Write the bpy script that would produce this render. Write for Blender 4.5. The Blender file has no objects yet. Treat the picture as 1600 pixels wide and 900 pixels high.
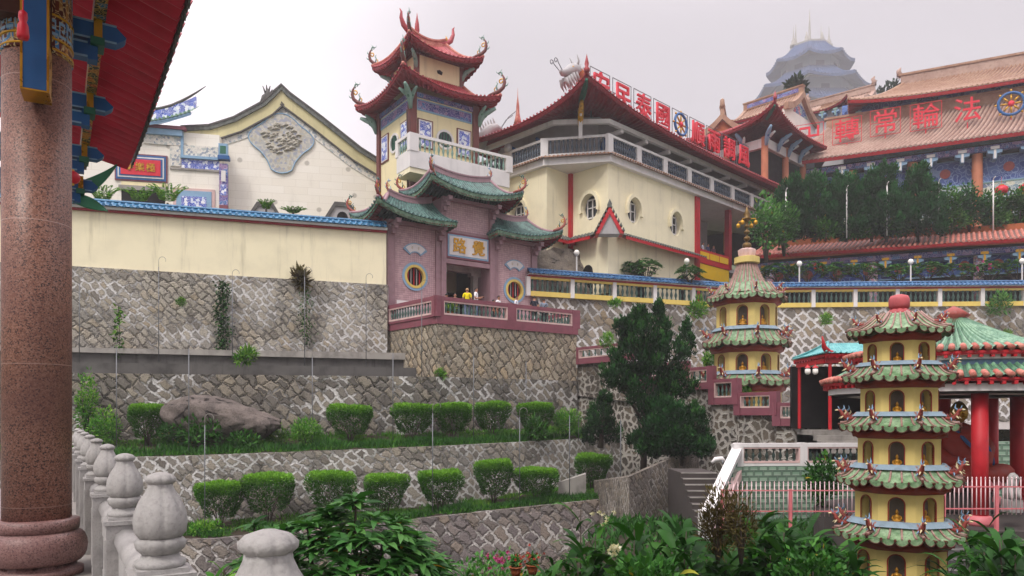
import bpy, math, random
import numpy as np
from mathutils import Vector, Matrix

random.seed(7)
RNG = np.random.default_rng(7)
SC = bpy.context.scene
COL = SC.collection
R = math.radians

# ---------------------------------------------------------------- camera, sky, sun, exposure
F, HZ = 1155.0, 650.0            # focal length in photo pixels, row of the eye level
cam = bpy.data.cameras.new('camera')
cam.lens = 36.0 * F / 1600.0
cam.shift_y = 0.125
cam.clip_end = 4000
cam.clip_start = 0.05
cam_o = bpy.data.objects.new('camera', cam)
COL.objects.link(cam_o)
cam_o.rotation_euler = (R(90), 0, 0)
SC.camera = cam_o

SUN_EL, SUN_AZ = 52.0, 212.0     # azimuth clockwise from +Y: the veiled sun stands behind the viewer, to the left
world = bpy.data.worlds.new('World')
SC.world = world
world.use_nodes = True
wt = world.node_tree
wt.nodes.clear()
w_out = wt.nodes.new('ShaderNodeOutputWorld')
w_bg = wt.nodes.new('ShaderNodeBackground')
w_sky = wt.nodes.new('ShaderNodeTexSky')
w_sky.sky_type = 'NISHITA'
w_sky.sun_disc = False
w_sky.sun_elevation = R(SUN_EL)
w_sky.sun_rotation = R(SUN_AZ)
w_sky.dust_density = 6.0
w_bg.inputs['Strength'].default_value = 0.1
w_tc = wt.nodes.new('ShaderNodeTexCoord')
w_sep = wt.nodes.new('ShaderNodeSeparateXYZ')
wt.links.new(w_tc.outputs['Generated'], w_sep.inputs[0])
w_lum = wt.nodes.new('ShaderNodeMapRange'); w_lum.interpolation_type = 'SMOOTHSTEP'   # overcast, nearly flat in view; zenith raised beyond natural to light the walls
w_lum.inputs['From Min'].default_value = 0.42
w_lum.inputs['From Max'].default_value = 1.0
w_lum.inputs['To Min'].default_value = 4.25
w_lum.inputs['To Max'].default_value = 24.0
wt.links.new(w_sep.outputs['Z'], w_lum.inputs['Value'])
w_noise = wt.nodes.new('ShaderNodeTexNoise')
w_noise.inputs['Scale'].default_value = 2.2
w_noise.inputs['Detail'].default_value = 4
wt.links.new(w_tc.outputs['Generated'], w_noise.inputs['Vector'])
w_var = wt.nodes.new('ShaderNodeMapRange')
w_var.inputs['To Min'].default_value = 0.9
w_var.inputs['To Max'].default_value = 1.1
wt.links.new(w_noise.outputs['Fac'], w_var.inputs['Value'])
w_mul = wt.nodes.new('ShaderNodeMath'); w_mul.operation = 'MULTIPLY'
wt.links.new(w_lum.outputs[0], w_mul.inputs[0]); wt.links.new(w_var.outputs[0], w_mul.inputs[1])
w_dot = wt.nodes.new('ShaderNodeVectorMath'); w_dot.operation = 'DOT_PRODUCT'   # thinner cloud on the left
w_dot.inputs[1].default_value = Vector((-0.60, 0.74, 0.30)).normalized()
wt.links.new(w_tc.outputs['Generated'], w_dot.inputs[0])
w_glow = wt.nodes.new('ShaderNodeMapRange'); w_glow.interpolation_type = 'SMOOTHSTEP'
w_glow.inputs['From Min'].default_value = 0.80
w_glow.inputs['From Max'].default_value = 1.0
w_glow.inputs['To Min'].default_value = 1.0
w_glow.inputs['To Max'].default_value = 2.3
wt.links.new(w_dot.outputs['Value'], w_glow.inputs['Value'])
w_mul2 = wt.nodes.new('ShaderNodeMath'); w_mul2.operation = 'MULTIPLY'
wt.links.new(w_mul.outputs[0], w_mul2.inputs[0]); wt.links.new(w_glow.outputs[0], w_mul2.inputs[1])
w_col = wt.nodes.new('ShaderNodeMix'); w_col.data_type = 'RGBA'; w_col.blend_type = 'MULTIPLY'
w_col.inputs[0].default_value = 1.0
w_col.inputs[6].default_value = (1.0, 0.925, 0.965, 1)
wt.links.new(w_mul2.outputs[0], w_col.inputs[7])
w_mix = wt.nodes.new('ShaderNodeMix'); w_mix.data_type = 'RGBA'
w_mix.inputs[0].default_value = 0.9
wt.links.new(w_sky.outputs[0], w_mix.inputs[6])
wt.links.new(w_col.outputs[2], w_mix.inputs[7])
wt.links.new(w_mix.outputs[2], w_bg.inputs['Color'])
wt.links.new(w_bg.outputs[0], w_out.inputs['Surface'])

sun = bpy.data.lights.new('sun', 'SUN')
sun.energy = 1.5
sun.angle = R(14)
sun.color = (1.0, 0.95, 0.88)
sun_o = bpy.data.objects.new('sun', sun)
COL.objects.link(sun_o)
_d = Vector((math.sin(R(SUN_AZ)) * math.cos(R(SUN_EL)), math.cos(R(SUN_AZ)) * math.cos(R(SUN_EL)), math.sin(R(SUN_EL))))
sun_o.rotation_euler = _d.to_track_quat('Z', 'Y').to_euler()
sun_o.location = (0, 0, 160)

SC.view_settings.view_transform = 'Standard'
SC.view_settings.look = 'None'
SC.view_settings.exposure = 0.6
SC.view_settings.gamma = 1.0
SC.view_settings.use_curve_mapping = False
SC.cycles.use_denoising = True
SC.cycles.max_bounces = 6
SC.cycles.transparent_max_bounces = 8
SC.cycles.volume_bounces = 1

HAZE = 0.0008

# ---------------------------------------------------------------- helpers
def W(px, py, Y):
    return Vector(((px - 800) / F * Y, Y, (HZ - py) / F * Y))

def wx(px, Y):
    return (px - 800) / F * Y

def wz(py, Y):
    return (HZ - py) / F * Y

def C(h, k=1.0):
    out = []
    for i in (0, 2, 4):
        c = int(h[i:i + 2], 16) / 255
        c = c / 12.92 if c <= 0.04045 else ((c + 0.055) / 1.055) ** 2.4
        out.append(min(1, c * k))
    return (*out, 1)

def lerp(a, b, t):
    return a + (b - a) * t

class MB:
    """collects faces of one mesh; z0 is subtracted so that builders can use heights above eye level"""
    def __init__(s, z0=0.0):
        s.v, s.f, s.m, s.z0, s.k, s.sm = [], [], [], z0, 0, []
        s.smooth = False
    def slot(s, k, smooth=False):
        s.k = k; s.smooth = smooth
        return s
    def add(s, vs, fs):
        b = len(s.v)
        s.v += [tuple(p) for p in vs]
        for f in fs:
            s.f.append([i + b for i in f]); s.m.append(s.k); s.sm.append(s.smooth)
    def box(s, x0, x1, y0, y1, z0, z1):
        s.add([(x0, y0, z0), (x1, y0, z0), (x1, y1, z0), (x0, y1, z0), (x0, y0, z1), (x1, y0, z1), (x1, y1, z1), (x0, y1, z1)],
              [(3, 2, 1, 0), (4, 5, 6, 7), (0, 1, 5, 4), (1, 2, 6, 5), (2, 3, 7, 6), (3, 0, 4, 7)])
    def bar(s, a, b, w, h, up=Vector((0, 0, 1))):
        a, b = Vector(a), Vector(b)
        d = (b - a).normalized()
        sd = d.cross(up)
        if sd.length < 1e-4: sd = d.cross(Vector((0, 1, 0)))
        sd.normalize(); u = sd.cross(d)
        vs = []
        for p in (a, b):
            for (i, j) in ((-1, -1), (1, -1), (1, 1), (-1, 1)):
                vs.append(p + sd * (w / 2 * i) + u * (h / 2 * j))
        s.add(vs, [(0, 1, 2, 3), (7, 6, 5, 4), (0, 4, 5, 1), (1, 5, 6, 2), (2, 6, 7, 3), (3, 7, 4, 0)])
    def tube(s, pts, r, seg=8, caps=True):
        pts = [Vector(p) for p in pts]
        n = len(pts)
        rs = r if isinstance(r, (list, tuple)) else [r] * n
        vs = []
        ref = None
        for i, p in enumerate(pts):
            d = (pts[min(i + 1, n - 1)] - pts[max(i - 1, 0)])
            d = d.normalized() if d.length > 1e-9 else Vector((0, 0, 1))
            if ref is None:
                ref = Vector((1, 0, 0)) if abs(d.x) < .9 else Vector((0, 1, 0))
            a = (ref - d * ref.dot(d)).normalized(); ref = a
            b = d.cross(a)
            for k in range(seg):
                t = 2 * math.pi * k / seg
                vs.append(p + (a * math.cos(t) + b * math.sin(t)) * rs[i])
        fs = []
        for i in range(n - 1):
            for k in range(seg):
                k2 = (k + 1) % seg
                fs.append((i * seg + k, i * seg + k2, (i + 1) * seg + k2, (i + 1) * seg + k))
        if caps:
            fs.append(tuple(range(seg - 1, -1, -1))); fs.append(tuple((n - 1) * seg + k for k in range(seg)))
        s.add(vs, fs)
    def lathe(s, prof, c=(0, 0, 0), seg=16, lobes=0, amp=0.0, ph=0.0):
        vs = []
        for (r, z) in prof:
            for k in range(seg):
                t = 2 * math.pi * k / seg + ph
                rr = r * (1 - amp * (1 - abs(math.sin(lobes * t / 2)) ** .6)) if lobes else r
                vs.append((c[0] + rr * math.cos(t), c[1] + rr * math.sin(t), c[2] + z))
        fs = []
        n = len(prof)
        for i in range(n - 1):
            for k in range(seg):
                k2 = (k + 1) % seg
                fs.append((i * seg + k, i * seg + k2, (i + 1) * seg + k2, (i + 1) * seg + k))
        if prof[0][0] > 1e-4: fs.append(tuple(range(seg - 1, -1, -1)))
        if prof[-1][0] > 1e-4: fs.append(tuple((n - 1) * seg + k for k in range(seg)))
        s.add(vs, fs)
    def prism(s, poly, z0, z1):
        n = len(poly)
        s.add([(p[0], p[1], z0) for p in poly] + [(p[0], p[1], z1) for p in poly],
              [tuple(range(n - 1, -1, -1)), tuple(range(n, 2 * n))] + [(i, (i + 1) % n, n + (i + 1) % n, n + i) for i in range(n)])
    def xz(s, poly, y0, y1):
        """an outline in the facade plane given depth from y0 to y1"""
        n = len(poly)
        s.add([(p[0], y0, p[1]) for p in poly] + [(p[0], y1, p[1]) for p in poly],
              [tuple(range(n)), tuple(range(2 * n - 1, n - 1, -1))] + [(i, n + i, n + (i + 1) % n, (i + 1) % n) for i in range(n)])
    def yz(s, poly, x0, x1):
        n = len(poly)
        s.add([(x0, p[0], p[1]) for p in poly] + [(x1, p[0], p[1]) for p in poly],
              [tuple(range(n)), tuple(range(2 * n - 1, n - 1, -1))] + [(i, n + i, n + (i + 1) % n, (i + 1) % n) for i in range(n)])
    def grid(s, fn, nu, nv):
        vs = [fn(i / nu, j / nv) for j in range(nv + 1) for i in range(nu + 1)]
        w = nu + 1
        s.add(vs, [(j * w + i, j * w + i + 1, (j + 1) * w + i + 1, (j + 1) * w + i) for j in range(nv) for i in range(nu)])
    def holed(s, x0, x1, z0, z1, hole, y, depth):
        """a wall face with one convex hole and its reveal"""
        cx = sum(p[0] for p in hole) / len(hole); cz = sum(p[1] for p in hole) / len(hole)
        n = len(hole)
        ang = sorted(math.atan2(p[1] - cz, p[0] - cx) for p in hole)
        pts = sorted(hole, key=lambda p: math.atan2(p[1] - cz, p[0] - cx))
        inner, outer = [], []
        corners = [(math.atan2(b - cz, a - cx), (a, b)) for a in (x0, x1) for b in (z0, z1)]
        def ray(t):
            c, q = math.cos(t), math.sin(t)
            k = 1e9
            if c > 1e-9: k = min(k, (x1 - cx) / c)
            if c < -1e-9: k = min(k, (x0 - cx) / c)
            if q > 1e-9: k = min(k, (z1 - cz) / q)
            if q < -1e-9: k = min(k, (z0 - cz) / q)
            return (cx + c * k, cz + q * k)
        items = [(math.atan2(p[1] - cz, p[0] - cx), p, None) for p in pts]
        allp = items + [(t, None, q) for t, q in corners]
        allp.sort(key=lambda a: a[0])
        def hole_at(t):
            for i in range(n):
                a, b = pts[i], pts[(i + 1) % n]
                ta, tb = math.atan2(a[1] - cz, a[0] - cx), math.atan2(b[1] - cz, b[0] - cx)
                tt = t
                if tb < ta:
                    tb += 2 * math.pi
                    if tt < ta: tt += 2 * math.pi
                if ta <= tt <= tb:
                    d = (math.cos(t), math.sin(t)); e = (b[0] - a[0], b[1] - a[1])
                    den = d[0] * e[1] - d[1] * e[0]
                    if abs(den) < 1e-9: return a
                    k = ((a[0] - cx) * e[1] - (a[1] - cz) * e[0]) / den
                    return (cx + d[0] * k, cz + d[1] * k)
            return pts[0]
        for t, p, q in allp:
            inner.append(p if p else hole_at(t)); outer.append(q if q else ray(t))
        m = len(inner)
        vs = [(p[0], y, p[1]) for p in inner] + [(p[0], y, p[1]) for p in outer] + [(p[0], y + depth, p[1]) for p in inner]
        fs = []
        for i in range(m):
            j = (i + 1) % m
            fs.append((i, m + i, m + j, j)); fs.append((i, j, 2 * m + j, 2 * m + i))
        s.add(vs, fs)
    def xform(s, M, since=0):
        for i in range(since, len(s.v)):
            s.v[i] = tuple(M @ Vector(s.v[i]))

UVM = set()     # materials that need wall coordinates in metres

def to_mesh(name, mb, mats):
    mats = mats if isinstance(mats, (list, tuple)) else [mats]
    me = bpy.data.meshes.new(name)
    z0 = mb.z0
    me.from_pydata([(x, y, z - z0) for x, y, z in mb.v], [], mb.f)
    for m in mats: me.materials.append(m)
    if len(mats) > 1: me.polygons.foreach_set('material_index', mb.m)
    me.polygons.foreach_set('use_smooth', mb.sm)
    if any(m.name in UVM for m in mats):
        uv = me.uv_layers.new(name='UVMap')
        co = np.zeros(len(me.loops) * 2)
        k = 0
        V = mb.v
        for p in me.polygons:
            n = p.normal
            idx = p.vertices
            if abs(n.z) > 0.75:
                for i in idx:
                    co[k] = V[i][0]; co[k + 1] = V[i][1]; k += 2
            else:
                l = math.hypot(n.x, n.y) or 1
                tx, ty = -n.y / l, n.x / l
                for i in idx:
                    co[k] = V[i][0] * tx + V[i][1] * ty; co[k + 1] = V[i][2]; k += 2
        uv.data.foreach_set('uv', co)
    me.update()
    return me

def thing(name, label, cat, loc=(0, 0, 0), rot=0.0, group=None):
    o = bpy.data.objects.new(name, None)
    o.empty_display_size = .2
    COL.objects.link(o)
    o.location = loc; o.rotation_euler = (0, 0, rot)
    o['label'] = label; o['category'] = cat; o['kind'] = 'thing'
    if group: o['group'] = group
    return o

def part(name, mb, mats, parent, loc=None, rot=None, label=None):
    me = mb if isinstance(mb, bpy.types.Mesh) else to_mesh(name, mb, mats)
    o = bpy.data.objects.new(name, me)
    COL.objects.link(o)
    o.parent = parent
    if loc is not None: o.location = loc
    if rot is not None: o.rotation_euler = rot
    if label: o['label'] = label
    return o

def single(name, mb, mats, label, cat, group=None, loc=(0, 0, 0), rot=0.0):
    me = mb if isinstance(mb, bpy.types.Mesh) else to_mesh(name, mb, mats)
    o = bpy.data.objects.new(name, me)
    COL.objects.link(o)
    o.location = loc; o.rotation_euler = (0, 0, rot)
    o['label'] = label; o['category'] = cat; o['kind'] = 'thing'
    if group: o['group'] = group
    return o

def struct(name, mb, mats, kind='structure'):
    me = mb if isinstance(mb, bpy.types.Mesh) else to_mesh(name, mb, mats)
    o = bpy.data.objects.new(name, me)
    COL.objects.link(o)
    o['kind'] = kind
    return o

def dup(root, loc, rot, label, scale=1.0):
    def cp(o, parent):
        c = o.copy(); COL.objects.link(c)
        if parent: c.parent = parent
        for ch in KIDS.get(o.name) or [k for k in o.children]:
            cp(ch, c)
        return c
    r = cp(root, None)
    r.location = loc; r.rotation_euler = (0, 0, rot); r.scale = (scale,) * 3
    r['label'] = label
    return r
KIDS = {}

def glyph(ch, size, depth, bold=0.0):
    cu = bpy.data.curves.new('writing', 'FONT')
    cu.body = ch; cu.size = size; cu.extrude = depth; cu.offset = bold
    cu.align_x = 'CENTER'; cu.align_y = 'CENTER'; cu.resolution_u = 2
    ob = bpy.data.objects.new('writing', cu)
    me = bpy.data.meshes.new_from_object(ob)
    bpy.data.objects.remove(ob); bpy.data.curves.remove(cu)
    return me

def glyph_part(ch, size, depth, mat, parent, loc, name='character', bold=0.0, sx=1.0):
    me = glyph(ch, size, depth, bold)
    me.materials.clear(); me.materials.append(mat)
    o = bpy.data.objects.new(name, me); COL.objects.link(o)
    o.parent = parent; o.location = loc; o.rotation_euler = (R(90), 0, 0); o.scale = (sx, 1, 1)
    return o
# ---------------------------------------------------------------- materials
def node(nt, t, ins=None, **pr):
    n = nt.nodes.new('ShaderNode' + t)
    for k, v in pr.items(): setattr(n, k, v)
    for k, v in (ins or {}).items():
        sck = n.inputs[k]
        if isinstance(v, bpy.types.NodeSocket): nt.links.new(v, sck)
        else: sck.default_value = v
    return n

def mixc(nt, f, a, b, mode='MIX'):
    n = node(nt, 'Mix', {0: f, 6: a, 7: b}, data_type='RGBA', blend_type=mode)
    return n.outputs[2]

def mth(nt, op, a, b=0.0, c=None):
    d = {0: a, 1: b}
    if c is not None: d[2] = c
    return node(nt, 'Math', d, operation=op).outputs[0]

def step(nt, x, a, b, lo=0.0, hi=1.0):
    return node(nt, 'MapRange', {'Value': x, 'From Min': a, 'From Max': b, 'To Min': lo, 'To Max': hi}, interpolation_type='SMOOTHSTEP').outputs[0]

def noise(nt, vec, sc, det=4, rough=.55, w=None):
    n = node(nt, 'TexNoise', {'Scale': sc, 'Detail': det, 'Roughness': rough})
    if vec is not None: nt.links.new(vec, n.inputs['Vector'])
    return n

def ramp(nt, fac, stops):
    n = node(nt, 'ValToRGB', {'Fac': fac})
    e = n.color_ramp.elements
    while len(e) < len(stops): e.new(.5)
    for i, (p, c) in enumerate(stops):
        e[i].position = p; e[i].color = c
    return n.outputs['Color']

def start(name, rough=.6, spec=.35):
    m = bpy.data.materials.new(name)
    m.use_nodes = True
    nt = m.node_tree
    b = nt.nodes['Principled BSDF']
    b.inputs['Roughness'].default_value = rough
    b.inputs['Specular IOR Level'].default_value = spec
    return m, nt, b

def vmap(nt, vec, sc=(1, 1, 1), rot=(0, 0, 0), loc=(0, 0, 0)):
    return node(nt, 'Mapping', {'Vector': vec, 'Scale': sc, 'Rotation': rot, 'Location': loc}).outputs[0]

def bump(nt, b, h, strength=.4, dist=.02):
    n = node(nt, 'Bump', {'Height': h, 'Strength': strength, 'Distance': dist})
    nt.links.new(n.outputs[0], b.inputs['Normal'])

MATS = {}
def paint(name, col, rough=.55, var=.18, scale=2.5, bmp=.15, bscale=30, streak=0.0, streakcol='3a3833', metal=0.0, spec=.35, fine=0.0):
    """a coloured surface with uneven tone, small dents and (if asked) rain streaks that have run down it"""
    m, nt, b = start(name, rough, spec)
    tc = node(nt, 'TexCoord').outputs['Object']
    c = C(col) if isinstance(col, str) else col
    n1 = noise(nt, tc, scale, 5)
    dark = (c[0] * (1 - var) ** 1.6, c[1] * (1 - var) ** 1.6, c[2] * (1 - var) ** 1.6, 1)
    lite = tuple(min(1, x * (1 + var * .5)) for x in c[:3]) + (1,)
    out = ramp(nt, n1.outputs['Fac'], [(.3, dark), (.52, c), (.75, lite)])
    if fine:
        n3 = noise(nt, tc, 60, 3)
        out = mixc(nt, step(nt, n3.outputs['Fac'], .5, .68, 0, fine), out, dark)
    if streak:
        sv = vmap(nt, tc, (1.1, 1.1, .10))
        n2 = noise(nt, sv, 2.2, 6, .65)
        out = mixc(nt, step(nt, n2.outputs['Fac'], .52, .78, 0, streak), out, C(streakcol))
    nt.links.new(out, b.inputs['Base Color'])
    b.inputs['Metallic'].default_value = metal
    nb = noise(nt, tc, bscale, 4)
    if bmp: bump(nt, b, nb.outputs['Fac'], bmp, .02)
    rn = step(nt, n1.outputs['Fac'], .3, .7, max(.05, rough - .12), min(1, rough + .12))
    nt.links.new(rn, b.inputs['Roughness'])
    MATS[name] = m
    return m

def masonry(name, stones, mort_dark, mort_lite, scale=1.6, randomness=.45, diag=True, w0=.03, w1=.13, white=.5, moss=.35, sx=1.0, stain='25231f', bstr=.9, seed=0.0, clean=False):
    """fitted stones with raised pointing, whitened by lime in patches and blackened by damp in others"""
    m, nt, b = start(name, .85, .25)
    UVM.add(m.name)
    uv = node(nt, 'UVMap').outputs[0]
    wob = noise(nt, uv, 1.1, 3)
    wv = node(nt, 'VectorMath', {0: wob.outputs['Color'], 1: (.5, .5, .5)}, operation='SUBTRACT').outputs[0]
    wv = node(nt, 'VectorMath', {0: wv, 'Scale': .60}, operation='SCALE').outputs[0]
    v = node(nt, 'VectorMath', {0: uv, 1: wv}, operation='ADD').outputs[0]
    wob2 = noise(nt, uv, 9, 3)
    wv2 = node(nt, 'VectorMath', {0: wob2.outputs['Color'], 'Scale': .17}, operation='SCALE').outputs[0]
    v = node(nt, 'VectorMath', {0: v, 1: wv2}, operation='ADD').outputs[0]
    v = vmap(nt, v, (scale * sx, scale, 1), (0, 0, 0), (seed, seed * 1.7, 0))
    big0 = noise(nt, uv, .7, 3).outputs['Fac']
    if diag:   # squared stones laid in slanting courses
        v = vmap(nt, v, (1, 1, 1), (0, 0, R(45)))
    big = noise(nt, vmap(nt, uv, (.30, .42, 1), (0, 0, 0), (seed, 3, 0)), 1.0, 5, .6).outputs['Fac']
    mid = noise(nt, vmap(nt, uv, (1, 1, 1), (0, 0, 0), (7, seed, 0)), .9, 5, .65).outputs['Fac']
    fine = noise(nt, uv, 14, 6, .7).outputs['Fac']
    vfine = noise(nt, uv, 60, 4, .7).outputs['Fac']
    lime = step(nt, mth(nt, 'ADD', big, mth(nt, 'MULTIPLY', mid, .35)), .70 - .18 * white, .86 - .18 * white)
    width = mth(nt, 'ADD', w0, mth(nt, 'MULTIPLY', mth(nt, 'MULTIPLY', lime, mth(nt, 'ADD', mid, .25)), w1))
    if diag:
        def course(ms, sm):
            return node(nt, 'TexBrick', {'Vector': v, 'Scale': 1.0, 'Color1': (0, 0, 0, 1), 'Color2': (1, 1, 1, 1), 'Mortar': (.5, .5, .5, 1), 'Mortar Size': ms, 'Mortar Smooth': sm, 'Brick Width': 1.16, 'Row Height': .86}, offset=.5, squash=1.25, squash_frequency=3)
        rag = mth(nt, 'MULTIPLY', mth(nt, 'SUBTRACT', fine, .5), .16)
        b1 = course(mth(nt, 'MAXIMUM', .008, mth(nt, 'ADD', mth(nt, 'MULTIPLY', width, .85), rag)), .45)
        b2 = course(.26, 1.0)
        rnd = node(nt, 'SeparateColor', {0: b1.outputs['Color']}).outputs[0]
        rnd = mth(nt, 'FRACT', mth(nt, 'ADD', rnd, mth(nt, 'MULTIPLY', node(nt, 'SeparateColor', {0: b2.outputs['Color']}).outputs[0], .37)))
        mask = mth(nt, 'SUBTRACT', 1.0, b1.outputs['Fac'])
        ed = mth(nt, 'MULTIPLY', mth(nt, 'SUBTRACT', 1.0, b2.outputs['Fac']), .16)
    else:
        vd = node(nt, 'TexVoronoi', {'Vector': v, 'Scale': 1.0, 'Randomness': randomness}, voronoi_dimensions='2D', feature='DISTANCE_TO_EDGE')
        vc = node(nt, 'TexVoronoi', {'Vector': v, 'Scale': 1.0, 'Randomness': randomness}, voronoi_dimensions='2D', feature='F1')
        rnd = node(nt, 'SeparateColor', {0: vc.outputs['Color']}).outputs[0]
        ed = mth(nt, 'ADD', vd.outputs['Distance'], mth(nt, 'MULTIPLY', mth(nt, 'SUBTRACT', fine, .5), .16))
        mask = node(nt, 'MapRange', {'Value': ed, 'From Min': mth(nt, 'MULTIPLY', width, .6), 'From Max': mth(nt, 'MULTIPLY', width, 1.15)}, interpolation_type='SMOOTHSTEP').outputs[0]
    st = ramp(nt, rnd, [(i / max(1, len(stones) - 1), C(c)) for i, c in enumerate(stones)])
    st = mixc(nt, step(nt, fine, .42, .68, 0, .55), st, C('3b3833'))
    st = mixc(nt, step(nt, vfine, .50, .70, 0, .6), st, C('c2b9aa'))
    st = mixc(nt, step(nt, mid, .60, .80, 0, .28 * white + .05), st, C('b9b4ac'))
    mo = mixc(nt, mth(nt, 'MULTIPLY', lime, step(nt, fine, .25, .6, .55, 1)), C(mort_dark), C(mort_lite))
    out = mixc(nt, mask, mo, st)
    damp = step(nt, noise(nt, vmap(nt, uv, (.55, .16, 1), (0, 0, 0), (seed * 2 + 11, 5, 0)), 1.0, 6, .68).outputs['Fac'], .50, .72, 0, moss)
    out = mixc(nt, damp, out, C(stain))
    nt.links.new(out, b.inputs['Base Color'])
    h = mth(nt, 'ADD', mth(nt, 'MULTIPLY', step(nt, ed, 0, .16), .8), mth(nt, 'MULTIPLY', fine, .5))
    h = mth(nt, 'ADD', h, mth(nt, 'MULTIPLY', rnd, .5))
    h = mth(nt, 'ADD', h, mth(nt, 'MULTIPLY', mth(nt, 'SUBTRACT', 1.0, mask), mth(nt, 'MULTIPLY', lime, .9)))
    bump(nt, b, h, bstr, .12)
    MATS[name] = m
    return m

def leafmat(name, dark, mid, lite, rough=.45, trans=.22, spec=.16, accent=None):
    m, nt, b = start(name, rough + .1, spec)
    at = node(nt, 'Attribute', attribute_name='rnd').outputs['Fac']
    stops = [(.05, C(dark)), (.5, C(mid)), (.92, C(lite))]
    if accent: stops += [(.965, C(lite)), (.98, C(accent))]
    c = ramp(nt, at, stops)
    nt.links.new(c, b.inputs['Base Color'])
    tr = node(nt, 'BsdfTranslucent', {'Color': mixc(nt, 1.0, c, (1.0, 1.0, .55, 1), 'MULTIPLY')})
    mx = node(nt, 'MixShader', {0: trans, 1: b.outputs[0], 2: tr.outputs[0]})
    nt.links.new(mx.outputs[0], nt.nodes['Material Output'].inputs['Surface'])
    MATS[name] = m
    return m

# walls
M_WALL_A = masonry('rubble_wall_upper', ['858079', 'aaa498', 'b8b0a2', '999690', 'c2bbad', 'ac9f8a'], '4a4743', 'e2e0de', 2.6, .55, True, .045, .20, .54, .45, seed=1.3)
M_WALL_B = masonry('rubble_wall_middle', ['504d49', '7f7a73', '99907f', '6d6a66', '5d5954', 'a29a8b'], '26241f', 'dad8d5', 2.1, .6, True, .05, .20, .42, .7, seed=4.1, stain='171613')
M_WALL_C = masonry('rubble_wall_lower', ['7d7974', 'a09a91', 'aba192', '8d8984', '716b64', 'b3ac9f'], '4c4945', 'e2e0de', 2.6, .5, True, .045, .20, .68, .35, seed=7.7)
M_WALL_D = masonry('rubble_wall_garden', ['7f777a', '968c8a', 'a09284', '6f696a', 'aba094'], '453f3c', 'ddd8d4', 2.0, .5, True, .06, .12, .5, .3, seed=2.9)
M_WALL_G = masonry('rubble_wall_far', ['6f6c68', '8d857a', 'a08f74', '7a7570', 'aa9f90'], '5a5652', 'e4e2e1', 1.75, .65, True, .06, .20, .85, .4, seed=9.2)
M_SANDST = masonry('sandstone_diamond', ['ada08b', '968b7a', 'b5ab98', 'b8a588', 'a8a192', '8a8275'], '35302a', '8d877c', 1.9, .40, True, .05, .03, .1, .35, sx=1.3, seed=3.3)
M_RUBBLE = masonry('rubble_rough', ['3f3b36', '5f584d', '75695a', '35322f'], '9c978f', 'd8d3ca', 2.6, .95, False, .10, .13, .8, .85, seed=5.5, stain='2a221a')
M_RUBBLE2 = masonry('rubble_side', ['77706a', '867d73', '9c9080', '5f5a55'], '3f3b36', 'c6c0b8', 3.4, .9, True, .05, .08, .5, .55, seed=6.1)
M_CONC = paint('dark_concrete', '5b5957', .85, .35, 1.2, .3, 25, .75, '1f1e1c')
M_CONC_L = paint('pale_concrete', '9b9791', .85, .3, 1.6, .3, 25, .35, '3b3935')
M_CREAM = paint('cream_plaster', 'efe6c6', .75, .06, .8, .06, 12, .36, '766f5a')
M_CREAM2 = paint('cream_render', 'e8dcb2', .75, .05, .8, .06, 12, .26, '7d7454')
M_WHITEW = paint('white_plaster', 'efece3', .75, .05, 1.2, .06, 14, .10, '9c978a')
M_WHITE = paint('white_paint', 'dcd9d8', .6, .06, 1.4, .06, 20, .28, '6c6865')
M_GREYW = paint('grey_render', 'a9a7a8', .8, .1, 1.0, .1, 20, .2, '5b5858')
M_MAROON = paint('maroon_paint', '824a56', .55, .14, 2, .08, 20, .22, '3a2226')
M_PINKST = paint('pink_granite', '9a7b82', .55, .12, 4, .1, 60, .2, '4c3a3c', fine=.5)
M_PINKPALE = paint('pale_pink_paint', 'd3b4b0', .6, .1, 2, .06, 20, .2, '6b5552')
M_RED = paint('red_paint', 'b8222c', .45, .14, 2, .05, 20, .12, '4a1216')
M_REDSIGN = paint('red_sign_metal', 'd42c3e', .4, .08, 2, 0)
M_WORN = paint('worn_ochre', 'b8ab8a', .7, .2, 8, .1)
M_HORN = paint('brick_horn', '9c5148', .55, .2, 4, .1, 20, .15, '3a2422')
M_REDDK = paint('dark_red_paint', '8e1f2b', .5, .18, 2, .06, 20)
M_BLUE = paint('blue_paint', '2b5f99', .5, .12, 2.5, .05, 20, .10, '1c2c44')
M_BLUEL = paint('pale_blue_paint', '86a9c6', .55, .1, 2.5, .05)
M_TEALGR = paint('jade_paint', '2f6a55', .5, .12, 3, .05)
M_TEALPALE = paint('pale_jade_paint', '7d9c92', .55, .15, 3, .05, 20, .15, '3b4a46')
M_GOLD = paint('gold_leaf', 'c9972f', .35, .15, 6, .05, 30, metal=.6)
M_GILT = paint('gilt_statue', 'b5832a', .4, .2, 20, .1, 60, metal=.35)
M_YEL = paint('yellow_paint', 'ddc368', .65, .08, 1.5, .08, 20, .22, '71622e')
M_YELB = paint('yellow_banner', 'e2b713', .6, .06, 2, .03)
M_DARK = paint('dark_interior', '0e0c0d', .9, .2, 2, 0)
M_DARKBR = paint('dark_brown_wood', '4a2c26', .6, .2, 3, .1)
M_BROWNP = paint('brown_pillar_paint', '6d3a36', .55, .15, 3, .06)
M_GLASS = paint('window_glass', '232a33', .12, .1, 2, 0, spec=.6)
M_IRON = paint('grey_steel', '6d7074', .45, .12, 5, .05, metal=.4)
M_PINKIRON = paint('pink_painted_iron', 'ddc2c4', .5, .1, 4, .04)
M_REDIRON = paint('coral_painted_iron', 'd0747a', .5, .1, 4, .04)
M_SOIL = paint('bare_soil', '352c21', .95, .3, 4, .6, 12)
M_TERRAC = paint('terracotta', 'a85b34', .8, .2, 4, .1)
M_STEPS = paint('dark_step_stone', '47413f', .85, .25, 3, .25, 25)
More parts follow.
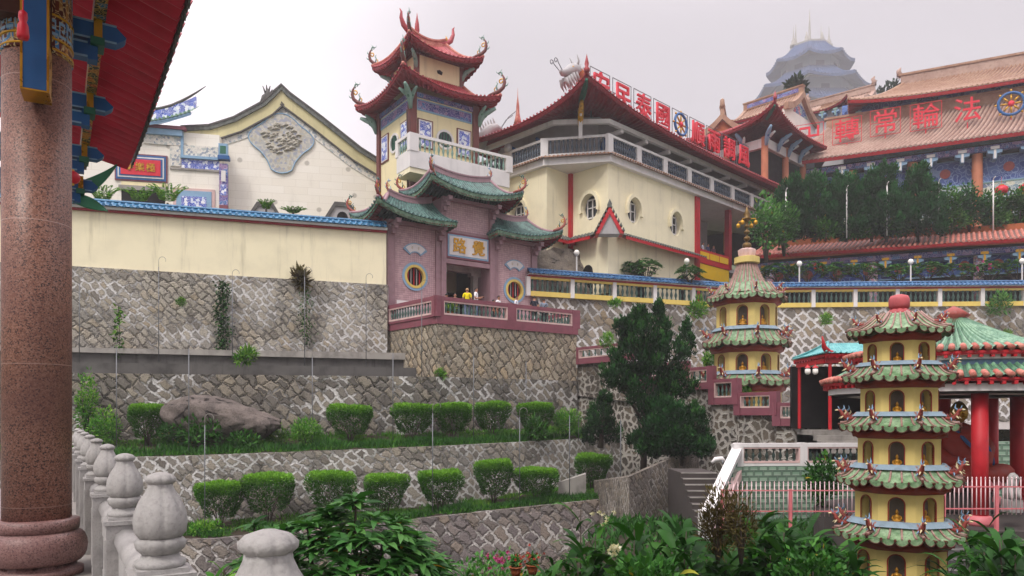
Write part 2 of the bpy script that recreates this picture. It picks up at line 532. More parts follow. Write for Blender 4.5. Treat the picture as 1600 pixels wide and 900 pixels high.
M_MARBLE = paint('carved_grey_marble', 'a3a19f', .65, .2, 4.5, .3, 40, .5, '4f4c48', fine=.5)
M_PAVE = paint('grey_paving', '8f8a86', .7, .2, 2.5, .15, 30)
M_WHITEPOT = paint('white_lantern_glass', 'f2f0ea', .3, .03, 2, 0)

def glazed(name, a, b_, rough=.28, scale=4, grime='2c2b29', g=.45):
    """glazed or worn roof tile: uneven colour from tile to tile, grime in patches"""
    m, nt, b = start(name, rough, .5)
    tc = node(nt, 'TexCoord').outputs['Object']
    n1 = noise(nt, tc, scale, 5, .65).outputs['Fac']
    n2 = noise(nt, tc, scale * 5, 4, .7).outputs['Fac']
    c = mixc(nt, step(nt, n1, .35, .65), C(a), C(b_))
    c = mixc(nt, step(nt, n2, .48, .72, 0, g), c, C(grime))
    nt.links.new(c, b.inputs['Base Color'])
    nt.links.new(step(nt, n2, .3, .7, rough - .1, rough + .3), b.inputs['Roughness'])
    bump(nt, b, n2, .25, .02)
    MATS[name] = m
    return m
T_RED = glazed('red_roof_tile', '9c2a33', 'b4434a', .35, 2.5)
T_REDW = glazed('weathered_red_tile', 'a9564a', 'c48272', .55, 2.5, '4b2f2b', .4)
T_ORANGE = glazed('orange_roof_tile', '936b55', 'a7856c', .45, 1.2, '6b4a38', .35)
T_PEACH = glazed('faded_peach_tile', 'a08274', 'b29688', .5, .8, '7a5a50', .5)
T_BLUE = glazed('blue_glazed_tile', '1c567f', '3f7fa4', .25, 5, '16344c', .5)
T_NAVY = glazed('dull_blue_tile', '2c4a48', '527a72', .4, 4, '1c2a2c', .55)
T_COPBLUE = glazed('coping_blue_tile', '1f4a78', '4878a4', .3, 4, '16283c', .5)
M_TEALBAL = paint('dark_teal_baluster', '4a655e', .5, .2, 4, .05)
T_GREEN = glazed('green_glazed_tile', '3f6b52', '6f9a78', .3, 4, '24352b', .5)
T_JADE = glazed('jade_roof_tile', '4f7a63', '86a98d', .4, 3, '2c3a33', .45)
T_PAGGR = glazed('pagoda_green_tile', '567a50', '8aa580', .4, 6, '2c382c', .6)
T_PAGRD = glazed('pagoda_rose_rib', '8a6258', 'a3857c', .5, 6, '3f302c', .6)
T_GROOVE = glazed('dark_roof_groove', '5f463f', '7a5a50', .7, 2, '33282a', .5)
T_GROOVEG = glazed('dark_green_groove', '2f4a3c', '45664f', .6, 3, '1c2a22', .5)
T_TEAL = glazed('teal_roof_tile', '3c8f94', '6fb0b0', .35, 3, '2a6a70', .3)
T_BLUEGREY = glazed('slate_blue_tile', '172f58', '274570', .85, .2, '32404c', .3)
M_TOWERW = paint('tower_wall_paint', '5f666f', .7, .1, .2, 0)
M_TOWERG = paint('tower_spire_gold', '8f8a80', .5, .1, .4, 0)
T_DARK = glazed('dark_weathered_tile', '4a4f4b', '6b6f6a', .5, 4, '2a2c2a', .5)

def mosaic(name, a, b_, size=.05, joint='8d7274', rough=.4):
    m, nt, b = start(name, rough, .4)
    UVM.add(m.name)
    uv = node(nt, 'UVMap').outputs[0]
    br = node(nt, 'TexBrick', {'Vector': uv, 'Scale': 1.0, 'Color1': C(a), 'Color2': C(b_), 'Mortar': C(joint), 'Mortar Size': size * .09,
                              'Brick Width': size, 'Row Height': size, 'Bias': 0.0}, offset=0.0)
    n1 = noise(nt, uv, .8, 5).outputs['Fac']
    c = mixc(nt, step(nt, n1, .45, .75, 0, .4), br.outputs['Color'], C('6b4c50'))
    wn = node(nt, 'TexWhiteNoise', {'Vector': node(nt, 'VectorMath', {0: uv, 1: (size, size, 1)}, operation='SNAP').outputs[0]}, noise_dimensions='2D')
    c = mixc(nt, mth(nt, 'MULTIPLY', wn.outputs['Value'], .35), c, C('d8b8ba'))
    nt.links.new(c, b.inputs['Base Color'])
    bump(nt, b, br.outputs['Fac'], -.15, .01)
    MATS[name] = m
    return m
M_MOSAIC = mosaic('pink_mosaic', 'b5939a', 'c2a0a6', .12)

def fishtile(name):
    """green glazed blocks laid like bricks, each with a pale lip"""
    m, nt, b = start(name, .35, .45)
    UVM.add(m.name)
    uv = node(nt, 'UVMap').outputs[0]
    br = node(nt, 'TexBrick', {'Vector': uv, 'Scale': 1.0, 'Color1': C('7d9c86'), 'Color2': C('94ad98'), 'Mortar': C('b8c4b8'), 'Mortar Size': .018,
                              'Brick Width': .34, 'Row Height': .19, 'Mortar Smooth': .6}, offset=.5)
    sh = node(nt, 'TexBrick', {'Vector': vmap(nt, uv, (1, 1, 1), (0, 0, 0), (.0, .045, 0)), 'Scale': 1.0, 'Color1': (1, 1, 1, 1), 'Color2': (1, 1, 1, 1), 'Mortar': (0, 0, 0, 1), 'Mortar Size': .045,
                              'Brick Width': .34, 'Row Height': .19}, offset=.5)
    c = mixc(nt, mth(nt, 'MULTIPLY', sh.outputs['Fac'], .75), br.outputs['Color'], C('3f5a4a'))
    n1 = noise(nt, uv, 1.5, 5).outputs['Fac']
    c = mixc(nt, step(nt, n1, .45, .75, 0, .4), c, C('4c5a50'))
    nt.links.new(c, b.inputs['Base Color'])
    bump(nt, b, sh.outputs['Fac'], -.5, .04)
    MATS[name] = m
    return m
M_FISH = fishtile('green_block_tile')

def ashlar(name, a, b_, joint, bw, rh, ms=.008):
    m, nt, b = start(name, .75, .25)
    UVM.add(m.name)
    uv = node(nt, 'UVMap').outputs[0]
    br = node(nt, 'TexBrick', {'Vector': uv, 'Scale': 1.0, 'Color1': C(a), 'Color2': C(b_), 'Mortar': C(joint), 'Mortar Size': ms,
                              'Brick Width': bw, 'Row Height': rh, 'Mortar Smooth': .3}, offset=.5)
    sv = vmap(nt, uv, (.5, .14, 1))
    c = mixc(nt, step(nt, noise(nt, sv, 1.6, 6, .65).outputs['Fac'], .5, .78, 0, .25), br.outputs['Color'], C('8b8578'))
    spots = node(nt, 'TexVoronoi', {'Vector': vmap(nt, uv, (.42, .42, 1)), 'Scale': 1.0, 'Randomness': .75}, voronoi_dimensions='2D')
    c = mixc(nt, step(nt, spots.outputs['Distance'], .05, .09, .5, 0), c, C('7c776e'))
    nt.links.new(c, b.inputs['Base Color'])
    bump(nt, b, br.outputs['Fac'], -.2, .02)
    MATS[name] = m
    return m
M_GABLE = ashlar('scored_white_plaster', 'f0ece2', 'ebe6da', 'd3cdc0', 1.6, .52)

def painted(name, base, c1, c2, c3, scale=3.0, th=.12, lines='e8e4d8'):
    """painted ornament: scrolls and flowers outlined in pale line on a coloured ground"""
    m, nt, b = start(name, .5, .35)
    UVM.add(m.name)
    uv = node(nt, 'UVMap').outputs[0]
    nz = noise(nt, uv, scale * .9, 2)
    d = node(nt, 'VectorMath', {0: nz.outputs['Color'], 'Scale': 1.1}, operation='SCALE').outputs[0]
    v = node(nt, 'VectorMath', {0: vmap(nt, uv, (scale, scale, 1)), 1: d}, operation='ADD').outputs[0]
    vo = node(nt, 'TexVoronoi', {'Vector': v, 'Scale': 1.0, 'Randomness': .8}, voronoi_dimensions='2D', feature='F1')
    de = node(nt, 'TexVoronoi', {'Vector': v, 'Scale': 1.0, 'Randomness': .8}, voronoi_dimensions='2D', feature='DISTANCE_TO_EDGE')
    rr = node(nt, 'SeparateColor', {0: vo.outputs['Color']}).outputs[0]
    c = ramp(nt, rr, [(0, C(base)), (.42, C(base)), (.43, C(c1)), (.66, C(c1)), (.67, C(c2)), (.84, C(c2)), (.85, C(c3))])
    c.node.color_ramp.interpolation = 'CONSTANT'
    ring = mth(nt, 'ABSOLUTE', mth(nt, 'SUBTRACT', vo.outputs['Distance'], .30))
    c = mixc(nt, step(nt, ring, .03, .055, .85, 0), c, C(lines))
    c = mixc(nt, step(nt, de.outputs['Distance'], .02, .05, .7, 0), c, C(lines))
    nt.links.new(c, b.inputs['Base Color'])
    MATS[name] = m
    return m
P_BLUE = painted('blue_white_painting', '2546b0', '2d55c4', 'e9ebf2', 'c9d4ea', 5.5, lines='f2f3f8')
P_VIOLET = painted('violet_blue_painting', '3a3a7e', '5a4f93', '8f6f9a', '3f6fa8', 3.2, lines='b7aecb')
P_FRIEZE = painted('blue_cloud_painting', '4a63a4', '5d79b4', '3a5296', '7f98c0', 1.3, lines='8fa6cc')
P_FRIEZEDK = painted('deep_blue_cloud_painting', '22377f', '2d4a9b', '1c2c66', '4a6cae', 1.5, lines='6d8cc4')
P_PANEL = painted('pale_painted_panel', '7f9aa6', '9db3b6', 'c9cdb9', '6d7f9a', 1.8, lines='dfe2da')
P_BEAM = painted('painted_beam', '33352f', 'b06a2a', '2f6a8f', 'a83a34', 11, lines='d9b45a')
P_CAP = painted('painted_capital', '58211f', '4f8fc4', '7a3b2a', 'b98a4a', 6.5, lines='e3cf9a')
P_RELIEF = painted('weathered_relief', 'c9c6b8', 'b4b5ae', '9fa4b2', 'bdb59c', 7, lines='8d909c')
P_FLORAL = painted('painted_plaster_flowers', 'e5e1d6', 'dcd8ce', 'b9c0bc', '8f9aa8', 7, lines='9b9da0')
P_MULTI = painted('mixed_ceramic_shards', '9c8fa6', 'b06a78', '5f86a0', 'd0c4a8', 14, lines='6c5a60')

def granite(name, a, b_, c_, rough=.22):
    m, nt, b = start(name, rough, .5)
    tc = node(nt, 'TexCoord').outputs['Object']
    v1 = node(nt, 'TexVoronoi', {'Vector': tc, 'Scale': 95.0})
    rr = node(nt, 'SeparateColor', {0: v1.outputs['Color']})
    c = ramp(nt, rr.outputs[0], [(0, C(c_)), (.16, C(c_)), (.2, C(a)), (.62, C(a)), (.68, C(b_)), (1, C(b_))])
    nz = noise(nt, tc, 1.1, 4).outputs['Fac']
    c = mixc(nt, step(nt, nz, .4, .65, 0, .45), c, C('6b4a48'))
    ln = mth(nt, 'FRACT', mth(nt, 'MULTIPLY', node(nt, 'SeparateXYZ', {0: tc}).outputs['Z'], 1 / 1.32))
    c = mixc(nt, step(nt, mth(nt, 'ABSOLUTE', mth(nt, 'SUBTRACT', ln, .5)), .0015, .004, .6, 0), c, C('c0a49a'))
    nt.links.new(c, b.inputs['Base Color'])
    nt.links.new(step(nt, nz, .3, .7, rough, rough + .2), b.inputs['Roughness'])
    MATS[name] = m
    return m
M_GRANITE = granite('red_granite', '845a4b', '9c7566', '463330', .42)
M_GRANDK = granite('dull_pink_granite', '7a5a56', '8f706a', '4a3634', .35)

def rockmat(name, a, b_, dark):
    m, nt, b = start(name, .85, .25)
    tc = node(nt, 'TexCoord').outputs['Object']
    n1 = noise(nt, tc, .9, 6, .7).outputs['Fac']; n2 = noise(nt, tc, 14, 6, .75).outputs['Fac']
    c = mixc(nt, step(nt, n1, .35, .65), C(a), C(b_))
    c = mixc(nt, step(nt, n2, .45, .7, 0, .7), c, C(dark))
    nt.links.new(c, b.inputs['Base Color'])
    ck = node(nt, 'TexVoronoi', {'Vector': vmap(nt, tc, (.9, .9, 1.6), (.4, .3, .2)), 'Scale': 1.0}, feature='DISTANCE_TO_EDGE').outputs['Distance']
    ck = step(nt, mth(nt, 'ADD', ck, mth(nt, 'MULTIPLY', mth(nt, 'SUBTRACT', n1, .5), .5)), -.02, .012)
    nt.links.new(mixc(nt, ck, C(dark), c), b.inputs['Base Color'])
    bump(nt, b, mth(nt, 'ADD', mth(nt, 'ADD', n1, n2), ck), .9, .08)
    return m
M_ROCK = rockmat('mauve_boulder', '57504d', '7b716b', '302b29')
M_CLIFF = rockmat('bare_rock_face', '6d6660', '8a8074', '3c3833')
M_EARTH = rockmat('hillside_earth', '3c4a2c', '4d5535', '26301c')

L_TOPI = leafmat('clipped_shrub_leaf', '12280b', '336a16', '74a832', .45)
L_SHRUB = leafmat('broad_shrub_leaf', '12300d', '2a5a1e', '528838', .4, accent='a8932e')
L_FRANG = leafmat('frangipani_leaf', '1f4a1c', '417834', '76a658', .38, accent='b08a2a')
L_GING = leafmat('ginger_leaf', '0d2a0d', '265618', '477826', .36, accent='9a9a38')
L_GRASS = leafmat('grass_blade', '24481a', '447a26', '7fa83c', .6)
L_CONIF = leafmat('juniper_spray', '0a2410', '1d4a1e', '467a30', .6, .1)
L_HEDGE = leafmat('cypress_spray', '0f3016', '205428', '3f7a3c', .6, .12)
L_DIST = leafmat('far_tree_leaf', '22352c', '35493c', '4c6048', .6, .1)
L_BROWN = leafmat('brown_green_spray', '2c2a16', '4c3f22', '5f5a2c', .6, .15)
L_FERN = leafmat('fern_frond', '2c5a1c', '4c8a2c', '8fb84a', .5, .3)
L_FLOWER = leafmat('pink_petal', '9c2a6a', 'c9408a', 'e27ab0', .5, .3)
L_REDFL = leafmat('red_petal', '8a1f1c', 'b83a30', 'd0685a', .5, .3)
L_WHITEFL = leafmat('white_petal', 'c9c4a0', 'e0dcc4', 'f0ede0', .5, .3)
M_BARK = paint('grey_brown_bark', '4a4038', .9, .3, 6, .6, 25)
SKIN = paint('skin_tone', 'a5755c', .55, .06, 8, 0)
HAIR = paint('black_hair', '15110f', .5, .1, 8, 0)
# ---------------------------------------------------------------- ground, terraces, retaining walls
def ground_z(x, y):
    z = -6.7 + .035 * max(0, 18 - y) * max(0, 1) + (1.2 if y < 6 else 1.2 * max(0, (14 - y) / 8))
    k = max(0, min(1, (x - 0.5) / 3)) * max(0, min(1, (y - 4) / 4)) * max(0, min(1, (30 - y) / 3))
    return z + (-3.85 - z) * k

def hill_z(x, y):
    z = 7.0 + max(0, y - 62) * .27
    return z + 1.2 * math.sin(x * .05) * min(1, max(0, (y - 60) / 40)) - max(0, abs(x - 60) - 90) * .12

mb = MB()
def _g(u, v):
    x = -420 + 840 * u; y = -60 + 560 * v
    return (x, y, -7.3)
mb.grid(_g, 40, 40)
struct('ground', mb, [M_EARTH])
mb = MB()
mb.grid(lambda u, v: (-12 + 34 * u, 1.5 + 30 * v, ground_z(-12 + 34 * u, 1.5 + 30 * v) + .06 * math.sin(7 * u * 9) * math.sin(v * 40)), 50, 44)
struct('garden_soil', mb, [M_SOIL])
mb = MB()
def _hl(u, v):
    x = -220 + 520 * u; y = (46 if x < 1 else 54) + 440 * v * v + 6 * v
    return (x, y, hill_z(x, y))
mb.grid(_hl, 130, 50)
struct('hillside', mb, [M_EARTH])

def poly_at(pts, k):
    return pts[k]

def wall_strip(mb, pts, zb, th=.6, du=.8, jit=0.0, back=Vector((0, 1, 0))):
    """a standing wall along pts = [(x, y, ztop)], foot at zb (number or list), with a flat top"""
    rg = random.Random(3)
    n = len(pts)
    zbs = zb if isinstance(zb, (list, tuple)) else [zb] * n
    cols = []
    for i in range(n - 1):
        a, b = Vector(pts[i]), Vector(pts[i + 1])
        m = max(1, int((b - a).length / du))
        for k in range(m + (1 if i == n - 2 else 0)):
            t = k / m
            cols.append((lerp(a, b, t), lerp(zbs[i], zbs[i + 1], t)))
    nv = 5
    vs, fs = [], []
    for c, (p, zb_) in enumerate(cols):
        for j in range(nv + 1):
            z = lerp(zb_, p.z, j / nv)
            jj = jit if 0 < j < nv else 0
            vs.append((p.x + rg.uniform(-jj, jj), p.y + rg.uniform(-jj, jj), z))
        vs.append((p.x + back.x * th, p.y + back.y * th, p.z))
        vs.append((p.x + back.x * th, p.y + back.y * th, zb_))
    w = nv + 3
    for c in range(len(cols) - 1):
        for j in range(nv + 2):
            fs.append((c * w + j, (c + 1) * w + j, (c + 1) * w + j + 1, c * w + j + 1))
    fs.append(tuple(range(w))); o = (len(cols) - 1) * w
    fs.append(tuple(o + j for j in range(w - 1, -1, -1)))
    mb.add(vs, fs)

def wall_thing(name, label, pts, zb, mat, **k):
    mb = MB()
    wall_strip(mb, pts, zb, **k)
    return single(name, mb, [mat], label, 'wall')

def P3(px, Y, py):
    return tuple(W(px, py, Y))

A_pts = [(-32, 32.05, 7.2), (-21.05, 35.5, 7.2), (-6.75, 40.0, 7.1)]
wall_thing('retaining_wall', 'high rubble retaining wall under the long cream boundary wall, whitened by lime', A_pts, 1.6, M_WALL_A, th=1.5)
na = Vector((.300, -.954, 0))
def off(p, d, z): return (p[0] + na.x * d, p[1] + na.y * d, z)
def _ledge(d0, d1, zt, zb, ext):
    dr = Vector((.954, .300, 0))
    a = [off(A_pts[0], d0, zt[0]), off(A_pts[0], d1, zt[0])]
    e0 = Vector(A_pts[2]) + dr * ext[0]; e1 = Vector(A_pts[2]) + dr * ext[1]
    b = [off(e0, d0, zt[1]), off(e1, d1, zt[1])]
    mb = MB()
    vs = [a[0], a[1], b[1], b[0]]
    vs += [(p[0], p[1], zb) for p in vs]
    mb.add(vs, [(0, 1, 2, 3), (1, 5, 6, 2), (2, 6, 7, 3), (0, 4, 5, 1), (7, 6, 5, 4), (0, 3, 7, 4)])
    return mb
t = thing('drain_channel', 'two dark concrete channel steps along the foot of the high rubble wall', 'drain', (-14, 36.3, 1.6))
for nm, mbx in (('upper_step', _ledge(-.2, 1.0, (3.05, 3.3), 1.5, (1.6, 1.0))), ('lower_step', _ledge(.9, 2.1, (2.42, 2.5), 1.45, (2.2, 1.9)))):
    mbx.xform(Matrix.Translation((14, -36.3, -1.6)))
    part(nm, mbx, [M_CONC], t)
mbx = _ledge(.98, 1.16, (3.09, 3.34), 2.98, (1.02, .96)); mbx.xform(Matrix.Translation((14, -36.3, -1.6)))
part('channel_lip', mbx, [M_CONC_L], t)

# long cream boundary wall
def coping(mb, L0, L1, z, hw, rise, tile, n, slots=(0, 1)):
    """a small two-sided tiled coping along local x"""
    for sgn in (-1, 1):
        S = patch(Vector((L0, 0, z + rise)), Vector((L1, 0, z + rise)), Vector((L0, sgn * hw, z)), Vector((L1, sgn * hw, z)), .02)
        corr(mb, S, Vector((0, sgn * rise, hw)).normalized(), n, RIB, .055, 2, slots[0])
        ends(mb, S, n, Vector((0, sgn, 0)), .075, slots[0])
    mb.slot(slots[0]); mb.tube([(L0, 0, z + rise + .03), (L1, 0, z + rise + .03)], .09, 6)

RIB = [(0, 0), (.22, 0), (.30, .55), (.5, 1), (.70, .55), (.78, 0)]
RAFT = [(0, 0), (.3, 0), (.301, 1), (.7, 1), (.701, 0)]

def patch(R0, R1, E0, E1, sag=.2, l0=0.0, l1=0.0, pw=4, rl0=0.0, rl1=0.0):
    R0, R1, E0, E1 = map(Vector, (R0, R1, E0, E1))
    def S(u, v):
        a = R0 + (R1 - R0) * u; b = E0 + (E1 - E0) * u
        p = a + (b - a) * v
        q = (1 - u) ** pw * l0 + u ** pw * l1
        r = (1 - u) ** pw * rl0 + u ** pw * rl1
        p.z += -sag * math.sin(math.pi * v) + q * v * v + r * (1 - v)
        return p
    return S

def corr(mb, S, nrm, n, prof, amp, vs, slot, off=0.0, v0=0.0, v1=1.0, groove=None):
    us = []
    for i in range(n):
        for (p, h) in prof: us.append(((i + p) / n, h))
    us.append((1.0, prof[0][1]))
    mb.slot(slot, True)
    b = []
    for j in range(vs + 1):
        v = lerp(v0, v1, j / vs)
        for (u, h) in us: b.append(S(u, v) + nrm * (h * amp + off))
    w = len(us)
    fl = lambda i: us[i][1] == 0 and us[i + 1][1] == 0
    k0 = len(mb.f)
    mb.add(b, [(j * w + i, (j + 1) * w + i, (j + 1) * w + i + 1, j * w + i + 1) for j in range(vs) for i in range(w - 1)])
    if groove is not None:
        for q in range(vs * (w - 1)):
            if fl(q % (w - 1)): mb.m[k0 + q] = groove
    mb.slot(slot, False)

def ends(mb, S, n, out, r, slot, v=1.0, drop=0.0):
    """round end tiles along the eave"""
    mb.slot(slot)
    sd = None
    for i in range(n):
        p = S((i + .5) / n, v) + out * .02 + Vector((0, 0, .02 - drop))
        sd = out.cross(Vector((0, 0, 1))).normalized()
        vs = []
        for o in (-.03, .035):
            for k in range(6):
                t = math.pi * k / 3
                vs.append(p + out * o + sd * (math.cos(t) * r) + Vector((0, 0, math.sin(t) * r)))
        mb.add(vs, [(6, 7, 8, 9, 10, 11)] + [(k, (k + 1) % 6, 6 + (k + 1) % 6, 6 + k) for k in range(6)])

t = thing('boundary_wall', 'long cream boundary wall with blue tiled coping and red cornice, beside the pink gate', 'wall', (A_pts[1][0], A_pts[1][1], 7.1), math.atan2(4.5, 14.3))
mb = MB(); mb.box(-11.4, 14.95, .12, .42, 0, 2.82); part('wall', mb, [M_CREAM], t)
mb = MB(); mb.box(-11.4, 14.97, -.02, .56, 2.82, 2.93); part('red_cornice', mb, [M_REDDK], t)
mb = MB(); mb.box(-11.4, 14.99, -.12, .66, 2.932, 3.06); part('white_cornice', mb, [M_WHITE], t)
mb = MB(); coping(mb, -11.4, 14.99, 3.08, .52, .30, T_BLUE, 88)
mb.xform(Matrix.Translation((0, .27, 0))); part('tile_coping', mb, [T_BLUE], t)

# middle wall B
B_pts = [(-31, 29.9, 1.9), (-20.42, 33.35, 1.95), (-3.78, 36.72, 1.95), (3.72, 42.0, 2.0)]
B_foot = [-1.9, -1.6, -1.2, -.9]
wall_thing('retaining_wall', 'middle rubble wall, dark with damp, behind the boulder and the upper row of clipped shrubs', B_pts, B_foot, M_WALL_B, th=.9)
# lower walls C, D
C_pts = [(-27, 27.0, -1.85), P3(300, 30.5, 712), P3(690, 33.5, 697), P3(915, 38, 685), P3(1000, 40.5, 682)]
C_foot = [-4.9, -4.8, -4.4, -3.9, -3.7]
wall_thing('retaining_wall', 'pale lime streaked rubble wall between the two rows of clipped shrubs', C_pts, C_foot, M_WALL_C, th=.5)
D_pts = [(-23, 25.0, -4.6), P3(330, 27.5, 842), P3(628, 30, 813), P3(845, 32.5, 790), P3(940, 33.5, 780)]
wall_thing('retaining_wall', 'lowest garden wall of mauve stones with white pointing, below the lower clipped shrubs', D_pts, -8, M_WALL_D, th=.5)

def terrace(name, back, front, zb):
    mb = MB()
    def fn(u, v):
        def at(pts, u):
            n = len(pts) - 1
            i = min(n - 1, int(u * n)); return Vector(pts[i]).lerp(Vector(pts[i + 1]), u * n - i)
        a = at(back, u); b = at(front, u)
        p = a.lerp(b, v)
        p.z += .07 * math.sin(u * 61 + v * 5) * math.sin(v * 3.1)
        return p
    mb.slot(0, True); mb.grid(fn, 60, 6)
    struct(name, mb, [M_SOIL])
    return fn
T1 = terrace('terrace_lawn', [(p[0], p[1], z + .55) for p, z in zip([B_pts[0], B_pts[1], (-11, 35.25, 0), B_pts[2], B_pts[3]], [-1.9, -1.75, -1.55, -1.45, -1.15])],
             [(C_pts[0][0], C_pts[0][1] + .3, -1.86), (C_pts[1][0], C_pts[1][1] + .3, C_pts[1][2]), (C_pts[2][0] - 3.2, C_pts[2][1] - .9, -1.46), (C_pts[2][0] + 1, C_pts[2][1] + 1, -1.36), (C_pts[3][0], C_pts[3][1] + .3, C_pts[3][2])], 0)
T2 = terrace('terrace_lawn', [(p[0], p[1] + .02, z + .35) for p, z in zip(C_pts, C_foot)],
             [(p[0], p[1] + .25, p[2] + .01) for p in D_pts], 0)

# side wall by the stair, rough rubble under the stepped balustrade, far wall under the blue coping
E_pts = [P3(930, 34.5, 752), P3(983, 27.5, 745), P3(1076, 32, 704), P3(1092, 34, 690)]
wall_thing('stair_side_wall', 'grey rubble wall with a dark corner, left of the dark stone steps', E_pts, -8, M_RUBBLE2, th=.5)
H_pts = [P3(903, 42.3, 556), P3(1000, 38.5, 566), P3(1001, 38.45, 590), P3(1074, 35.6, 592), P3(1075, 35.55, 607), P3(1112, 34.2, 607), P3(1113, 34.15, 628), P3(1152, 32.9, 630), P3(1153, 32.85, 645), P3(1212, 31.3, 647), P3(1213, 31.25, 664), P3(1290, 30.2, 666)]
wall_thing('rubble_wall', 'rough dark rubble wall with fat white joints, stepping down below the maroon balustrades', H_pts, -7, M_RUBBLE, th=.5, du=1.2)
G_pts = [P3(832, 46.0, 461), P3(1140, 51, 478), P3(1600, 50, 476), P3(1850, 49.5, 474)]
wall_thing('retaining_wall', 'far rubble retaining wall under the yellow balustrade, webbed with white lime', G_pts, -7, M_WALL_G, th=.8)
mb = MB()
mb.grid(lambda u, v: (lerp(3.5, 46, u), lerp(lerp(42.5, 30.6, min(1, u * 5)), 51, v), lerp(lerp(1.2, -.55, min(1, u * 4)), -.4, v)), 20, 8)
struct('upper_path', mb, [M_PAVE])
mb = MB()
def _bed(u, v):
    x = lerp(2.0, 45, u)
    yg = 46.1 + max(0, min(1, (x - 1.8) / 13.0)) * 4.95 - max(0, min(1, (x - 15) / 20)) * .95
    return (x, lerp(yg + .25, 64, v), 7.42 + .6 * v)
mb.grid(_bed, 40, 6)
struct('planting_bed', mb, [M_SOIL])

mb = MB(); mb.slot(0, True)
def _rock(u, v):
    x = lerp(-1.5, 6.0, u); q = math.sin(u * 13 + v * 5) * .12 + math.sin(u * 29 + v * 17) * .07 + math.sin(v * 31 + u * 17) * .05
    return (x, 48.6 + .35 * (x - 1.2) + q - 1.2 * (1 - v), lerp(7.2, 11.2, v) + .06 * math.sin(u * 37))
mb.grid(_rock, 30, 20)
struct('rock_face', mb, [M_CLIFF])
# ---------------------------------------------------------------- the pavilion the photograph is taken from, and its stone railing
PV = R(31.75)
PV0 = (0.463 - 0.619 * 1.6, 1.6, -1.5)
t = thing('pavilion', 'pavilion with a red granite column, blue brackets and deep red eaves above the stone railing', 'pavilion', PV0, PV)
Z0 = -1.5
cx, cy = -.534, 6.68
mb = MB(Z0); mb.slot(0, True); mb.lathe([(.285, -.97), (.284, 3.36)], (cx, cy, 0), 48)
col = part('column', mb, [M_GRANITE], t)
mb = MB(Z0); mb.slot(0, True)
prof = [(.385, -1.5), (.385, -1.44), (.33, -1.43), (.33, -1.38)]
for k in range(9):
    a = -math.pi / 2 + math.pi * k / 8
    prof.append((.33 + .09 * math.cos(a), -1.235 + .15 * math.sin(a)))
prof += [(.33, -1.08), (.35, -1.07), (.355, -.98), (.292, -.965)]
mb.lathe(prof, (cx, cy, 0), 48)
part('column_base', mb, [M_GRANDK], col)
mb = MB(Z0); mb.slot(0, True); mb.lathe([(.287, 3.365), (.296, 3.37), (.296, 3.42), (.290, 3.425), (.290, 4.95)], (cx, cy, 0), 48)
part('painted_capital', mb, [P_CAP], col)
mb = MB(Z0); mb.slot(0, True)
for z in (3.40, 3.50, 3.72):
    mb.lathe([(.291, z - .012), (.300, z - .008), (.300, z + .008), (.291, z + .012)], (cx, cy, 0), 48)
part('gold_ring', mb, [M_GOLD], col)
# blue key-fret band on the capital
mb = MB(Z0)
for k in range(20):
    a0 = 2 * math.pi * k / 20
    def pt(da, z, rr=.2945): return (cx + rr * math.cos(a0 + da), cy + rr * math.sin(a0 + da), z)
    w = 2 * math.pi / 20
    for (u0, u1, za, zb) in ((.05, .95, 3.53, 3.56), (.05, .2, 3.56, 3.67), (.05, .75, 3.65, 3.68), (.6, .75, 3.60, 3.65), (.35, .75, 3.585, 3.61)):
        mb.add([pt(u0 * w, za), pt(u1 * w, za), pt(u1 * w, zb), pt(u0 * w, zb)], [(0, 1, 2, 3)])
part('key_fret', mb, [M_BLUEL], col)
# blue bracket end hanging on the column, towards the viewer
def cpt(px, py, Y): 
    p = W(px, py, Y); d = (p.x - PV0[0], p.y - PV0[1]); c, s = math.cos(PV), math.sin(PV)
    return Vector((d[0] * c + d[1] * s, -d[0] * s + d[1] * c, p.z))
a = cpt(56, 150, 6.55)
mb = MB(Z0)
mb.slot(0); mb.box(-.088, .088, -.10, .22, 3.0 - .14 - .0, 4.9)
mb.slot(1); mb.box(-.108, -.0885, -.105, .2, 2.86, 4.9); mb.box(.0885, .108, -.105, .2, 2.86, 4.9); mb.box(-.108, .108, -.099, .2, 2.845, 2.859)
M_ = Matrix.Translation((a.x, a.y, 0)) @ Matrix.Rotation(R(-4), 4, 'Z'); mb.xform(M_)
part('hanging_bracket', mb, [M_BLUE, M_GOLD], t)
mb = MB(Z0); mb.box(-.16, .16, -.02, .2, 3.62, 4.9)
a2 = cpt(8, 80, 6.62); mb.xform(Matrix.Translation((a2.x, a2.y, 0)))
part('painted_beam_end', mb, [M_DARKBR], t)
mb = MB(Z0); mb.box(-.05, .05, -.03, .2, 3.3, 4.9)
a2 = cpt(71, 70, 6.6); mb.xform(Matrix.Translation((a2.x, a2.y, 0)))
part('beam_edge', mb, [M_DARKBR], t)

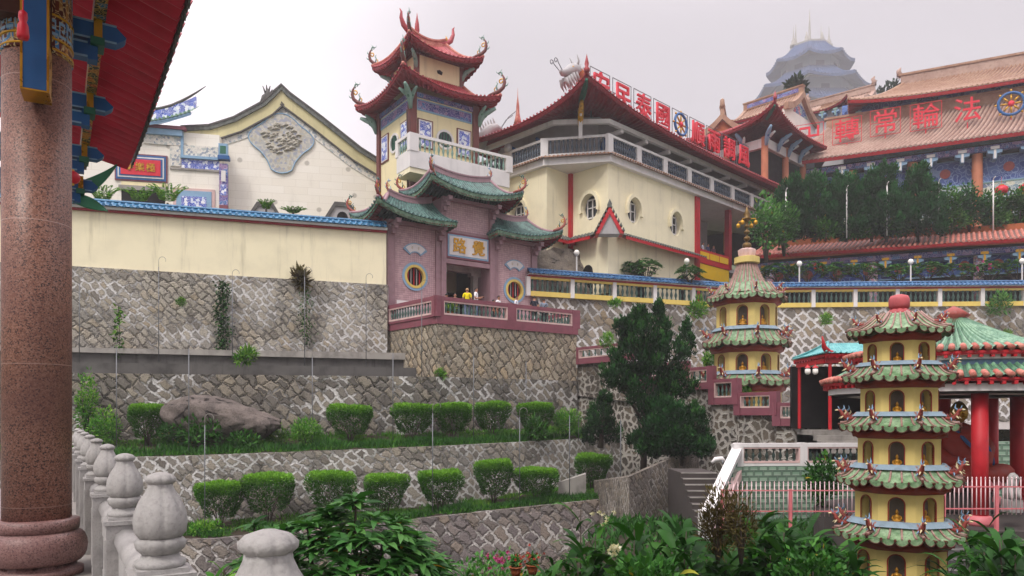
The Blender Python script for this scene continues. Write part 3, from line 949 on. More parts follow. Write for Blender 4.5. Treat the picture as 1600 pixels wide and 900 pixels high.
EV, EX = 4.2, .74
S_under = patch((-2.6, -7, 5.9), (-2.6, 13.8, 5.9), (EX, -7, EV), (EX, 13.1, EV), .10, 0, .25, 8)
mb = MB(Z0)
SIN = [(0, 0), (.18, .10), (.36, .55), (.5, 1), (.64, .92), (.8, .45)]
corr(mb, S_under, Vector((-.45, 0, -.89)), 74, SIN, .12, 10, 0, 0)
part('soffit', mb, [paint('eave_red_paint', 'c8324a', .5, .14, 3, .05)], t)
mb = MB(Z0)
corr(mb, S_under, Vector((.45, 0, .89)), 74, RIB, .10, 6, 0, .22)
ends(mb, lambda u, v: S_under(u, v) + Vector((0, 0, .14)), 74, Vector((1, 0, 0)), .085, 0)
part('roof', mb, [T_RED], t)
mb = MB(Z0)   # dark drip tiles along the eave
for k in range(148):
    p = S_under((k + .5) / 148, 1.0); h = .055 if k % 2 else .03
    mb.xz([(-.05, .13), (.05, .13), (.05, .02), (0, -h), (-.05, .02)], -.012, .012)
    mb.xform(Matrix.Translation(p + Vector((.03, 0, 0))) @ Matrix.Rotation(R(90), 4, 'Z'), len(mb.v) - 10)
part('drip_tiles', mb, [T_DARK], t)
mb = MB(Z0); mb.tube([S_under(k / 20, .62) + Vector((-.03, 0, -.075)) for k in range(21)], .012, 6)
part('soffit_wire', mb, [M_IRON], t)
mb = MB(Z0)
n = 14
mb.box(-.06, .05, -7, 12.3, 4.02, 4.22)
part('purlin', mb, [P_BEAM], t)
def arm(mb, y, x1, zt, h, th, slots=(0, 1)):
    poly = [(-1.2, zt), (x1 - .10, zt), (x1, zt - .09), (x1 - .02, zt - h + .05), (x1 - .09, zt - h), (-1.2, zt - h)]
    mb.slot(slots[0]); mb.xz(poly, y - th / 2, y + th / 2)
    mb.slot(slots[1])
    for z in (zt, zt - h):
        mb.box(-1.2, x1 - .09, y - th / 2 - .008, y - th / 2 - .001, z - .009, z + .009)
for y in (6.05, 8.05, 10.1, 11.9):
    mb = MB(Z0)
    y += 1.0
    arm(mb, y, .24, 4.0, .17, .16); arm(mb, y, -.02, 3.78, .14, .14)
    mb.slot(0); mb.box(-.11, -.02, y - .069, y + .069, 3.62, 3.83)
    mb.slot(2); mb.box(-.055, .02, y - .115, y + .10, 3.84, 4.05)
    mb.slot(3); mb.box(-.085, .04, y - .125, y + .11, 3.76, 3.838)
    part('bracket', mb, [M_BLUE, M_BLUEL, M_GOLD, M_TEALGR], t)
# upturned corner of the eave
for (dz, ln, w) in ((0.0, .72, .24), (-.2, .55, .2)):
    mb = MB(Z0); mb.slot(0, True)
    mb.grid(lambda u, v: (-.25 + ln * u + .1, 12.95 + .05 * v, 3.9 + dz + .55 * u * u * (1 if dz == 0 else -.25) + (v - .5) * w * math.sin(math.pi * (.15 + .85 * u)) ), 14, 4)
    mb.grid(lambda u, v: (-.25 + ln * u + .1, 13.03 - .05 * v, 3.9 + dz + .55 * u * u * (1 if dz == 0 else -.25) + (v - .5) * w * math.sin(math.pi * (.15 + .85 * u)) ), 14, 4)
    part('eave_corner', mb, [paint('leaf_green_paint', '4f9a78', .5, .12, 3, .05)], t)
mb = MB(Z0); mb.box(-3.6, .30, -7, 16.9, -1.8, -1.5); part('floor', mb, [M_PAVE], t)
mb = MB(Z0); mb.box(-3.3, .28, -6.9, 16.8, -5.6, -1.8); part('plinth_wall', mb, [M_CONC_L], t)
mb = MB(Z0); mb.lathe([(.36, 0), (.36, 4.9)], (cx, -.2 - 3, -1.5), 32)

# red tassel and a red lantern under the eaves
tp = W(36, 40, 5.6)
t = thing('tassel', 'small red silk tassel hanging beside the blue bracket on the granite column', 'tassel', tp)
mb = MB(); mb.slot(0, True); mb.lathe([(.004, .5), (.004, .12), (.028, .10), (.032, .06), (.024, .03), (.036, .0), (.042, -.08), (.036, -.10)], seg=12)
part('fringe', mb, [M_REDSIGN], t)
def lantern(p, r, label, group):
    t = thing('lantern', label, 'lantern', p, 0, group)
    mb = MB(); mb.slot(0, True)
    prof = [(r * math.cos(a) + .001, r * .8 * math.sin(a)) for a in [(-80 + 20 * k) * math.pi / 180 for k in range(9)]]
    mb.lathe(prof, seg=24, lobes=12, amp=.06); part('paper_globe', mb, [M_REDSIGN], t)
    mb = MB(); mb.lathe([(r * .35, r * .76), (r * .35, r * .9)], seg=12); mb.lathe([(r * .35, -r * .9), (r * .35, -r * .76)], seg=12)
    part('gold_rim', mb, [M_GOLD], t)
    mb = MB(); mb.lathe([(r * .12, -r * 1.5), (r * .08, -r * .9)], seg=8); mb.tube([(0, 0, r * .9), (0, 0, r * 2.2)], r * .03, 4); part('tassel', mb, [M_REDSIGN], t)
    return t
lantern(W(111, 277, 9.6), .11, 'red paper lantern peeping out behind the granite column', None)

# stone railing
t = thing('stone_railing', 'carved grey stone railing with lotus bud posts running past the granite column', 'railing', PV0, PV)
def finial_mb():
    mb = MB(Z0); mb.slot(0, True)
    mb.lathe([(.108, -.66), (.118, -.645), (.118, -.63), (.095, -.62), (.085, -.60)], seg=32)
    mb.lathe([(.085, -.60), (.115, -.575), (.122, -.545), (.105, -.53)], seg=48, lobes=8, amp=.10)
    mb.lathe([(.098, -.53), (.122, -.505), (.127, -.46), (.122, -.42), (.100, -.372), (.073, -.335), (.060, -.31), (.058, -.295)], seg=64, lobes=8, amp=.09)
    mb.lathe([(.058, -.297), (.072, -.285), (.074, -.272), (.055, -.256), (.02, -.246), (0.0005, -.244)], seg=64, lobes=8, amp=.12)
    mb.v = [(x * .88, y * .88, z) for x, y, z in mb.v]
    return to_mesh('finial', mb, [M_MARBLE])
def post_mb():
    mb = MB(Z0)
    mb.box(-.115, .115, -.115, .115, -1.5, -.70); mb.box(-.13, .13, -.13, .13, -.70, -.675); mb.box(-.10, .10, -.10, .10, -.675, -.655)
    for sx in (-1, 1):
        mb.box(sx * .115 - .006 if sx > 0 else -.121, .121 if sx > 0 else -.109, -.07, .07, -1.3, -.80)
    mb.box(-.07, .07, -.121, -.109, -1.3, -.80)
    return to_mesh('post', mb, [M_MARBLE])
def panel_mb():
    mb = MB(Z0)
    mb.slot(0, True); mb.tube([(0, .116, -.80), (0, 1.80, -.80)], .075, 10)
    mb.slot(0, False); mb.box(-.045, .045, .116, 1.80, -1.02, -.79)
    mb.box(-.045, .045, .116, 1.80, -1.42, -1.32); mb.box(-.06, .06, .116, 1.80, -1.5, -1.42)
    for k in range(5): mb.box(-.04, .04, .20 + .36 * k, .28 + .36 * k, -1.32, -1.02)
    for sx in (-1, 1):
        mb.box(-.05 if sx < 0 else .0451, -.0451 if sx < 0 else .05, .3, 1.6, -.98, -.88)
    return to_mesh('panel', mb, [M_MARBLE])
fm, pm, nm = finial_mb(), post_mb(), panel_mb()
for k in range(9):
    y = 1.92 * k
    p = part('post', pm, None, t, (0, y, 0))
    part('finial', fm, None, p)
    if k < 8: part('panel', nm, None, t, (0, y, 0))
# ---------------------------------------------------------------- shared builders: balustrades, hip roofs, roof horns, people
_bal = {}
def baluster_mesh(h, mat, fat=1.0):
    k = (round(h, 3), mat.name, fat)
    if k not in _bal:
        mb = MB(); mb.slot(0, True)
        r = .085 * fat
        mb.lathe([(r * .75, 0), (r * .75, .06 * h), (r * .45, .10 * h), (r * .55, .2 * h), (r * .95, .38 * h), (r * .85, .5 * h), (r * .42, .70 * h), (r * .38, .80 * h), (r * .6, .88 * h), (r * .75, .93 * h), (r * .75, h)], seg=8)
        _bal[k] = to_mesh('baluster', mb, [mat])
    return _bal[k]

def balustrade(parent, p0, p1, h, mats, bays=3, nb=6, th=.18, base=.2, top=.16, post=.24, frame=.05, posth=.0, ends_=(1, 1), fat=1.0, name='balustrade', sub=True):
    """rails, piers and turned balusters between p0 and p1 (foot of the rail, parent's coordinates); mats = rail, pier, inner frame, baluster"""
    p0, p1 = Vector(p0), Vector(p1)
    d = p1 - p0
    L = math.hypot(d.x, d.y); a = math.atan2(d.y, d.x); sl = d.z / L
    c, s = math.cos(a), math.sin(a)
    def place(mb):
        mb.v = [(p0.x + x * c - y * s, p0.y + x * s + y * c, p0.z + z + sl * x) for x, y, z in mb.v]
        return mb
    mb = MB(); t2 = th / 2
    mb.slot(0)
    mb.box(0, L, -t2, t2, 0, base)
    rail = part(name, place(mb), [mats[0]], parent)
    own = rail if sub else parent
    mb = MB(); mb.box(0, L, -t2 - .03, t2 + .03, h - top, h); part('top_rail', place(mb), [mats[0]], own)
    bm_ = baluster_mesh(h - base - top - (2 * frame if frame else 0), mats[3], fat)
    for i in range(bays + 1):
        if i == 0 and not ends_[0]: continue
        if i == bays and not ends_[1]: continue
        x = L * i / bays
        mb = MB(); mb.box(x - post / 2, x + post / 2, -t2 - .045, t2 + .045, -.002, h + posth + .012)
        part('pier', place(mb), [mats[1]], own)
    for i in range(bays):
        x0, x1 = L * i / bays + post / 2, L * (i + 1) / bays - post / 2
        if frame:
            mb = MB()
            y0, y1 = -t2 - .012, t2 + .012
            mb.box(x0, x1, y0, y1, base - .02, base + frame); mb.box(x0, x1, y0, y1, h - top - frame, h - top + .02)
            mb.box(x0 - .02, x0 + frame, y0, y1, base + frame, h - top - frame); mb.box(x1 - frame, x1 + .02, y0, y1, base + frame, h - top - frame)
            part('panel_frame', place(mb), [mats[2]], own)
        for k in range(nb):
            x = lerp(x0 + frame, x1 - frame, (k + .5) / nb)
            part('baluster', bm_, None, own, (p0.x + x * c, p0.y + x * s, p0.z + base + frame + sl * x))
    return rail

def hip_roof(parent, x0, x1, y0, y1, ze, rx0, rx1, ry0, ry1, zr, mats, lifts=(.5, .5, .5, .5), rate=4.0, sides='fblr', sag=.2, amp=.06, th=.22, soff=.55, pw=5, rlift=0.0, ridge=True, ridge_r=.12, hips='0123', hip_r=.10, er=.07, z0=0.0, vs=7, raft=True):
    """curved tiled roof over a rectangle; mats = tiles, eave board, soffit, ridge. corners 0..3 = front left, front right, back right, back left"""
    e = [Vector((x0, y0, ze)), Vector((x1, y0, ze)), Vector((x1, y1, ze)), Vector((x0, y1, ze))]
    r = [Vector((rx0, ry0, zr)), Vector((rx1, ry0, zr)), Vector((rx1, ry1, zr)), Vector((rx0, ry1, zr))]
    spec = {'f': (0, 1, Vector((0, -1, 0))), 'r': (1, 2, Vector((1, 0, 0))), 'b': (2, 3, Vector((0, 1, 0))), 'l': (3, 0, Vector((-1, 0, 0)))}
    tiles, board, under = MB(z0), MB(z0), MB(z0)
    S_ = {}
    for k in sides:
        i, j, out = spec[k]
        S = patch(r[i], r[j], e[i], e[j], sag, lifts[i], lifts[j], pw, rlift if k in 'fb' else rlift, rlift)
        S_[k] = S
        L = (e[j] - e[i]).length
        n = max(4, int(L * rate))
        run = (Vector((e[i].x + e[j].x, e[i].y + e[j].y, 0)) - Vector((r[i].x + r[j].x, r[i].y + r[j].y, 0))).length / 2
        nrm = (out * (zr - ze) + Vector((0, 0, 1)) * max(run, .1)).normalized()
        corr(tiles, S, nrm, n, RIB, amp, vs, 0, groove=1 if len(mats) > 4 else None)
        ends(tiles, S, n, out, er, 0)
        m = max(10, n)
        board.grid(lambda u, v: S(u, 1.0) + Vector((0, 0, -.03 - v * th)) + out * (-.03 - .05 * v), m, 1)
        board.grid(lambda u, v: S(u, 1.0) + Vector((0, 0, -.03 - (1 - v) * th)) + out * (-.09 - .05 * (1 - v)), m, 1)
        corr(under, S, Vector((0, 0, -1)), max(4, int(n * .8)), RAFT if raft else [(0, 0), (.5, 0)], .07, 5, 0, th * .8, 1 - soff, .995)
    part('roof', tiles, [mats[0]] + list(mats[4:5]), parent)
    part('eave_board', board, [mats[1]], parent)
    part('soffit', under, [mats[2]], parent)
    if ridge and (r[1] - r[0]).length > .1:
        mb = MB(z0)
        rc = [((r[0] + r[3]) / 2).lerp((r[1] + r[2]) / 2, k / 16) + Vector((0, 0, rlift * ((1 - k / 16) ** pw + (k / 16) ** pw) + .10)) for k in range(17)]
        for (dz, w, h) in ((0.0, ridge_r * 1.5, ridge_r * 2.4), (ridge_r * 1.5, ridge_r * 2.2, ridge_r * .7)):
            vs = []
            for p in rc:
                vs += [p + Vector((0, -w / 2, dz - h / 2)), p + Vector((0, w / 2, dz - h / 2)), p + Vector((0, w / 2, dz + h / 2)), p + Vector((0, -w / 2, dz + h / 2))]
            fs = [(3, 2, 1, 0), (64, 65, 66, 67)]
            for q in range(16):
                for s in range(4):
                    fs.append((q * 4 + s, q * 4 + (s + 1) % 4, q * 4 + 4 + (s + 1) % 4, q * 4 + 4 + s))
            mb.add(vs, fs)
        part('ridge', mb, [mats[3]], parent)
    for h in hips:
        h = int(h)
        k = {0: ('f', 0.0), 1: ('f', 1.0), 2: ('b', 0.0), 3: ('b', 1.0)}[h]
        if k[0] not in S_: continue
        mb = MB(z0); mb.slot(0, True)
        mb.tube([S_[k[0]](k[1], v / 10) + Vector((0, 0, .06)) for v in range(11)], [hip_r] * 8 + [hip_r * .95, hip_r * .9, hip_r * .8], 7)
        part('hip_ridge', mb, [mats[3]], parent)
    return S_

def spiral(c, r0, r1, a0, turns, n=14, flip=1):
    out = []
    for k in range(n + 1):
        t = k / n; a = a0 + flip * turns * 2 * math.pi * t; r = lerp(r0, r1, t)
        out.append((c[0] + r * math.cos(a), 0, c[1] + r * math.sin(a)))
    return out

_horn = {}
def horn_mesh(size, red, blue, gold):
    """upswept roof-corner scroll: a rising tail with curls and spikes, swept towards +x"""
    key = (size, red.name, blue.name)
    if key in _horn: return _horn[key]
    mb = MB()
    mb.slot(0, True)
    mb.tube([(-.75, 0, -.10), (-.45, 0, .0), (-.15, 0, .10), (.08, 0, .30), (.16, 0, .55), (.12, 0, .80), (.02, 0, .98)], [.07, .10, .11, .10, .085, .06, .03], 7)
    mb.slot(2, True)
    mb.tube(spiral((-.02, .62), .16, .05, 0, 1.1), .035, 5)
    mb.tube(spiral((-.30, .24), .14, .04, -.6, 1.0, flip=-1), .03, 5)
    mb.slot(1, True)
    mb.tube(spiral((-.10, 1.02), .13, .03, -1, .9), [.045] * 10 + [.03] * 5, 5)
    mb.tube([(-.22, 0, .12), (-.30, 0, .38), (-.22, 0, .52), (-.30, 0, .62)], [.05, .045, .03, .012], 5)
    mb.tube([(.10, 0, .34), (.28, 0, .40), (.36, 0, .52)], [.05, .035, .01], 5)
    mb.tube([(.14, 0, .66), (.28, 0, .76), (.29, 0, .88)], [.04, .03, .01], 5)
    mb.tube([(0, 0, .98), (-.06, 0, 1.16), (.02, 0, 1.26)], [.035, .025, .006], 5)
    mb.tube([(-.14, 0, 1.05), (-.28, 0, 1.10), (-.30, 0, 1.2)], [.03, .02, .006], 5)
    mb.v = [(x * size, y * size, z * size) for x, y, z in mb.v]
    _horn[key] = to_mesh('roof_horn', mb, [red, blue, gold])
    return _horn[key]
def horn(parent, p, ang, size, red, blue, gold, z0=0.0, name='roof_horn'):
    part(name, horn_mesh(size, red, blue, gold), None, parent, (p[0], p[1], p[2] - z0), (0, 0, ang))

# people -------------------------------------------------------------------------------------------------
def skin(joints, edges, name, mat, sub=1):
    me = bpy.data.meshes.new(name)
    ks = list(joints)
    me.from_pydata([joints[k][0] for k in ks], [(ks.index(a), ks.index(b)) for a, b in edges], [])
    ob = bpy.data.objects.new(name, me); COL.objects.link(ob)
    ob.modifiers.new('skin', 'SKIN')
    sv = me.skin_vertices[0].data
    for i, k in enumerate(ks):
        r = joints[k][1]; sv[i].radius = r if isinstance(r, tuple) else (r, r)
    sv[0].use_root = True
    sb = ob.modifiers.new('sub', 'SUBSURF'); sb.levels = sub; sb.render_levels = sub
    bpy.context.view_layer.update()
    dg = bpy.context.evaluated_depsgraph_get()
    m2 = bpy.data.meshes.new_from_object(ob.evaluated_get(dg))
    m2.materials.clear(); m2.materials.append(mat)
    m2.polygons.foreach_set('use_smooth', [True] * len(m2.polygons))
    bpy.data.objects.remove(ob); bpy.data.meshes.remove(me)
    m2.name = name
    return m2

_cloth = {}
def cloth(col):
    if col not in _cloth: _cloth[col] = paint('cloth_' + col, col, .8, .08, 6, .1, 40)
    return _cloth[col]

def person(loc, rot, H, shirt, trousers, label, arms='down', hair=HAIR, turn=0.0, group=None, strap=False, phone=False, lean=0.0, stride=.04):
    t = thing('person', label, 'person', loc, rot, group)
    k = H / 1.70
    J = {}
    def j(n, x, y, z, r): J[n] = (Vector((x * k, (y - lean * max(0, z - .9)) * k, z * k)), (r[0] * k, r[1] * k) if isinstance(r, tuple) else r * k)
    j('pelvis', 0, 0, .93, (.13, .10)); j('waist', 0, 0, 1.08, (.125, .095)); j('chest', 0, -.005, 1.28, (.145, .10)); j('collar', 0, .01, 1.41, (.085, .07))
    j('neck', 0, 0, 1.485, .05); j('jaw', 0, -.02, 1.54, (.062, .068)); j('brow', 0, -.012, 1.61, (.072, .085)); j('crown', 0, -.002, 1.675, (.05, .06))
    ct, st_ = math.cos(turn), math.sin(turn)
    for sx, n in ((-1, 'a'), (1, 'b')):
        j('shoulder' + n, sx * .175, .01, 1.385, .055)
        if arms == 'down':
            j('elbow' + n, sx * .225, .03, 1.11, .042); j('wrist' + n, sx * .235, -.03, .88, .028); j('palm' + n, sx * .235, -.045, .80, (.022, .034)); fd = Vector((0, -.15, -1))
        else:
            j('elbow' + n, sx * .22, .0, 1.10, .042); j('wrist' + n, sx * .12, -.24, 1.17, .028); j('palm' + n, sx * .08, -.31, 1.20, (.03, .022)); fd = Vector((-sx * .35, -1, .1))
        fd.normalize()
        pb = J['palm' + n][0]; side = fd.cross(Vector((sx, 0, 0)) if arms == 'down' else Vector((0, 0, 1))).normalized()
        for q, (o, ln) in enumerate(((-.03, .065), (-.01, .078), (.01, .074), (.03, .058))):
            J['f%s%d' % (n, q)] = (pb + side * o * k + fd * .05 * k, .009 * k)
            J['g%s%d' % (n, q)] = (pb + side * o * k + fd * (.05 + ln) * k + Vector((-sx * .015, 0, -.01)) * k, .008 * k)
        J['t%s0' % n] = (pb + side * -.045 * k, .011 * k); J['t%s1' % n] = (pb + side * -.06 * k + fd * .045 * k, .009 * k)
        j('hip' + n, sx * .085, 0, .87, .088); j('knee' + n, sx * .09, -.02 + sx * stride, .49, .058); j('ankle' + n, sx * .09, .02 + sx * stride * 1.6, .085, .038); j('toe' + n, sx * .10, -.12 + sx * stride * 1.6, .035, .034)
    j('nose', 0, -.108, 1.575, .012)
    E = [('pelvis', 'waist'), ('waist', 'chest'), ('chest', 'collar'), ('collar', 'neck'), ('neck', 'jaw'), ('jaw', 'brow'), ('brow', 'crown')]
    for n in 'ab':
        E += [('collar', 'shoulder' + n), ('shoulder' + n, 'elbow' + n), ('elbow' + n, 'wrist' + n), ('wrist' + n, 'palm' + n), ('pelvis', 'hip' + n), ('hip' + n, 'knee' + n), ('knee' + n, 'ankle' + n), ('ankle' + n, 'toe' + n)]
        for q in range(4): E += [('palm' + n, 'f%s%d' % (n, q)), ('f%s%d' % (n, q), 'g%s%d' % (n, q))]
        E += [('palm' + n, 't%s0' % n), ('t%s0' % n, 't%s1' % n)]
    E += [('jaw', 'nose')]
    part('body', skin(J, E, 'body', SKIN), None, t)
    up = lambda r, d: tuple(x + d * k for x in r) if isinstance(r, tuple) else r + d * k
    Js = {n: (J[n][0].copy(), up(J[n][1], .014)) for n in ('pelvis', 'waist', 'chest', 'collar', 'shouldera', 'shoulderb')}
    for n in 'ab': Js['sleeve' + n] = (J['shoulder' + n][0].lerp(J['elbow' + n][0], .75), .058 * k)
    part('shirt', skin(Js, [('pelvis', 'waist'), ('waist', 'chest'), ('chest', 'collar'), ('collar', 'shouldera'), ('collar', 'shoulderb'), ('shouldera', 'sleevea'), ('shoulderb', 'sleeveb')], 'shirt', cloth(shirt)), None, t)
    Jt = {n: (J[n][0].copy(), up(J[n][1], .012)) for n in ('pelvis', 'hipa', 'hipb', 'kneea', 'kneeb', 'anklea', 'ankleb')}
    part('trousers', skin(Jt, [('pelvis', 'hipa'), ('pelvis', 'hipb'), ('hipa', 'kneea'), ('hipb', 'kneeb'), ('kneea', 'anklea'), ('kneeb', 'ankleb')], 'trousers', cloth(trousers)), None, t)
    mb = MB(); mb.slot(0, True)
    c = J['brow'][0]
    def cap(u, v):
        a = u * 2 * math.pi; b = v * math.pi * .5
        front = math.cos(a + math.pi / 2)
        lo = .25 if math.sin(a) < -.3 else 1.0
        ph = b * (.62 + .5 * (1 if math.sin(a) > -.3 else 0.15))
        return c + Vector((math.cos(a) * math.sin(ph) * .088, math.sin(a) * math.sin(ph) * .102 + .004, math.cos(ph) * .098 + .0)) * k
    mb.grid(cap, 16, 6)
    part('hair', mb, [hair], t)
    for sx in (-1, 1):
        mb = MB(); mb.lathe([(.001, -.009), (.008, -.004), (.008, .004), (.001, .009)], tuple(J['brow'][0] + Vector((sx * .03, -.082, -.012)) * k), 6)
        part('eye', mb, [HAIR], t)
        mb = MB(); mb.lathe([(.001, -.025), (.016, -.01), (.016, .012), (.001, .026)], tuple(J['brow'][0] + Vector((sx * .078, .01, -.03)) * k), 6)
        part('ear', mb, [SKIN], t)
    if strap:
        mb = MB(); mb.tube([(-.15 * k, -.02, 1.43 * k), (-.08 * k, .125 * k, 1.3 * k), (.05 * k, .13 * k, 1.12 * k), (.15 * k, .05 * k, .98 * k)], .016, 5); part('bag_strap', mb, [HAIR], t)
    if phone:
        mb = MB(); mb.box(-.04 * k, .04 * k, -.40 * k, -.385 * k, 1.15 * k, 1.29 * k)
        p = single('phone', mb, [HAIR], 'black phone held up by the man in white beside the yellow shirt', 'phone', None, loc, rot)
    return t
# ---------------------------------------------------------------- pink gate on its stone terrace
GZ = 5.0
GA = R(35)
GO = (-6.84, 40.5)
gate = thing('gatehouse', 'pink gatehouse with three green tiled roofs, two round windows and a golden lettered plaque', 'gate', (*GO, GZ), GA)
def gpart(name, mb, mats, label=None): return part(name, mb, mats, gate, label=label)
def gl(x, y):   # gate coordinates to world
    c, s = math.cos(GA), math.sin(GA)
    return (GO[0] + x * c - y * s, GO[1] + x * s + y * c)
def circ(cx, cz, r, n=28): return [(cx + r * math.cos(2 * math.pi * k / n), cz + r * math.sin(2 * math.pi * k / n)) for k in range(n)]
def ringmb(cx, cz, r0, r1, y0, y1, z0, n=36, mb=None, slot=0):
    mb = mb or MB(z0); mb.slot(slot)
    vs, fs = [], []
    for k in range(n):
        t = 2 * math.pi * k / n
        c, s = math.cos(t), math.sin(t)
        vs += [(cx + r0 * c, y0, cz + r0 * s), (cx + r1 * c, y0, cz + r1 * s), (cx + r1 * c, y1, cz + r1 * s), (cx + r0 * c, y1, cz + r0 * s)]
    for k in range(n):
        a, b = k * 4, ((k + 1) % n) * 4
        for q in range(4): fs.append((a + q, a + (q + 1) % 4, b + (q + 1) % 4, b + q))
    mb.add(vs, fs)
    return mb
for (bx0, bx1, wcx, wcz) in ((.0, 3.41, 1.70, 7.82), (6.85, 10.2, 8.52, 7.72)):
    mb = MB(GZ)
    mb.holed(bx0 + .42, bx1 - .42, 5.0, 10.75, circ(wcx, wcz, .60), 0.0, .30)
    mb.box(bx0 + .42, bx1 - .42, .75, 1.3, 5.0, 10.75)
    gpart('wall', mb, [M_MOSAIC])
    for px in ((bx0, bx0 + .42), (bx1 - .42, bx1)):
        mb = MB(GZ); mb.box(px[0], px[1], -.12, 1.35, 5.0, 10.8); gpart('pilaster', mb, [M_PINKST])
    mb = ringmb(wcx, wcz, .52, .66, -.07, .12, GZ, slot=0); ringmb(wcx, wcz, .661, .80, -.05, .05, GZ, mb=mb, slot=1)
    fr = gpart('round_window', mb, [M_YEL, M_BLUEL])
    mb = MB(GZ); mb.lathe([(.0001, 0), (.6, 0)], (0, 0, 0), 24)
    mb.v = [(wcx + x, .29, wcz + y) for x, y, z in mb.v]
    part('shade_disc', mb, [M_DARK], fr)  # dark disc stands in for the shade inside the window
    for k in range(5):
        x = wcx - .36 + .18 * k; h = math.sqrt(.53 ** 2 - (x - wcx) ** 2)
        mb = MB(GZ); mb.tube([(x, .14, wcz - h), (x, .14, wcz + h)], .035, 6); part('bar', mb, [M_RED if k % 2 == 0 else M_GREYW], fr)
    # fan-shaped tablet
    mb = MB(GZ); mb.slot(0)
    vs, n = [], 12
    fz = wcz + .95
    arc = [R(35 + 110 * k / n) for k in range(n + 1)]
    poly = [(wcx + .92 * math.cos(a), fz + .92 * math.sin(a)) for a in arc] + [(wcx + .40 * math.cos(a), fz + .40 * math.sin(a)) for a in reversed(arc)]
    for q in range(n):
        a, b, c_, d_ = poly[q], poly[q + 1], poly[2 * n + 1 - q - 1], poly[2 * n + 1 - q]
        mb.xz([a, d_, c_, b], -.07, -.001)
    fan = gpart('fan_tablet', mb, [M_BLUEL])
    mb = MB(GZ); mb.slot(0)
    poly = [(wcx + .86 * math.cos(a), fz + .86 * math.sin(a)) for a in arc[1:-1]] + [(wcx + .46 * math.cos(a), fz + .46 * math.sin(a)) for a in reversed(arc[1:-1])]
    n2 = n - 2
    for q in range(n2):
        mb.xz([poly[q], poly[2 * n2 + 1 - q], poly[2 * n2 - q], poly[q + 1]], -.085, -.07)
    part('fan_face', mb, [M_WHITE], fan)
    for q in (-1, 1):    # two worn ochre marks, too faint to read
        mb = MB(GZ)
        for (a, b, c, d) in ((-.07, .05, .60, .62), (-.02, .0, .54, .72), (-.06, .07, .67, .685)): mb.box(wcx + q * .2 + a, wcx + q * .2 + b, -.09 - .001 * (c > .6), -.0851, fz + c, fz + d)
        part('worn_mark', mb, [M_WORN], fan)
# centre bay
mb = MB(GZ); mb.box(3.41, 6.85, .02, 1.3, 8.95, 12.5); gpart('wall', mb, [M_MOSAIC])
mb = MB(GZ); mb.box(3.30, 3.62, -.2, 1.38, 5.0, 12.5); gpart('pilaster', mb, [M_PINKST])
mb = MB(GZ); mb.box(6.64, 6.96, -.2, 1.38, 5.0, 12.5); gpart('pilaster', mb, [M_PINKST])
mb = MB(GZ); mb.box(3.62, 6.64, -.15, .02, 8.80, 9.06); gpart('lintel', mb, [M_PINKST])
mb = MB(GZ); mb.box(3.62, 6.64, -.10, .02, 10.62, 10.78); gpart('string_course', mb, [M_PINKST])
mb = MB(GZ); mb.slot(0); mb.box(3.64, 6.62, -.13, .015, 9.12, 10.60); mb.slot(1); mb.box(3.74, 6.52, -.16, -.131, 9.22, 10.50)
mb.slot(2); mb.box(3.84, 6.42, -.18, -.161, 9.32, 10.40)
pl = gpart('plaque', mb, [M_MAROON, M_BLUEL, M_WHITE])
for x, ch in ((4.5, '路'), (5.8, '覺')):
    glyph_part(ch, .92, .03, M_GOLD, pl, (x, -.20, 9.82 - GZ), bold=.014)
# passage behind the opening
mb = MB(GZ)
mb.box(3.30, 6.96, 4.6, 4.8, 5, 9.3); mb.box(3.1, 3.30, 1.3, 4.8, 5, 9.3); mb.box(6.96, 7.16, 1.3, 4.8, 5, 9.3); mb.box(3.1, 7.16, 1.3, 4.8, 9.3, 9.5)
gpart('passage', mb, [M_DARK])
for x in (3.95, 6.3):
    mb = MB(GZ); mb.box(x - .17, x + .17, .9, 1.24, 5, 8.45); mb.box(x - .34, x + .34, .85, 1.29, 8.45, 8.62); gpart('stone_post', mb, [M_CONC_L])
mb = MB(GZ); mb.box(3.62, 6.64, .85, 1.28, 8.62, 8.95); gpart('stone_beam', mb, [M_CONC_L])
mb = MB(GZ); mb.box(3.5, 6.8, 3.6, 3.75, 5.0, 6.1); mb.box(3.5, 6.8, 3.55, 3.8, 6.1, 6.25); gpart('altar', mb, [M_REDDK])
# roofs
gm = (T_NAVY, M_TEALPALE, M_REDDK, M_REDDK)
S1 = hip_roof(gate, -1.15, 3.75, -1.25, 2.5, 10.78, .35, 3.1, .62, .62, 12.05, (T_NAVY, T_JADE, M_REDDK, M_PINKST), (.75, .15, .15, .7), 4.2, sag=.18, z0=GZ, rlift=.30, hips='03', th=.26, pw=3)
S3 = hip_roof(gate, 6.5, 11.35, -1.25, 2.5, 10.78, 7.1, 9.9, .62, .62, 12.05, (T_NAVY, T_JADE, M_REDDK, M_PINKST), (.15, .75, .7, .15), 4.2, sag=.18, z0=GZ, rlift=.30, hips='12', th=.26, pw=3)
S2 = hip_roof(gate, 2.0, 8.25, -1.35, 2.6, 12.55, 3.1, 7.15, .62, .62, 13.95, (T_NAVY, T_JADE, M_REDDK, M_PINKST), (.8, .8, .75, .75), 4.2, sag=.2, z0=GZ, rlift=.34, th=.28, pw=3)
for S, cs in ((S1, '0 3'), (S3, '1 2'), (S2, '0 1 2 3')):
    for c_ in cs.split():
        k = {'0': ('f', 0., R(215)), '1': ('f', 1., R(-35)), '2': ('b', 0., R(35)), '3': ('b', 1., R(145))}[c_]
        horn(gate, S[k[0]](k[1], 1.0) + Vector((0, 0, .08)), k[2], .82, M_HORN, T_NAVY, M_GOLD, GZ)
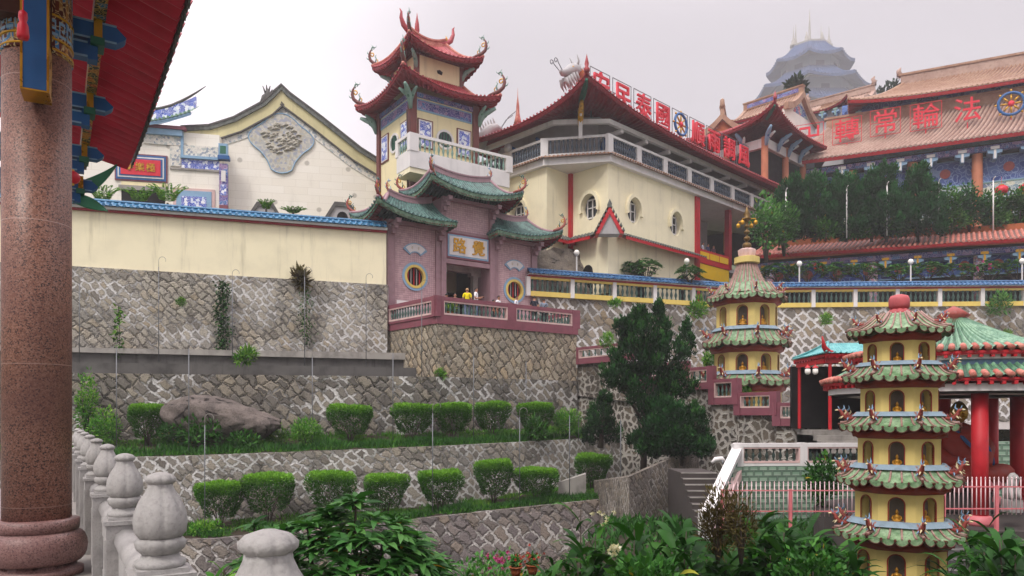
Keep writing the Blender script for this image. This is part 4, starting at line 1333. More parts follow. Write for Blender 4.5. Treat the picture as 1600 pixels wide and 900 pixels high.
for (x, y, z, a) in ((.35, .62, 12.5, 180), (9.9, .62, 12.5, 0), (3.1, .62, 14.45, 180), (7.15, .62, 14.45, 0)):
    horn(gate, (x, y, z), R(a), .6, M_HORN, M_BLUEL, M_GOLD, GZ, 'ridge_horn')
# stepped corbels under the eaves
def corbel(x, zt):
    mb = MB(GZ)
    for k in range(3):
        mb.box(x - .11, x + .11, -.42 - .28 * k, -.12, zt - .62 + .24 * k, zt - .62 + .24 * k + .16)
        mb.box(x - .15, x + .15, -.42 - .28 * k, -.26 - .28 * k, zt - .46 + .24 * k, zt - .38 + .24 * k)
    gpart('corbel', mb, [M_PINKST])
for x in (.25, 3.15, 7.1, 9.95): corbel(x, 10.6)
for x in (3.46, 6.8): corbel(x, 12.35)
for z_, xa, xb in ((10.55, .0, 3.3), (10.55, 6.96, 10.2), (12.36, 3.3, 6.96)):
    mb = MB(GZ); mb.box(xa, xb, -.34, -.121, z_, z_ + .2); gpart('eave_beam', mb, [M_PINKST])

# terrace
TB = [(.0, .05), (.5, -4.7), (9.55, -4.7), (9.9, .05)]
ter = thing('gate_terrace', 'terrace of tan diamond laid stone carrying a maroon balustrade before the pink gate', 'terrace', (*GO, 1.9), GA)
mb = MB(1.9); mb.prism(TB, 1.9, 4.62); part('stone_base', mb, [M_SANDST], ter)
q = [(-.05, .05), (.45, -4.76), (9.62, -4.76), (9.97, .05)]
mb = MB(1.9); mb.prism(q, 4.622, 5.0); part('maroon_band', mb, [M_MAROON], ter)
mb = MB(1.9)
for k in range(7):
    w = .34 if k % 2 else .50
    mb.box(.5 - .03, .5 + w, -4.735, -4.5, 1.95 + .38 * k, 1.95 + .38 * k + .36)
part('quoins', mb, [M_SANDST], ter)
mats = (M_MAROON, M_MAROON, M_PINKPALE, M_TEALBAL)
for (a, b, bays, nb) in (((.0, -.1), (.48, -4.62), 1, 15), ((.58, -4.62), (9.5, -4.62), 2, 15), ((9.52, -4.55), (9.8, -.1), 1, 15)):
    balustrade(ter, (a[0], a[1], 4.98 - 1.9), (b[0], b[1], 4.98 - 1.9), 1.02, mats, bays, nb, post=.55 if bays == 2 else .45, base=.14, top=.2, frame=.07, name='balustrade', fat=.85)

# stepped maroon balustrades going down from the gate
mats2 = (M_MAROON, M_MAROON, M_PINKPALE, M_TEALBAL)
st = [((903, 42.2, 554), (1000, 38.4, 560), .95, 'between the gate terrace and the juniper', 9),
      ((1003, 38.3, 592), (1072, 35.5, 594), .95, 'half hidden by the juniper', 6),
      ((1076, 35.4, 605), (1112, 34.1, 606), 1.05, 'behind the potted ferns at the juniper\'s edge', 3),
      ((1114, 34.05, 629), (1151, 32.85, 630), 1.15, 'directly under the slender pagoda', 4),
      ((1154, 32.8, 645), (1211, 31.25, 647), 1.0, 'below and beside the slender pagoda', 6),
      ((1214, 31.2, 662), (1262, 30.5, 664), .98, 'ending at the pale pink pillar', 6)]
for (a, b, h, where, nb) in st:
    pa = W(a[0], a[2], a[1]); pb = W(b[0], b[2], b[1])
    z = min(pa.z, pb.z) - .05
    t = thing('balustrade', 'short maroon balustrade of the stair, ' + where, 'balustrade', (pa.x, pa.y, z), 0, 'maroon balustrades of the stair')
    balustrade(t, (0, 0, 0), (pb.x - pa.x, pb.y - pa.y, 0), h, mats2, 1, nb, th=.2, base=.34, top=.14, post=.34, frame=.05, sub=False, name='base_rail', fat=.75)
pa = W(1270, 664, 30.3)
t = thing('pillar', 'pale pink square pillar with a moulded cap ending the stepped balustrade', 'pillar', (pa.x, pa.y, pa.z))
mb = MB(); mb.box(-.24, .24, -.2, .2, 0, 1.08); part('shaft', mb, [M_MAROON], t)
mb = MB(); mb.box(-.16, .16, -.215, -.201, .08, 1.0); part('inset', mb, [M_PINKPALE], t)
mb = MB(); mb.box(-.30, .30, -.26, .26, 1.08, 1.2); part('cap', mb, [M_PINKPALE], t)

# people on the terrace
def gpos(px, y):
    k = (px - 800) / F
    # solve for x on the line local y
    c, s = math.cos(GA), math.sin(GA)
    # GO.x + x c - y s = k (GO.y + x s + y c)
    x = (k * (GO[1] + y * c) - GO[0] + y * s) / (c - k * s)
    p = gl(x, y)
    return (p[0], p[1], GZ)
GP = 'visitors on the gate terrace'
person(gpos(698, -2.6), R(200), 1.58, '4a4a52', '2d3038', 'dark haired visitor, head just above the rail, leftmost of those at the gate', group=GP)
person(gpos(711, -2.7), R(20), 1.62, '6b4a3a', '35363c', 'visitor in brown, between the leftmost head and the yellow shirt at the gate', group=GP)
person(gpos(730, -4.1), R(185), 1.68, 'e6d400', '6d7f9a', 'man in a bright yellow shirt with thin pale hair, seen from behind', hair=paint('fair_hair', 'b08a62', .6, .1, 8, 0), group=GP)
person(gpos(744, -4.15), R(80), 1.76, 'e9e7ea', '7d93b8', 'man in a white shirt and pale jeans holding up a phone beside the yellow shirt', arms='hold', group=GP, phone=True)
person(gpos(771, -2.7), R(100), 1.50, '5a3f3c', '3a3a44', 'short dark haired visitor right beside the white shirted one near the second round window', group=GP)
person(gpos(779, -3.1), R(60), 1.66, 'e4e2e4', '5a4a4a', 'visitor in white between the gate opening and the second round window', group=GP)
person(gpos(807, -3.2), R(75), 1.76, 'dcdde4', '35507e', 'man in white and blue jeans walking below the second round window', group=GP, stride=.1)
person(gpos(835, -3.9), R(170), 1.72, '1c2230', '22262e', 'visitor in a navy shirt seen from behind at the end of the terrace', group=GP)
person(gpos(850, -3.8), R(185), 1.66, '7d8899', '2a2d36', 'visitor in a grey shirt with a black bag strap, rightmost on the terrace', group=GP, strap=True)
# ---------------------------------------------------------------- bell tower
def face_xf(mb, ox, oy, ang):
    """facade coordinates (along, depth, height) onto a wall standing at (ox, oy) with that direction"""
    c, s = math.cos(ang), math.sin(ang)
    mb.v = [(ox + x * c - y * s, oy + x * s + y * c, z) for x, y, z in mb.v]
    return mb
def plate(mb, x0, x1, z0, z1, y0, y1, k=0):
    mb.slot(k); mb.box(x0, x1, y0, y1, z0, z1)
def oval(cx, cz, rx, rz, n=24): return [(cx + rx * math.cos(2 * math.pi * k / n), cz + rz * math.sin(2 * math.pi * k / n)) for k in range(n)]
def ribbon(mb, outline, y0, y1, slot=0):
    """a closed ring between two outlines"""
    pass

TZ = 8.0
tw = thing('bell_tower', 'square cream bell tower with two curled red roofs, blue painted panels and a white balcony', 'tower', (-6.3, 46.0, TZ), R(35))
mb = MB(TZ); mb.box(.13, 4.87, .13, 4.87, TZ, 20.3); part('wall', mb, [M_CREAM2], tw)
for (x, y) in ((.2, .2), (4.8, .2), (.2, 4.8), (4.8, 4.8)):
    mb = MB(TZ); mb.box(x - .22, x + .22, y - .22, y + .22, TZ, 20.4); part('corner_post', mb, [M_BROWNP], tw)
for (ox, oy, ang) in ((0, .13, 0), (.13, 5, R(-90))):
    def P_(name, mb, mats, par=tw): return part(name, face_xf(mb, ox, oy, ang), mats, par)
    mb = MB(TZ); plate(mb, .46, 4.54, 19.22, 19.92, -.05, -.001); plate(mb, .55, 4.45, 19.32, 19.82, -.07, -.0501, 1); P_('painted_frieze', mb, [M_BLUEL, P_VIOLET])
    mb = MB(TZ); plate(mb, .44, 4.56, 20.02, 20.3, -.12, -.001); P_('eave_beam', mb, [P_VIOLET])
    for (a, b) in ((.52, 1.62), (3.38, 4.48)):
        mb = MB(TZ); plate(mb, a, b, 16.9, 18.72, -.06, -.001); plate(mb, a + .08, b - .08, 16.98, 18.64, -.075, -.0601, 1); plate(mb, a + .16, b - .16, 17.06, 18.56, -.085, -.0751, 2)
        P_('painted_panel', mb, [M_BROWNP, M_WHITE, P_BLUE])
    mb = ringmb(2.5, 17.75, .50, .64, -.09, .0, TZ); fr = P_('round_window', mb, [M_WHITE])
    mb = MB(TZ); mb.xz(oval(2.5, 17.75, .5, .5), -.02, -.004); P_('glass', mb, [M_GLASS], fr)
    for k in range(4):
        x = 2.5 - .3 + .2 * k; h = math.sqrt(.5 ** 2 - (x - 2.5) ** 2)
        mb = MB(TZ); mb.tube([(x, -.05, 17.75 - h), (x, -.05, 17.75 + h)], .03, 5); P_('bar', mb, [M_TEALGR], fr)
M_CORB = M_TEALPALE
def scroll_bracket(parent, x, y, z, ang, z0, size=1.0, mats=None, name='eave_bracket'):
    mb = MB(z0); mb.slot(0, True)
    s = size
    mb.tube([(0, 0, -.9 * s), (.10 * s, 0, -.55 * s), (.30 * s, 0, -.28 * s), (.62 * s, 0, -.12 * s), (.9 * s, 0, 0)], [.09 * s, .14 * s, .15 * s, .13 * s, .08 * s], 7)
    mb.slot(1, True)
    mb.tube([(a * s + .30 * s, b, c * s - .30 * s) for a, b, c in spiral((0, 0), .22, .06, 0, 1.2)], .06 * s, 6)
    mb.tube([(a * s + .62 * s, b, c * s - .10 * s) for a, b, c in spiral((0, 0), .15, .04, 2, 1.1)], .045 * s, 6)
    c, q = math.cos(ang), math.sin(ang)
    mb.v = [(x + a * c - b * q, y + a * q + b * c, z + d) for a, b, d in mb.v]
    part(name, mb, mats or [M_TEALPALE, M_TEALGR], parent)
for (x, y, a) in ((-.02, -.02, 225), (5.02, -.02, -45), (-.02, 5.02, 135)):
    scroll_bracket(tw, x, y, 20.25, R(a), TZ, 1.25)
    for da in (45, -45): scroll_bracket(tw, x, y, 20.2, R(a + da), TZ, .9)
S = hip_roof(tw, -1.1, 6.1, -1.1, 6.1, 20.25, .75, 4.25, .75, 4.25, 21.75, (T_RED, M_REDDK, M_REDDK, T_REDW), (1.0, .85, .85, .85), 3.4, sag=.34, ridge=False, z0=TZ, pw=3.2, th=.26, hip_r=.13)
for c_, k, a in ((0, ('f', 0.), 225), (1, ('f', 1.), -45), (2, ('b', 0.), 45), (3, ('b', 1.), 135)):
    horn(tw, S[k[0]](k[1], 1.0) + Vector((0, 0, .12)), R(a), 1.25, M_BROWNP, M_TEALPALE, M_GOLD, TZ)
mb = MB(TZ); mb.box(.8, 4.2, .8, 4.2, 21.4, 23.1); part('upper_wall', mb, [M_CREAM2], tw)
for (x, y) in ((.85, .85), (4.15, .85), (.85, 4.15)):
    mb = MB(TZ); mb.box(x - .14, x + .14, y - .14, y + .14, 21.5, 23.1); part('upper_post', mb, [M_BROWNP], tw)
for (x, y, a) in ((.8, .8, 225), (4.2, .8, -45), (.8, 4.2, 135)): scroll_bracket(tw, x, y, 23.0, R(a), TZ, .95)
mb = MB(TZ); mb.xz([(2.35, 22.25), (2.65, 22.2), (2.72, 22.4), (2.5, 22.5), (2.3, 22.42)], .77, .798); part('vent', mb, [M_DARK], tw)
S = hip_roof(tw, -.25, 5.25, -.25, 5.25, 22.95, 1.2, 3.9, 2.5, 2.5, 24.75, (T_RED, M_REDDK, M_REDDK, T_REDW), (.8, .75, .75, .75), 3.4, sag=.3, rlift=.5, z0=TZ, pw=3.2, th=.24, hip_r=.12, ridge_r=.16)
for k, a in ((('f', 0.), 225), (('f', 1.), -45), (('b', 0.), 45), (('b', 1.), 135)):
    horn(tw, S[k[0]](k[1], 1.0) + Vector((0, 0, .1)), R(a), 1.1, M_BROWNP, M_TEALPALE, M_GOLD, TZ)
def tail(parent, x, y, z, sx, h, mats, z0, name='ridge_tail'):
    mb = MB(z0); mb.slot(0, True)
    mb.tube([(x - sx * .5 * h, y, z - .12 * h), (x, y, z), (x + sx * .28 * h, y, z + .25 * h), (x + sx * .42 * h, y, z + .6 * h), (x + sx * .40 * h, y, z + .9 * h), (x + sx * .5 * h, y, z + 1.05 * h)], [.10 * h, .14 * h, .14 * h, .10 * h, .06 * h, .02], 8)
    mb.slot(1, True)
    for (a, b) in ((-.1, .25), (-.32, .12)):
        mb.tube([(x + sx * a * h, y, z), (x + sx * (a + .12) * h, y, z + b * h), (x + sx * (a + .05) * h, y, z + b * 1.6 * h)], [.08 * h, .06 * h, .02], 6)
    part(name, mb, mats, parent)
tail(tw, 1.1, 2.5, 25.35, -1, 1.25, [T_RED, M_GOLD], TZ); tail(tw, 4.0, 2.5, 25.35, 1, 1.25, [T_RED, M_GOLD], TZ)
mb = MB(TZ); mb.slot(0, True); mb.lathe([(.16, 24.9), (.22, 25.1), (.10, 25.3), (.17, 25.55), (.14, 26.0), (.06, 26.4), (.01, 26.75)], (1.75, 2.5, 0), 10); part('finial', mb, [T_RED], tw)
# balcony
mb = MB(TZ); mb.box(-.9, 6.3, -1.62, .1, 14.6, 14.9); part('balcony_floor', mb, [M_CREAM], tw)
mb = MB(TZ); mb.box(-.92, 6.32, -1.68, -1.52, 14.902, 15.9); mb.box(-.92, -.76, -1.518, .1, 14.902, 15.9); part('parapet', mb, [M_WHITE], tw)
bm = (M_WHITE, M_WHITE, M_WHITE, M_TEALPALE)
balustrade(tw, (-.6, -1.6, 15.89 - TZ), (6.3, -1.6, 15.89 - TZ), 1.05, bm, 1, 20, th=.14, base=.06, top=.18, post=.5, frame=0, name='balcony_rail', fat=1.0)
balustrade(tw, (-.84, .05, 15.89 - TZ), (-.84, -1.55, 15.89 - TZ), 1.05, bm, 1, 4, th=.14, base=.06, top=.18, post=.35, frame=0, name='balcony_rail')
mb = MB(TZ); mb.tube([(-.25, -.1, 12), (-.25, -.1, 16.9), (-.25, .0, 19)], .07, 6); part('drain_pipe', mb, [M_DARKBR], tw)

# ---------------------------------------------------------------- old temple with the white gable
HZ0 = 7.0
tp = thing('temple', 'old white temple with a swept yellow gable, grey relief and blue painted porch', 'temple', (-19.9, 51.0, HZ0), R(12))
prof = [(-2.65, 19.3), (-.8, 19.55), (.86, 20.25), (2.85, 21.55), (3.5, 22.25), (3.84, 22.7), (4.2, 22.3), (5.0, 21.75), (6.45, 20.75), (9.1, 18.8), (10.6, 17.95), (12.0, 17.35)]
mb = MB(HZ0); mb.xz([(-2.65, HZ0), (12.0, HZ0)] + [(x, z - .1) for x, z in reversed(prof)], 0, 9.0); part('gable_wall', mb, [M_GABLE], tp)
def strip(mb, up, lo, y0, y1):
    n = len(prof)
    def nrm(i):
        a, b = prof[max(0, i - 1)], prof[min(n - 1, i + 1)]
        d = Vector((b[0] - a[0], b[1] - a[1])).normalized(); return Vector((-d.y, d.x)) if i != 5 else Vector((0, 1.15))
    pts = [(p[0] + nrm(i).x * up, p[1] + nrm(i).y * up) for i, p in enumerate(prof)]
    ptl = [(p[0] + nrm(i).x * lo, p[1] + nrm(i).y * lo) for i, p in enumerate(prof)]
    vs = [(p[0], y, p[1]) for y in (y0, y1) for p in pts] + [(p[0], y, p[1]) for y in (y0, y1) for p in ptl]
    fs = []
    for i in range(n - 1):
        fs += [(i, i + 1, n + i + 1, n + i), (2 * n + i, 3 * n + i, 3 * n + i + 1, 2 * n + i + 1), (i, 2 * n + i, 2 * n + i + 1, i + 1), (n + i, n + i + 1, 3 * n + i + 1, 3 * n + i)]
    fs += [(0, n, 3 * n, 2 * n), (n - 1, 3 * n - 1, 4 * n - 1, 2 * n - 1)]
    mb.add(vs, fs)
mb = MB(HZ0); strip(mb, .05, -.62, -.16, -.002); part('yellow_verge', mb, [paint('pale_olive_yellow', 'cfc79a', .7, .08, 1.2, .08, 20, .3, '6f6a4c')], tp)
mb = MB(HZ0); strip(mb, -.62, -.72, -.20, -.003); part('dark_moulding', mb, [M_CONC], tp)
mb = MB(HZ0); strip(mb, -.72, -1.15, -.05, -.004); part('grey_moulding', mb, [P_FLORAL], tp)
mb = MB(HZ0); strip(mb, .30, .05, -.30, 9.2); part('roof', mb, [T_DARK], tp)
mb = MB(HZ0); strip(mb, .42, .30, -.34, .1); part('verge_tiles', mb, [M_CONC], tp)
pts = []
for k in range(40):
    a = 2 * math.pi * k / 40
    r = 1.0 + .10 * math.cos(4 * a) - .12 * max(0, -math.sin(a)) * math.cos(2 * a)
    pts.append((3.84 + 2.0 * r * math.cos(a), 19.35 + 1.65 * r * math.sin(a) - (.35 if math.sin(a) < -.9 else 0)))
mb = MB(HZ0); mb.xz(pts, -.10, -.006); md = part('relief_medallion', mb, [P_RELIEF], tp)
mb = MB(HZ0); mb.tube([(x, -.10, z) for x, z in pts] + [(pts[0][0], -.10, pts[0][1])], .045, 5); part('rim', mb, [M_BLUEL], md)
rg = random.Random(5)
mb = MB(HZ0); mb.slot(0, True)
for k in range(70):
    a = rg.uniform(0, 6.28); q = math.sqrt(rg.random()) * .9
    x, z, s = 3.84 + 1.35 * q * math.cos(a), 19.4 + 1.15 * q * math.sin(a), rg.uniform(.10, .26)
    mb.tube([(x - s, -.09, z - s * .3), (x, -.15, z + s * .3), (x + s, -.09, z)], [s * .3, s * .45, s * .25], 5)
part('carving', mb, [paint('pale_stucco', 'b4b0a4', .8, .2, 3, .2)], md)
mb = MB(HZ0); mb.slot(0, True)
mb.tube([(2.6, .2, 21.7), (2.75, .2, 22.3), (2.95, .2, 22.6), (2.85, .2, 22.95)], [.3, .28, .18, .05], 7)
for x, z in ((2.55, 23.1), (2.8, 23.2), (3.05, 23.15), (3.2, 22.9)): mb.tube([(2.85, .2, 22.3), (x, .2, z)], [.12, .03], 5)
part('ridge_beast', mb, [M_CONC], tp)
# porch
def tx(px): 
    k = (px - 800) / F
    return (50.02 * k + 19.69) / (.978 - .208 * k)
def tz(py): return (HZ - py) * .0430
mb = MB(HZ0); mb.box(-12, -.1, -1.0, 2, HZ0, 19.0); part('porch_wall', mb, [M_GABLE], tp)
def pp(name, px0, px1, py0, py1, m, d=.06, par=tp, dd=0.0):
    mb = MB(HZ0); mb.box(tx(px0), tx(px1), -1.0 - dd - d, -1.0 - dd - .002, tz(py1), tz(py0)); return part(name, mb, [m], par)
pp('floral_band', 225, 284, 216, 230, P_FLORAL, .10); pp('cornice', 225, 286, 207, 216, M_BLUEL, .30); pp('rose_cornice', 225, 292, 202, 207, M_MAROON, .40)
pp('floral_panel', 266, 283, 231, 262, P_FLORAL, .10)
f = pp('sign_frame', 180, 262, 247, 289, M_MAROON, .10); pp('blue_border', 182, 260, 249, 287, M_BLUE, .03, f, .10); pp('white_border', 185, 257, 252, 284, M_WHITE, .03, f, .13)
pp('blue_line', 187, 255, 254, 282, M_BLUE, .02, f, .16); sg = pp('signboard', 190, 252, 256, 280, M_REDSIGN, .03, f, .18)
for px, ch in ((203, '寺'), (220, '樂'), (237, '極')):
    glyph_part(ch, .60, .02, M_GOLD, f, (tx(px), -1.23, tz(269) - HZ0), bold=.008)
pp('relief_panel', 285, 341, 228, 247, P_FLORAL, .06); pp('cornice', 283, 352, 245, 249, M_BLUEL, .22); pp('blue_frieze', 284, 343, 250, 264, P_BLUE, .06); pp('frieze_edge', 266, 343, 264, 267, M_CONC_L, .10); pp('frame_edge', 283, 287, 205, 248, M_BLUEL, .14)
f = pp('window_frame', 271, 336, 295, 330, M_PINKPALE, .08); pp('inner_frame', 276, 331, 299, 330, M_BLUEL, .04, f, .08); pp('window_panel', 284, 323, 308, 330, P_BLUE, .03, f, .12)
pp('lower_band', 190, 262, 290, 297, M_CREAM2, .06); pp('doorway', 190, 258, 300, 345, M_DARK, .04); pp('door_lintel', 186, 262, 296, 303, M_CONC_L, .14)
pl = pp('pilaster', 344, 357, 255, 320, P_VIOLET, .35)
pp('pilaster_cap', 342, 360, 243, 249, M_BLUE, .5, pl); pp('lamp_box', 343, 357, 224, 243, M_BLUEL, .4, pl); pp('green_pane', 345.5, 354.5, 228, 240, M_TEALGR, .02, pl, .4)
pp('pilaster_panel', 347, 354, 266, 283, M_WHITE, .02, pl, .35); pp('pilaster_panel', 346, 355, 288, 305, P_BLUE, .02, pl, .35); pp('pilaster_foot', 344, 357, 320, 345, M_MAROON, .37)
# porch roof with its upturned tip
mb = MB(HZ0)
def PR(u, v):
    x = lerp(-12, -1.75, u); up = max(0, u - .55) ** 2 * 8.5
    return Vector((x, lerp(1.2, -1.7, v), lerp(20.0, 19.15, v) + up * lerp(1.0, .62, v)))
corr(mb, PR, Vector((0, -.3, .95)), 40, RIB, .07, 4, 0); ends(mb, PR, 40, Vector((0, -1, 0)), .09, 0)
part('porch_roof', mb, [T_JADE], tp)
mb = MB(HZ0); mb.grid(lambda u, v: PR(u, .45) + Vector((0, -.03, .06 + .75 * v)), 24, 1); mb.grid(lambda u, v: PR(u, .45) + Vector((0, .12, .06 + .75 * (1 - v))), 24, 1); part('ridge_frieze', mb, [P_BLUE], tp)
mb = MB(HZ0); mb.tube([PR(k / 20 * 1.06, .45) + Vector((0, .04, .85 + max(0, k - 16) * .08)) for k in range(21)], [.12] * 17 + [.10, .08, .06, .02], 6); part('ridge', mb, [M_CONC], tp)
mb = MB(HZ0); mb.grid(lambda u, v: PR(u, 1.0) + Vector((0, .02, -.05 - .22 * v)), 24, 1); mb.grid(lambda u, v: PR(u, lerp(1., .3, v)) + Vector((0, 0, -.18)), 24, 3); part('eave_board', mb, [M_BLUEL], tp)
# two small gabled vents standing before the white gable
for px in (414, 535):
    p = W(px, 338, 48.0)
    t = thing('dormer_gable', 'small grey gabled wall end, ' + ('nearer the fern at the middle of the cream wall' if px == 414 else 'nearer the pink gate'), 'gable', (p.x, p.y, p.z - 2), R(15), 'grey gable ends behind the cream wall')
    mb = MB(); mb.xz([(-1.0, 0), (1.0, 0), (.9, 1.9), (.45, 2.75), (-.45, 2.75), (-.9, 1.9)], 0, .5); part('wall', mb, [M_GREYW], t)
    mb = MB(); mb.xz([(-1.12, 1.85), (-.95, 1.75), (-.42, 2.62), (.42, 2.62), (.95, 1.75), (1.12, 1.85), (.5, 2.9), (-.5, 2.9)], -.1, .6); part('coping', mb, [M_CONC], t)
    mb = MB(); mb.xz(oval(0, 1.9, .35, .4), -.03, -.002); part('opening', mb, [M_DARK], t)
# ---------------------------------------------------------------- cream hall with balcony and roof-top characters
CZ = 8.0
CA = R(44)
CO = (4.54, 46.37)
ch_ = thing('assembly_hall', 'cream hall with notched corner, white balustraded balcony and long red roof carrying characters', 'hall', (*CO, CZ), CA)
def hp(name, mb, mats, par=ch_): return part(name, mb, mats, par)
mb = MB(CZ)   # storey walls: left front, notch, right front, with deep oval window openings
b2 = []
def hall_face(L, ox, oy, ang, holes, z0=11.9, z1=16.42):
    mb = MB(CZ)
    xs = [0] + [(holes[i][0] + holes[i + 1][0]) / 2 for i in range(len(holes) - 1)] + [L]
    if holes:
        for i, (hx, hz, rx, rz) in enumerate(holes):
            mb.holed(xs[i], xs[i + 1], z0, z1, oval(hx, hz, rx, rz), 0, .45)
    else: mb.add([(0, 0, z0), (L, 0, z0), (L, 0, z1), (0, 0, z1)], [(0, 1, 2, 3)])
    w = hp('wall', face_xf(mb, ox, oy, ang), [M_CREAM])
    for (hx, hz, rx, rz) in holes:
        mb = MB(CZ); mb.slot(0)
        n = 16; vs = []
        for k in range(n + 1):
            a = R(-18 + 216 * k / n)
            for (q, y) in ((1.02, -.001), (1.30, -.001), (1.30, -.20), (1.02, -.20)):
                vs.append((hx + rx * q * math.cos(a), y, hz + rz * q * math.sin(a)))
        mb.add(vs, [(k * 4 + s, k * 4 + (s + 1) % 4, k * 4 + 4 + (s + 1) % 4, k * 4 + 4 + s) for k in range(n) for s in range(4)] + [(3, 2, 1, 0), (n * 4, n * 4 + 1, n * 4 + 2, n * 4 + 3)])
        hood = hp('window_hood', face_xf(mb, ox, oy, ang), [M_CREAM])
        mb = MB(CZ); mb.xz(oval(hx, hz, rx * 1.03, rz * 1.03), .32, .40)
        g = hp('window', face_xf(mb, ox, oy, ang), [M_GLASS])
        for (a, b, c, d) in ((-.5, -.42, -.62, .55), (.42, .5, -.62, .55), (-.04, .04, -.62, .55), (-.5, .5, -.62, -.54), (-.5, .5, .47, .55), (-.5, .5, .0, .05)):
            mb = MB(CZ); mb.box(hx + a * rx * 1.45, hx + b * rx * 1.45, .24, .30, hz + c * rz * 1.3, hz + d * rz * 1.3)
            part('frame_bar', face_xf(mb, ox, oy, ang), [M_WHITE], g)
hall_face(10.3, 2.35, 0, 0, [(2.75, 13.85, .70, .85), (7.73, 13.85, .70, .85)])
hall_face(3.25, 2.35, 3.25, R(-90), [(1.75, 13.85, .66, .85)])
hall_face(2.35, 0, 3.25, 0, [])
hall_face(6.75, 0, 10, R(-90), [(4.1, 13.85, .70, .85)])
mb = MB(CZ); mb.prism([(.02, 3.27), (2.37, 3.27), (2.37, .02), (12.63, .02), (12.63, 9.9), (.02, 9.9)], CZ, 11.89); hp('lower_wall', mb, [M_CREAM])
mb = MB(CZ); mb.box(12.2, 12.63, .03, 9.9, 11.9, 16.4); mb.box(.5, 12.2, 5, 5.3, 11.9, 16.4); hp('inner_wall', mb, [M_GREYW])
for (px_, y, ang, s) in ((.95, 0, R(-90), 0), (2.9, 0, 0, 1), (8.0, 0, 0, 1)):
    mb = MB(CZ); r = .42
    pts = [(px_ + .6 - r, 8.1), (px_ + .6 + r, 8.1), (px_ + .6 + r, 9.6)] + [(px_ + .6 + r * math.cos(a), 9.6 + r * 1.1 * math.sin(a)) for a in [math.pi * k / 10 for k in range(1, 10)]] + [(px_ + .6 - r, 9.6)]
    mb.xz(pts, -.03, -.002)
    face_xf(mb, 2.37 if s else 2.37, .02 if s else 3.25, ang)
    hp('arched_doorway', mb, [M_DARK])
mb = MB(CZ); mb.box(2.12, 2.36, 3.0, 3.249, CZ, 16.42); hp('red_pillar', mb, [M_RED])
mb = MB(CZ); mb.box(12.62, 13.2, -.12, .45, CZ, 16.38); hp('red_pillar', mb, [M_RED])
mb = MB(CZ); mb.box(17.6, 18.0, -.02, .40, 11.6, 16.38); hp('red_pillar', mb, [M_REDDK])
# skirt roof between the storeys with the small pointed gable on the corner
def skirt(p0, p1, nrm, zt, ze, w, n):
    mb = MB(CZ); out = Vector((nrm[0], nrm[1], 0))
    S = patch((p0[0], p0[1], zt), (p1[0], p1[1], zt), Vector((p0[0], p0[1], ze)) + out * w, Vector((p1[0], p1[1], ze)) + out * w, .03)
    corr(mb, S, (out * .5 + Vector((0, 0, .85))).normalized(), n, RIB, .06, 3, 0); ends(mb, S, n, out, .07, 0)
    hp('skirt_roof', mb, [T_DARK])
    mb = MB(CZ); mb.grid(lambda u, v: S(u, 1) + Vector((0, 0, -.02 - .22 * v)) + out * .01, 4, 1); mb.grid(lambda u, v: S(u, lerp(1, 0, v)) + Vector((0, 0, -.24)), 4, 1)
    hp('skirt_fascia', mb, [M_RED])
skirt((3.2, 0), (13.0, 0), (0, -1), 12.15, 11.75, .8, 34)
skirt((2.35, 3.2), (2.35, .85), (-1, 0), 12.15, 11.75, .8, 8)
skirt((.0, 3.25), (2.3, 3.25), (0, -1), 12.15, 11.75, .5, 8)
skirt((0, 9.8), (0, 3.3), (-1, 0), 12.15, 11.75, .8, 22)
cn = Vector((-.707, -.707, 0))
cp0 = Vector((2.35, 0, 0)) + cn * .95
def gab(mb, pts, y0, y1):
    k = len(mb.v); mb.xz(pts, y0, y1); mb.xform(Matrix.Translation((cp0.x, cp0.y, 0)) @ Matrix.Rotation(R(-45), 4, 'Z'), k)
mb = MB(CZ); gab(mb, [(-.9, 11.6), (0, 13.35), (.9, 11.6), (.66, 11.6), (0, 12.85), (-.66, 11.6)], -.1, 1.0); hp('corner_gable', mb, [M_RED])
mb = MB(CZ); gab(mb, [(-.66, 11.6), (.66, 11.6), (0, 12.85)], .0, .9); hp('gable_panel', mb, [M_GREYW])
mb = MB(CZ)
for s in (-1, 1):
    for k in range(6):
        t = (k + .5) / 6; gab(mb, [(s * (.95 - .95 * t) - .09, 11.62 + 1.8 * t), (s * (.95 - .95 * t) + .09, 11.62 + 1.8 * t), (s * (.95 - .95 * t), 11.85 + 1.8 * t)], -.14, 1.0)
hp('gable_tiles', mb, [T_DARK])
mb = MB(CZ); gab(mb, [(-.12, 13.3), (.12, 13.3), (.14, 13.5), (0, 13.8), (-.14, 13.5)], -.1, .2); hp('gable_finial', mb, [T_DARK])
# second small gable further left
mb = MB(CZ); mb.xz([(-.8, 11.7), (0, 13.2), (.8, 11.7), (.55, 11.7), (0, 12.7), (-.55, 11.7)], 0, .6); mb.xform(Matrix.Translation((-.9, 4.9, 0)) @ Matrix.Rotation(R(-90), 4, 'Z')); hp('small_gable', mb, [M_REDDK])
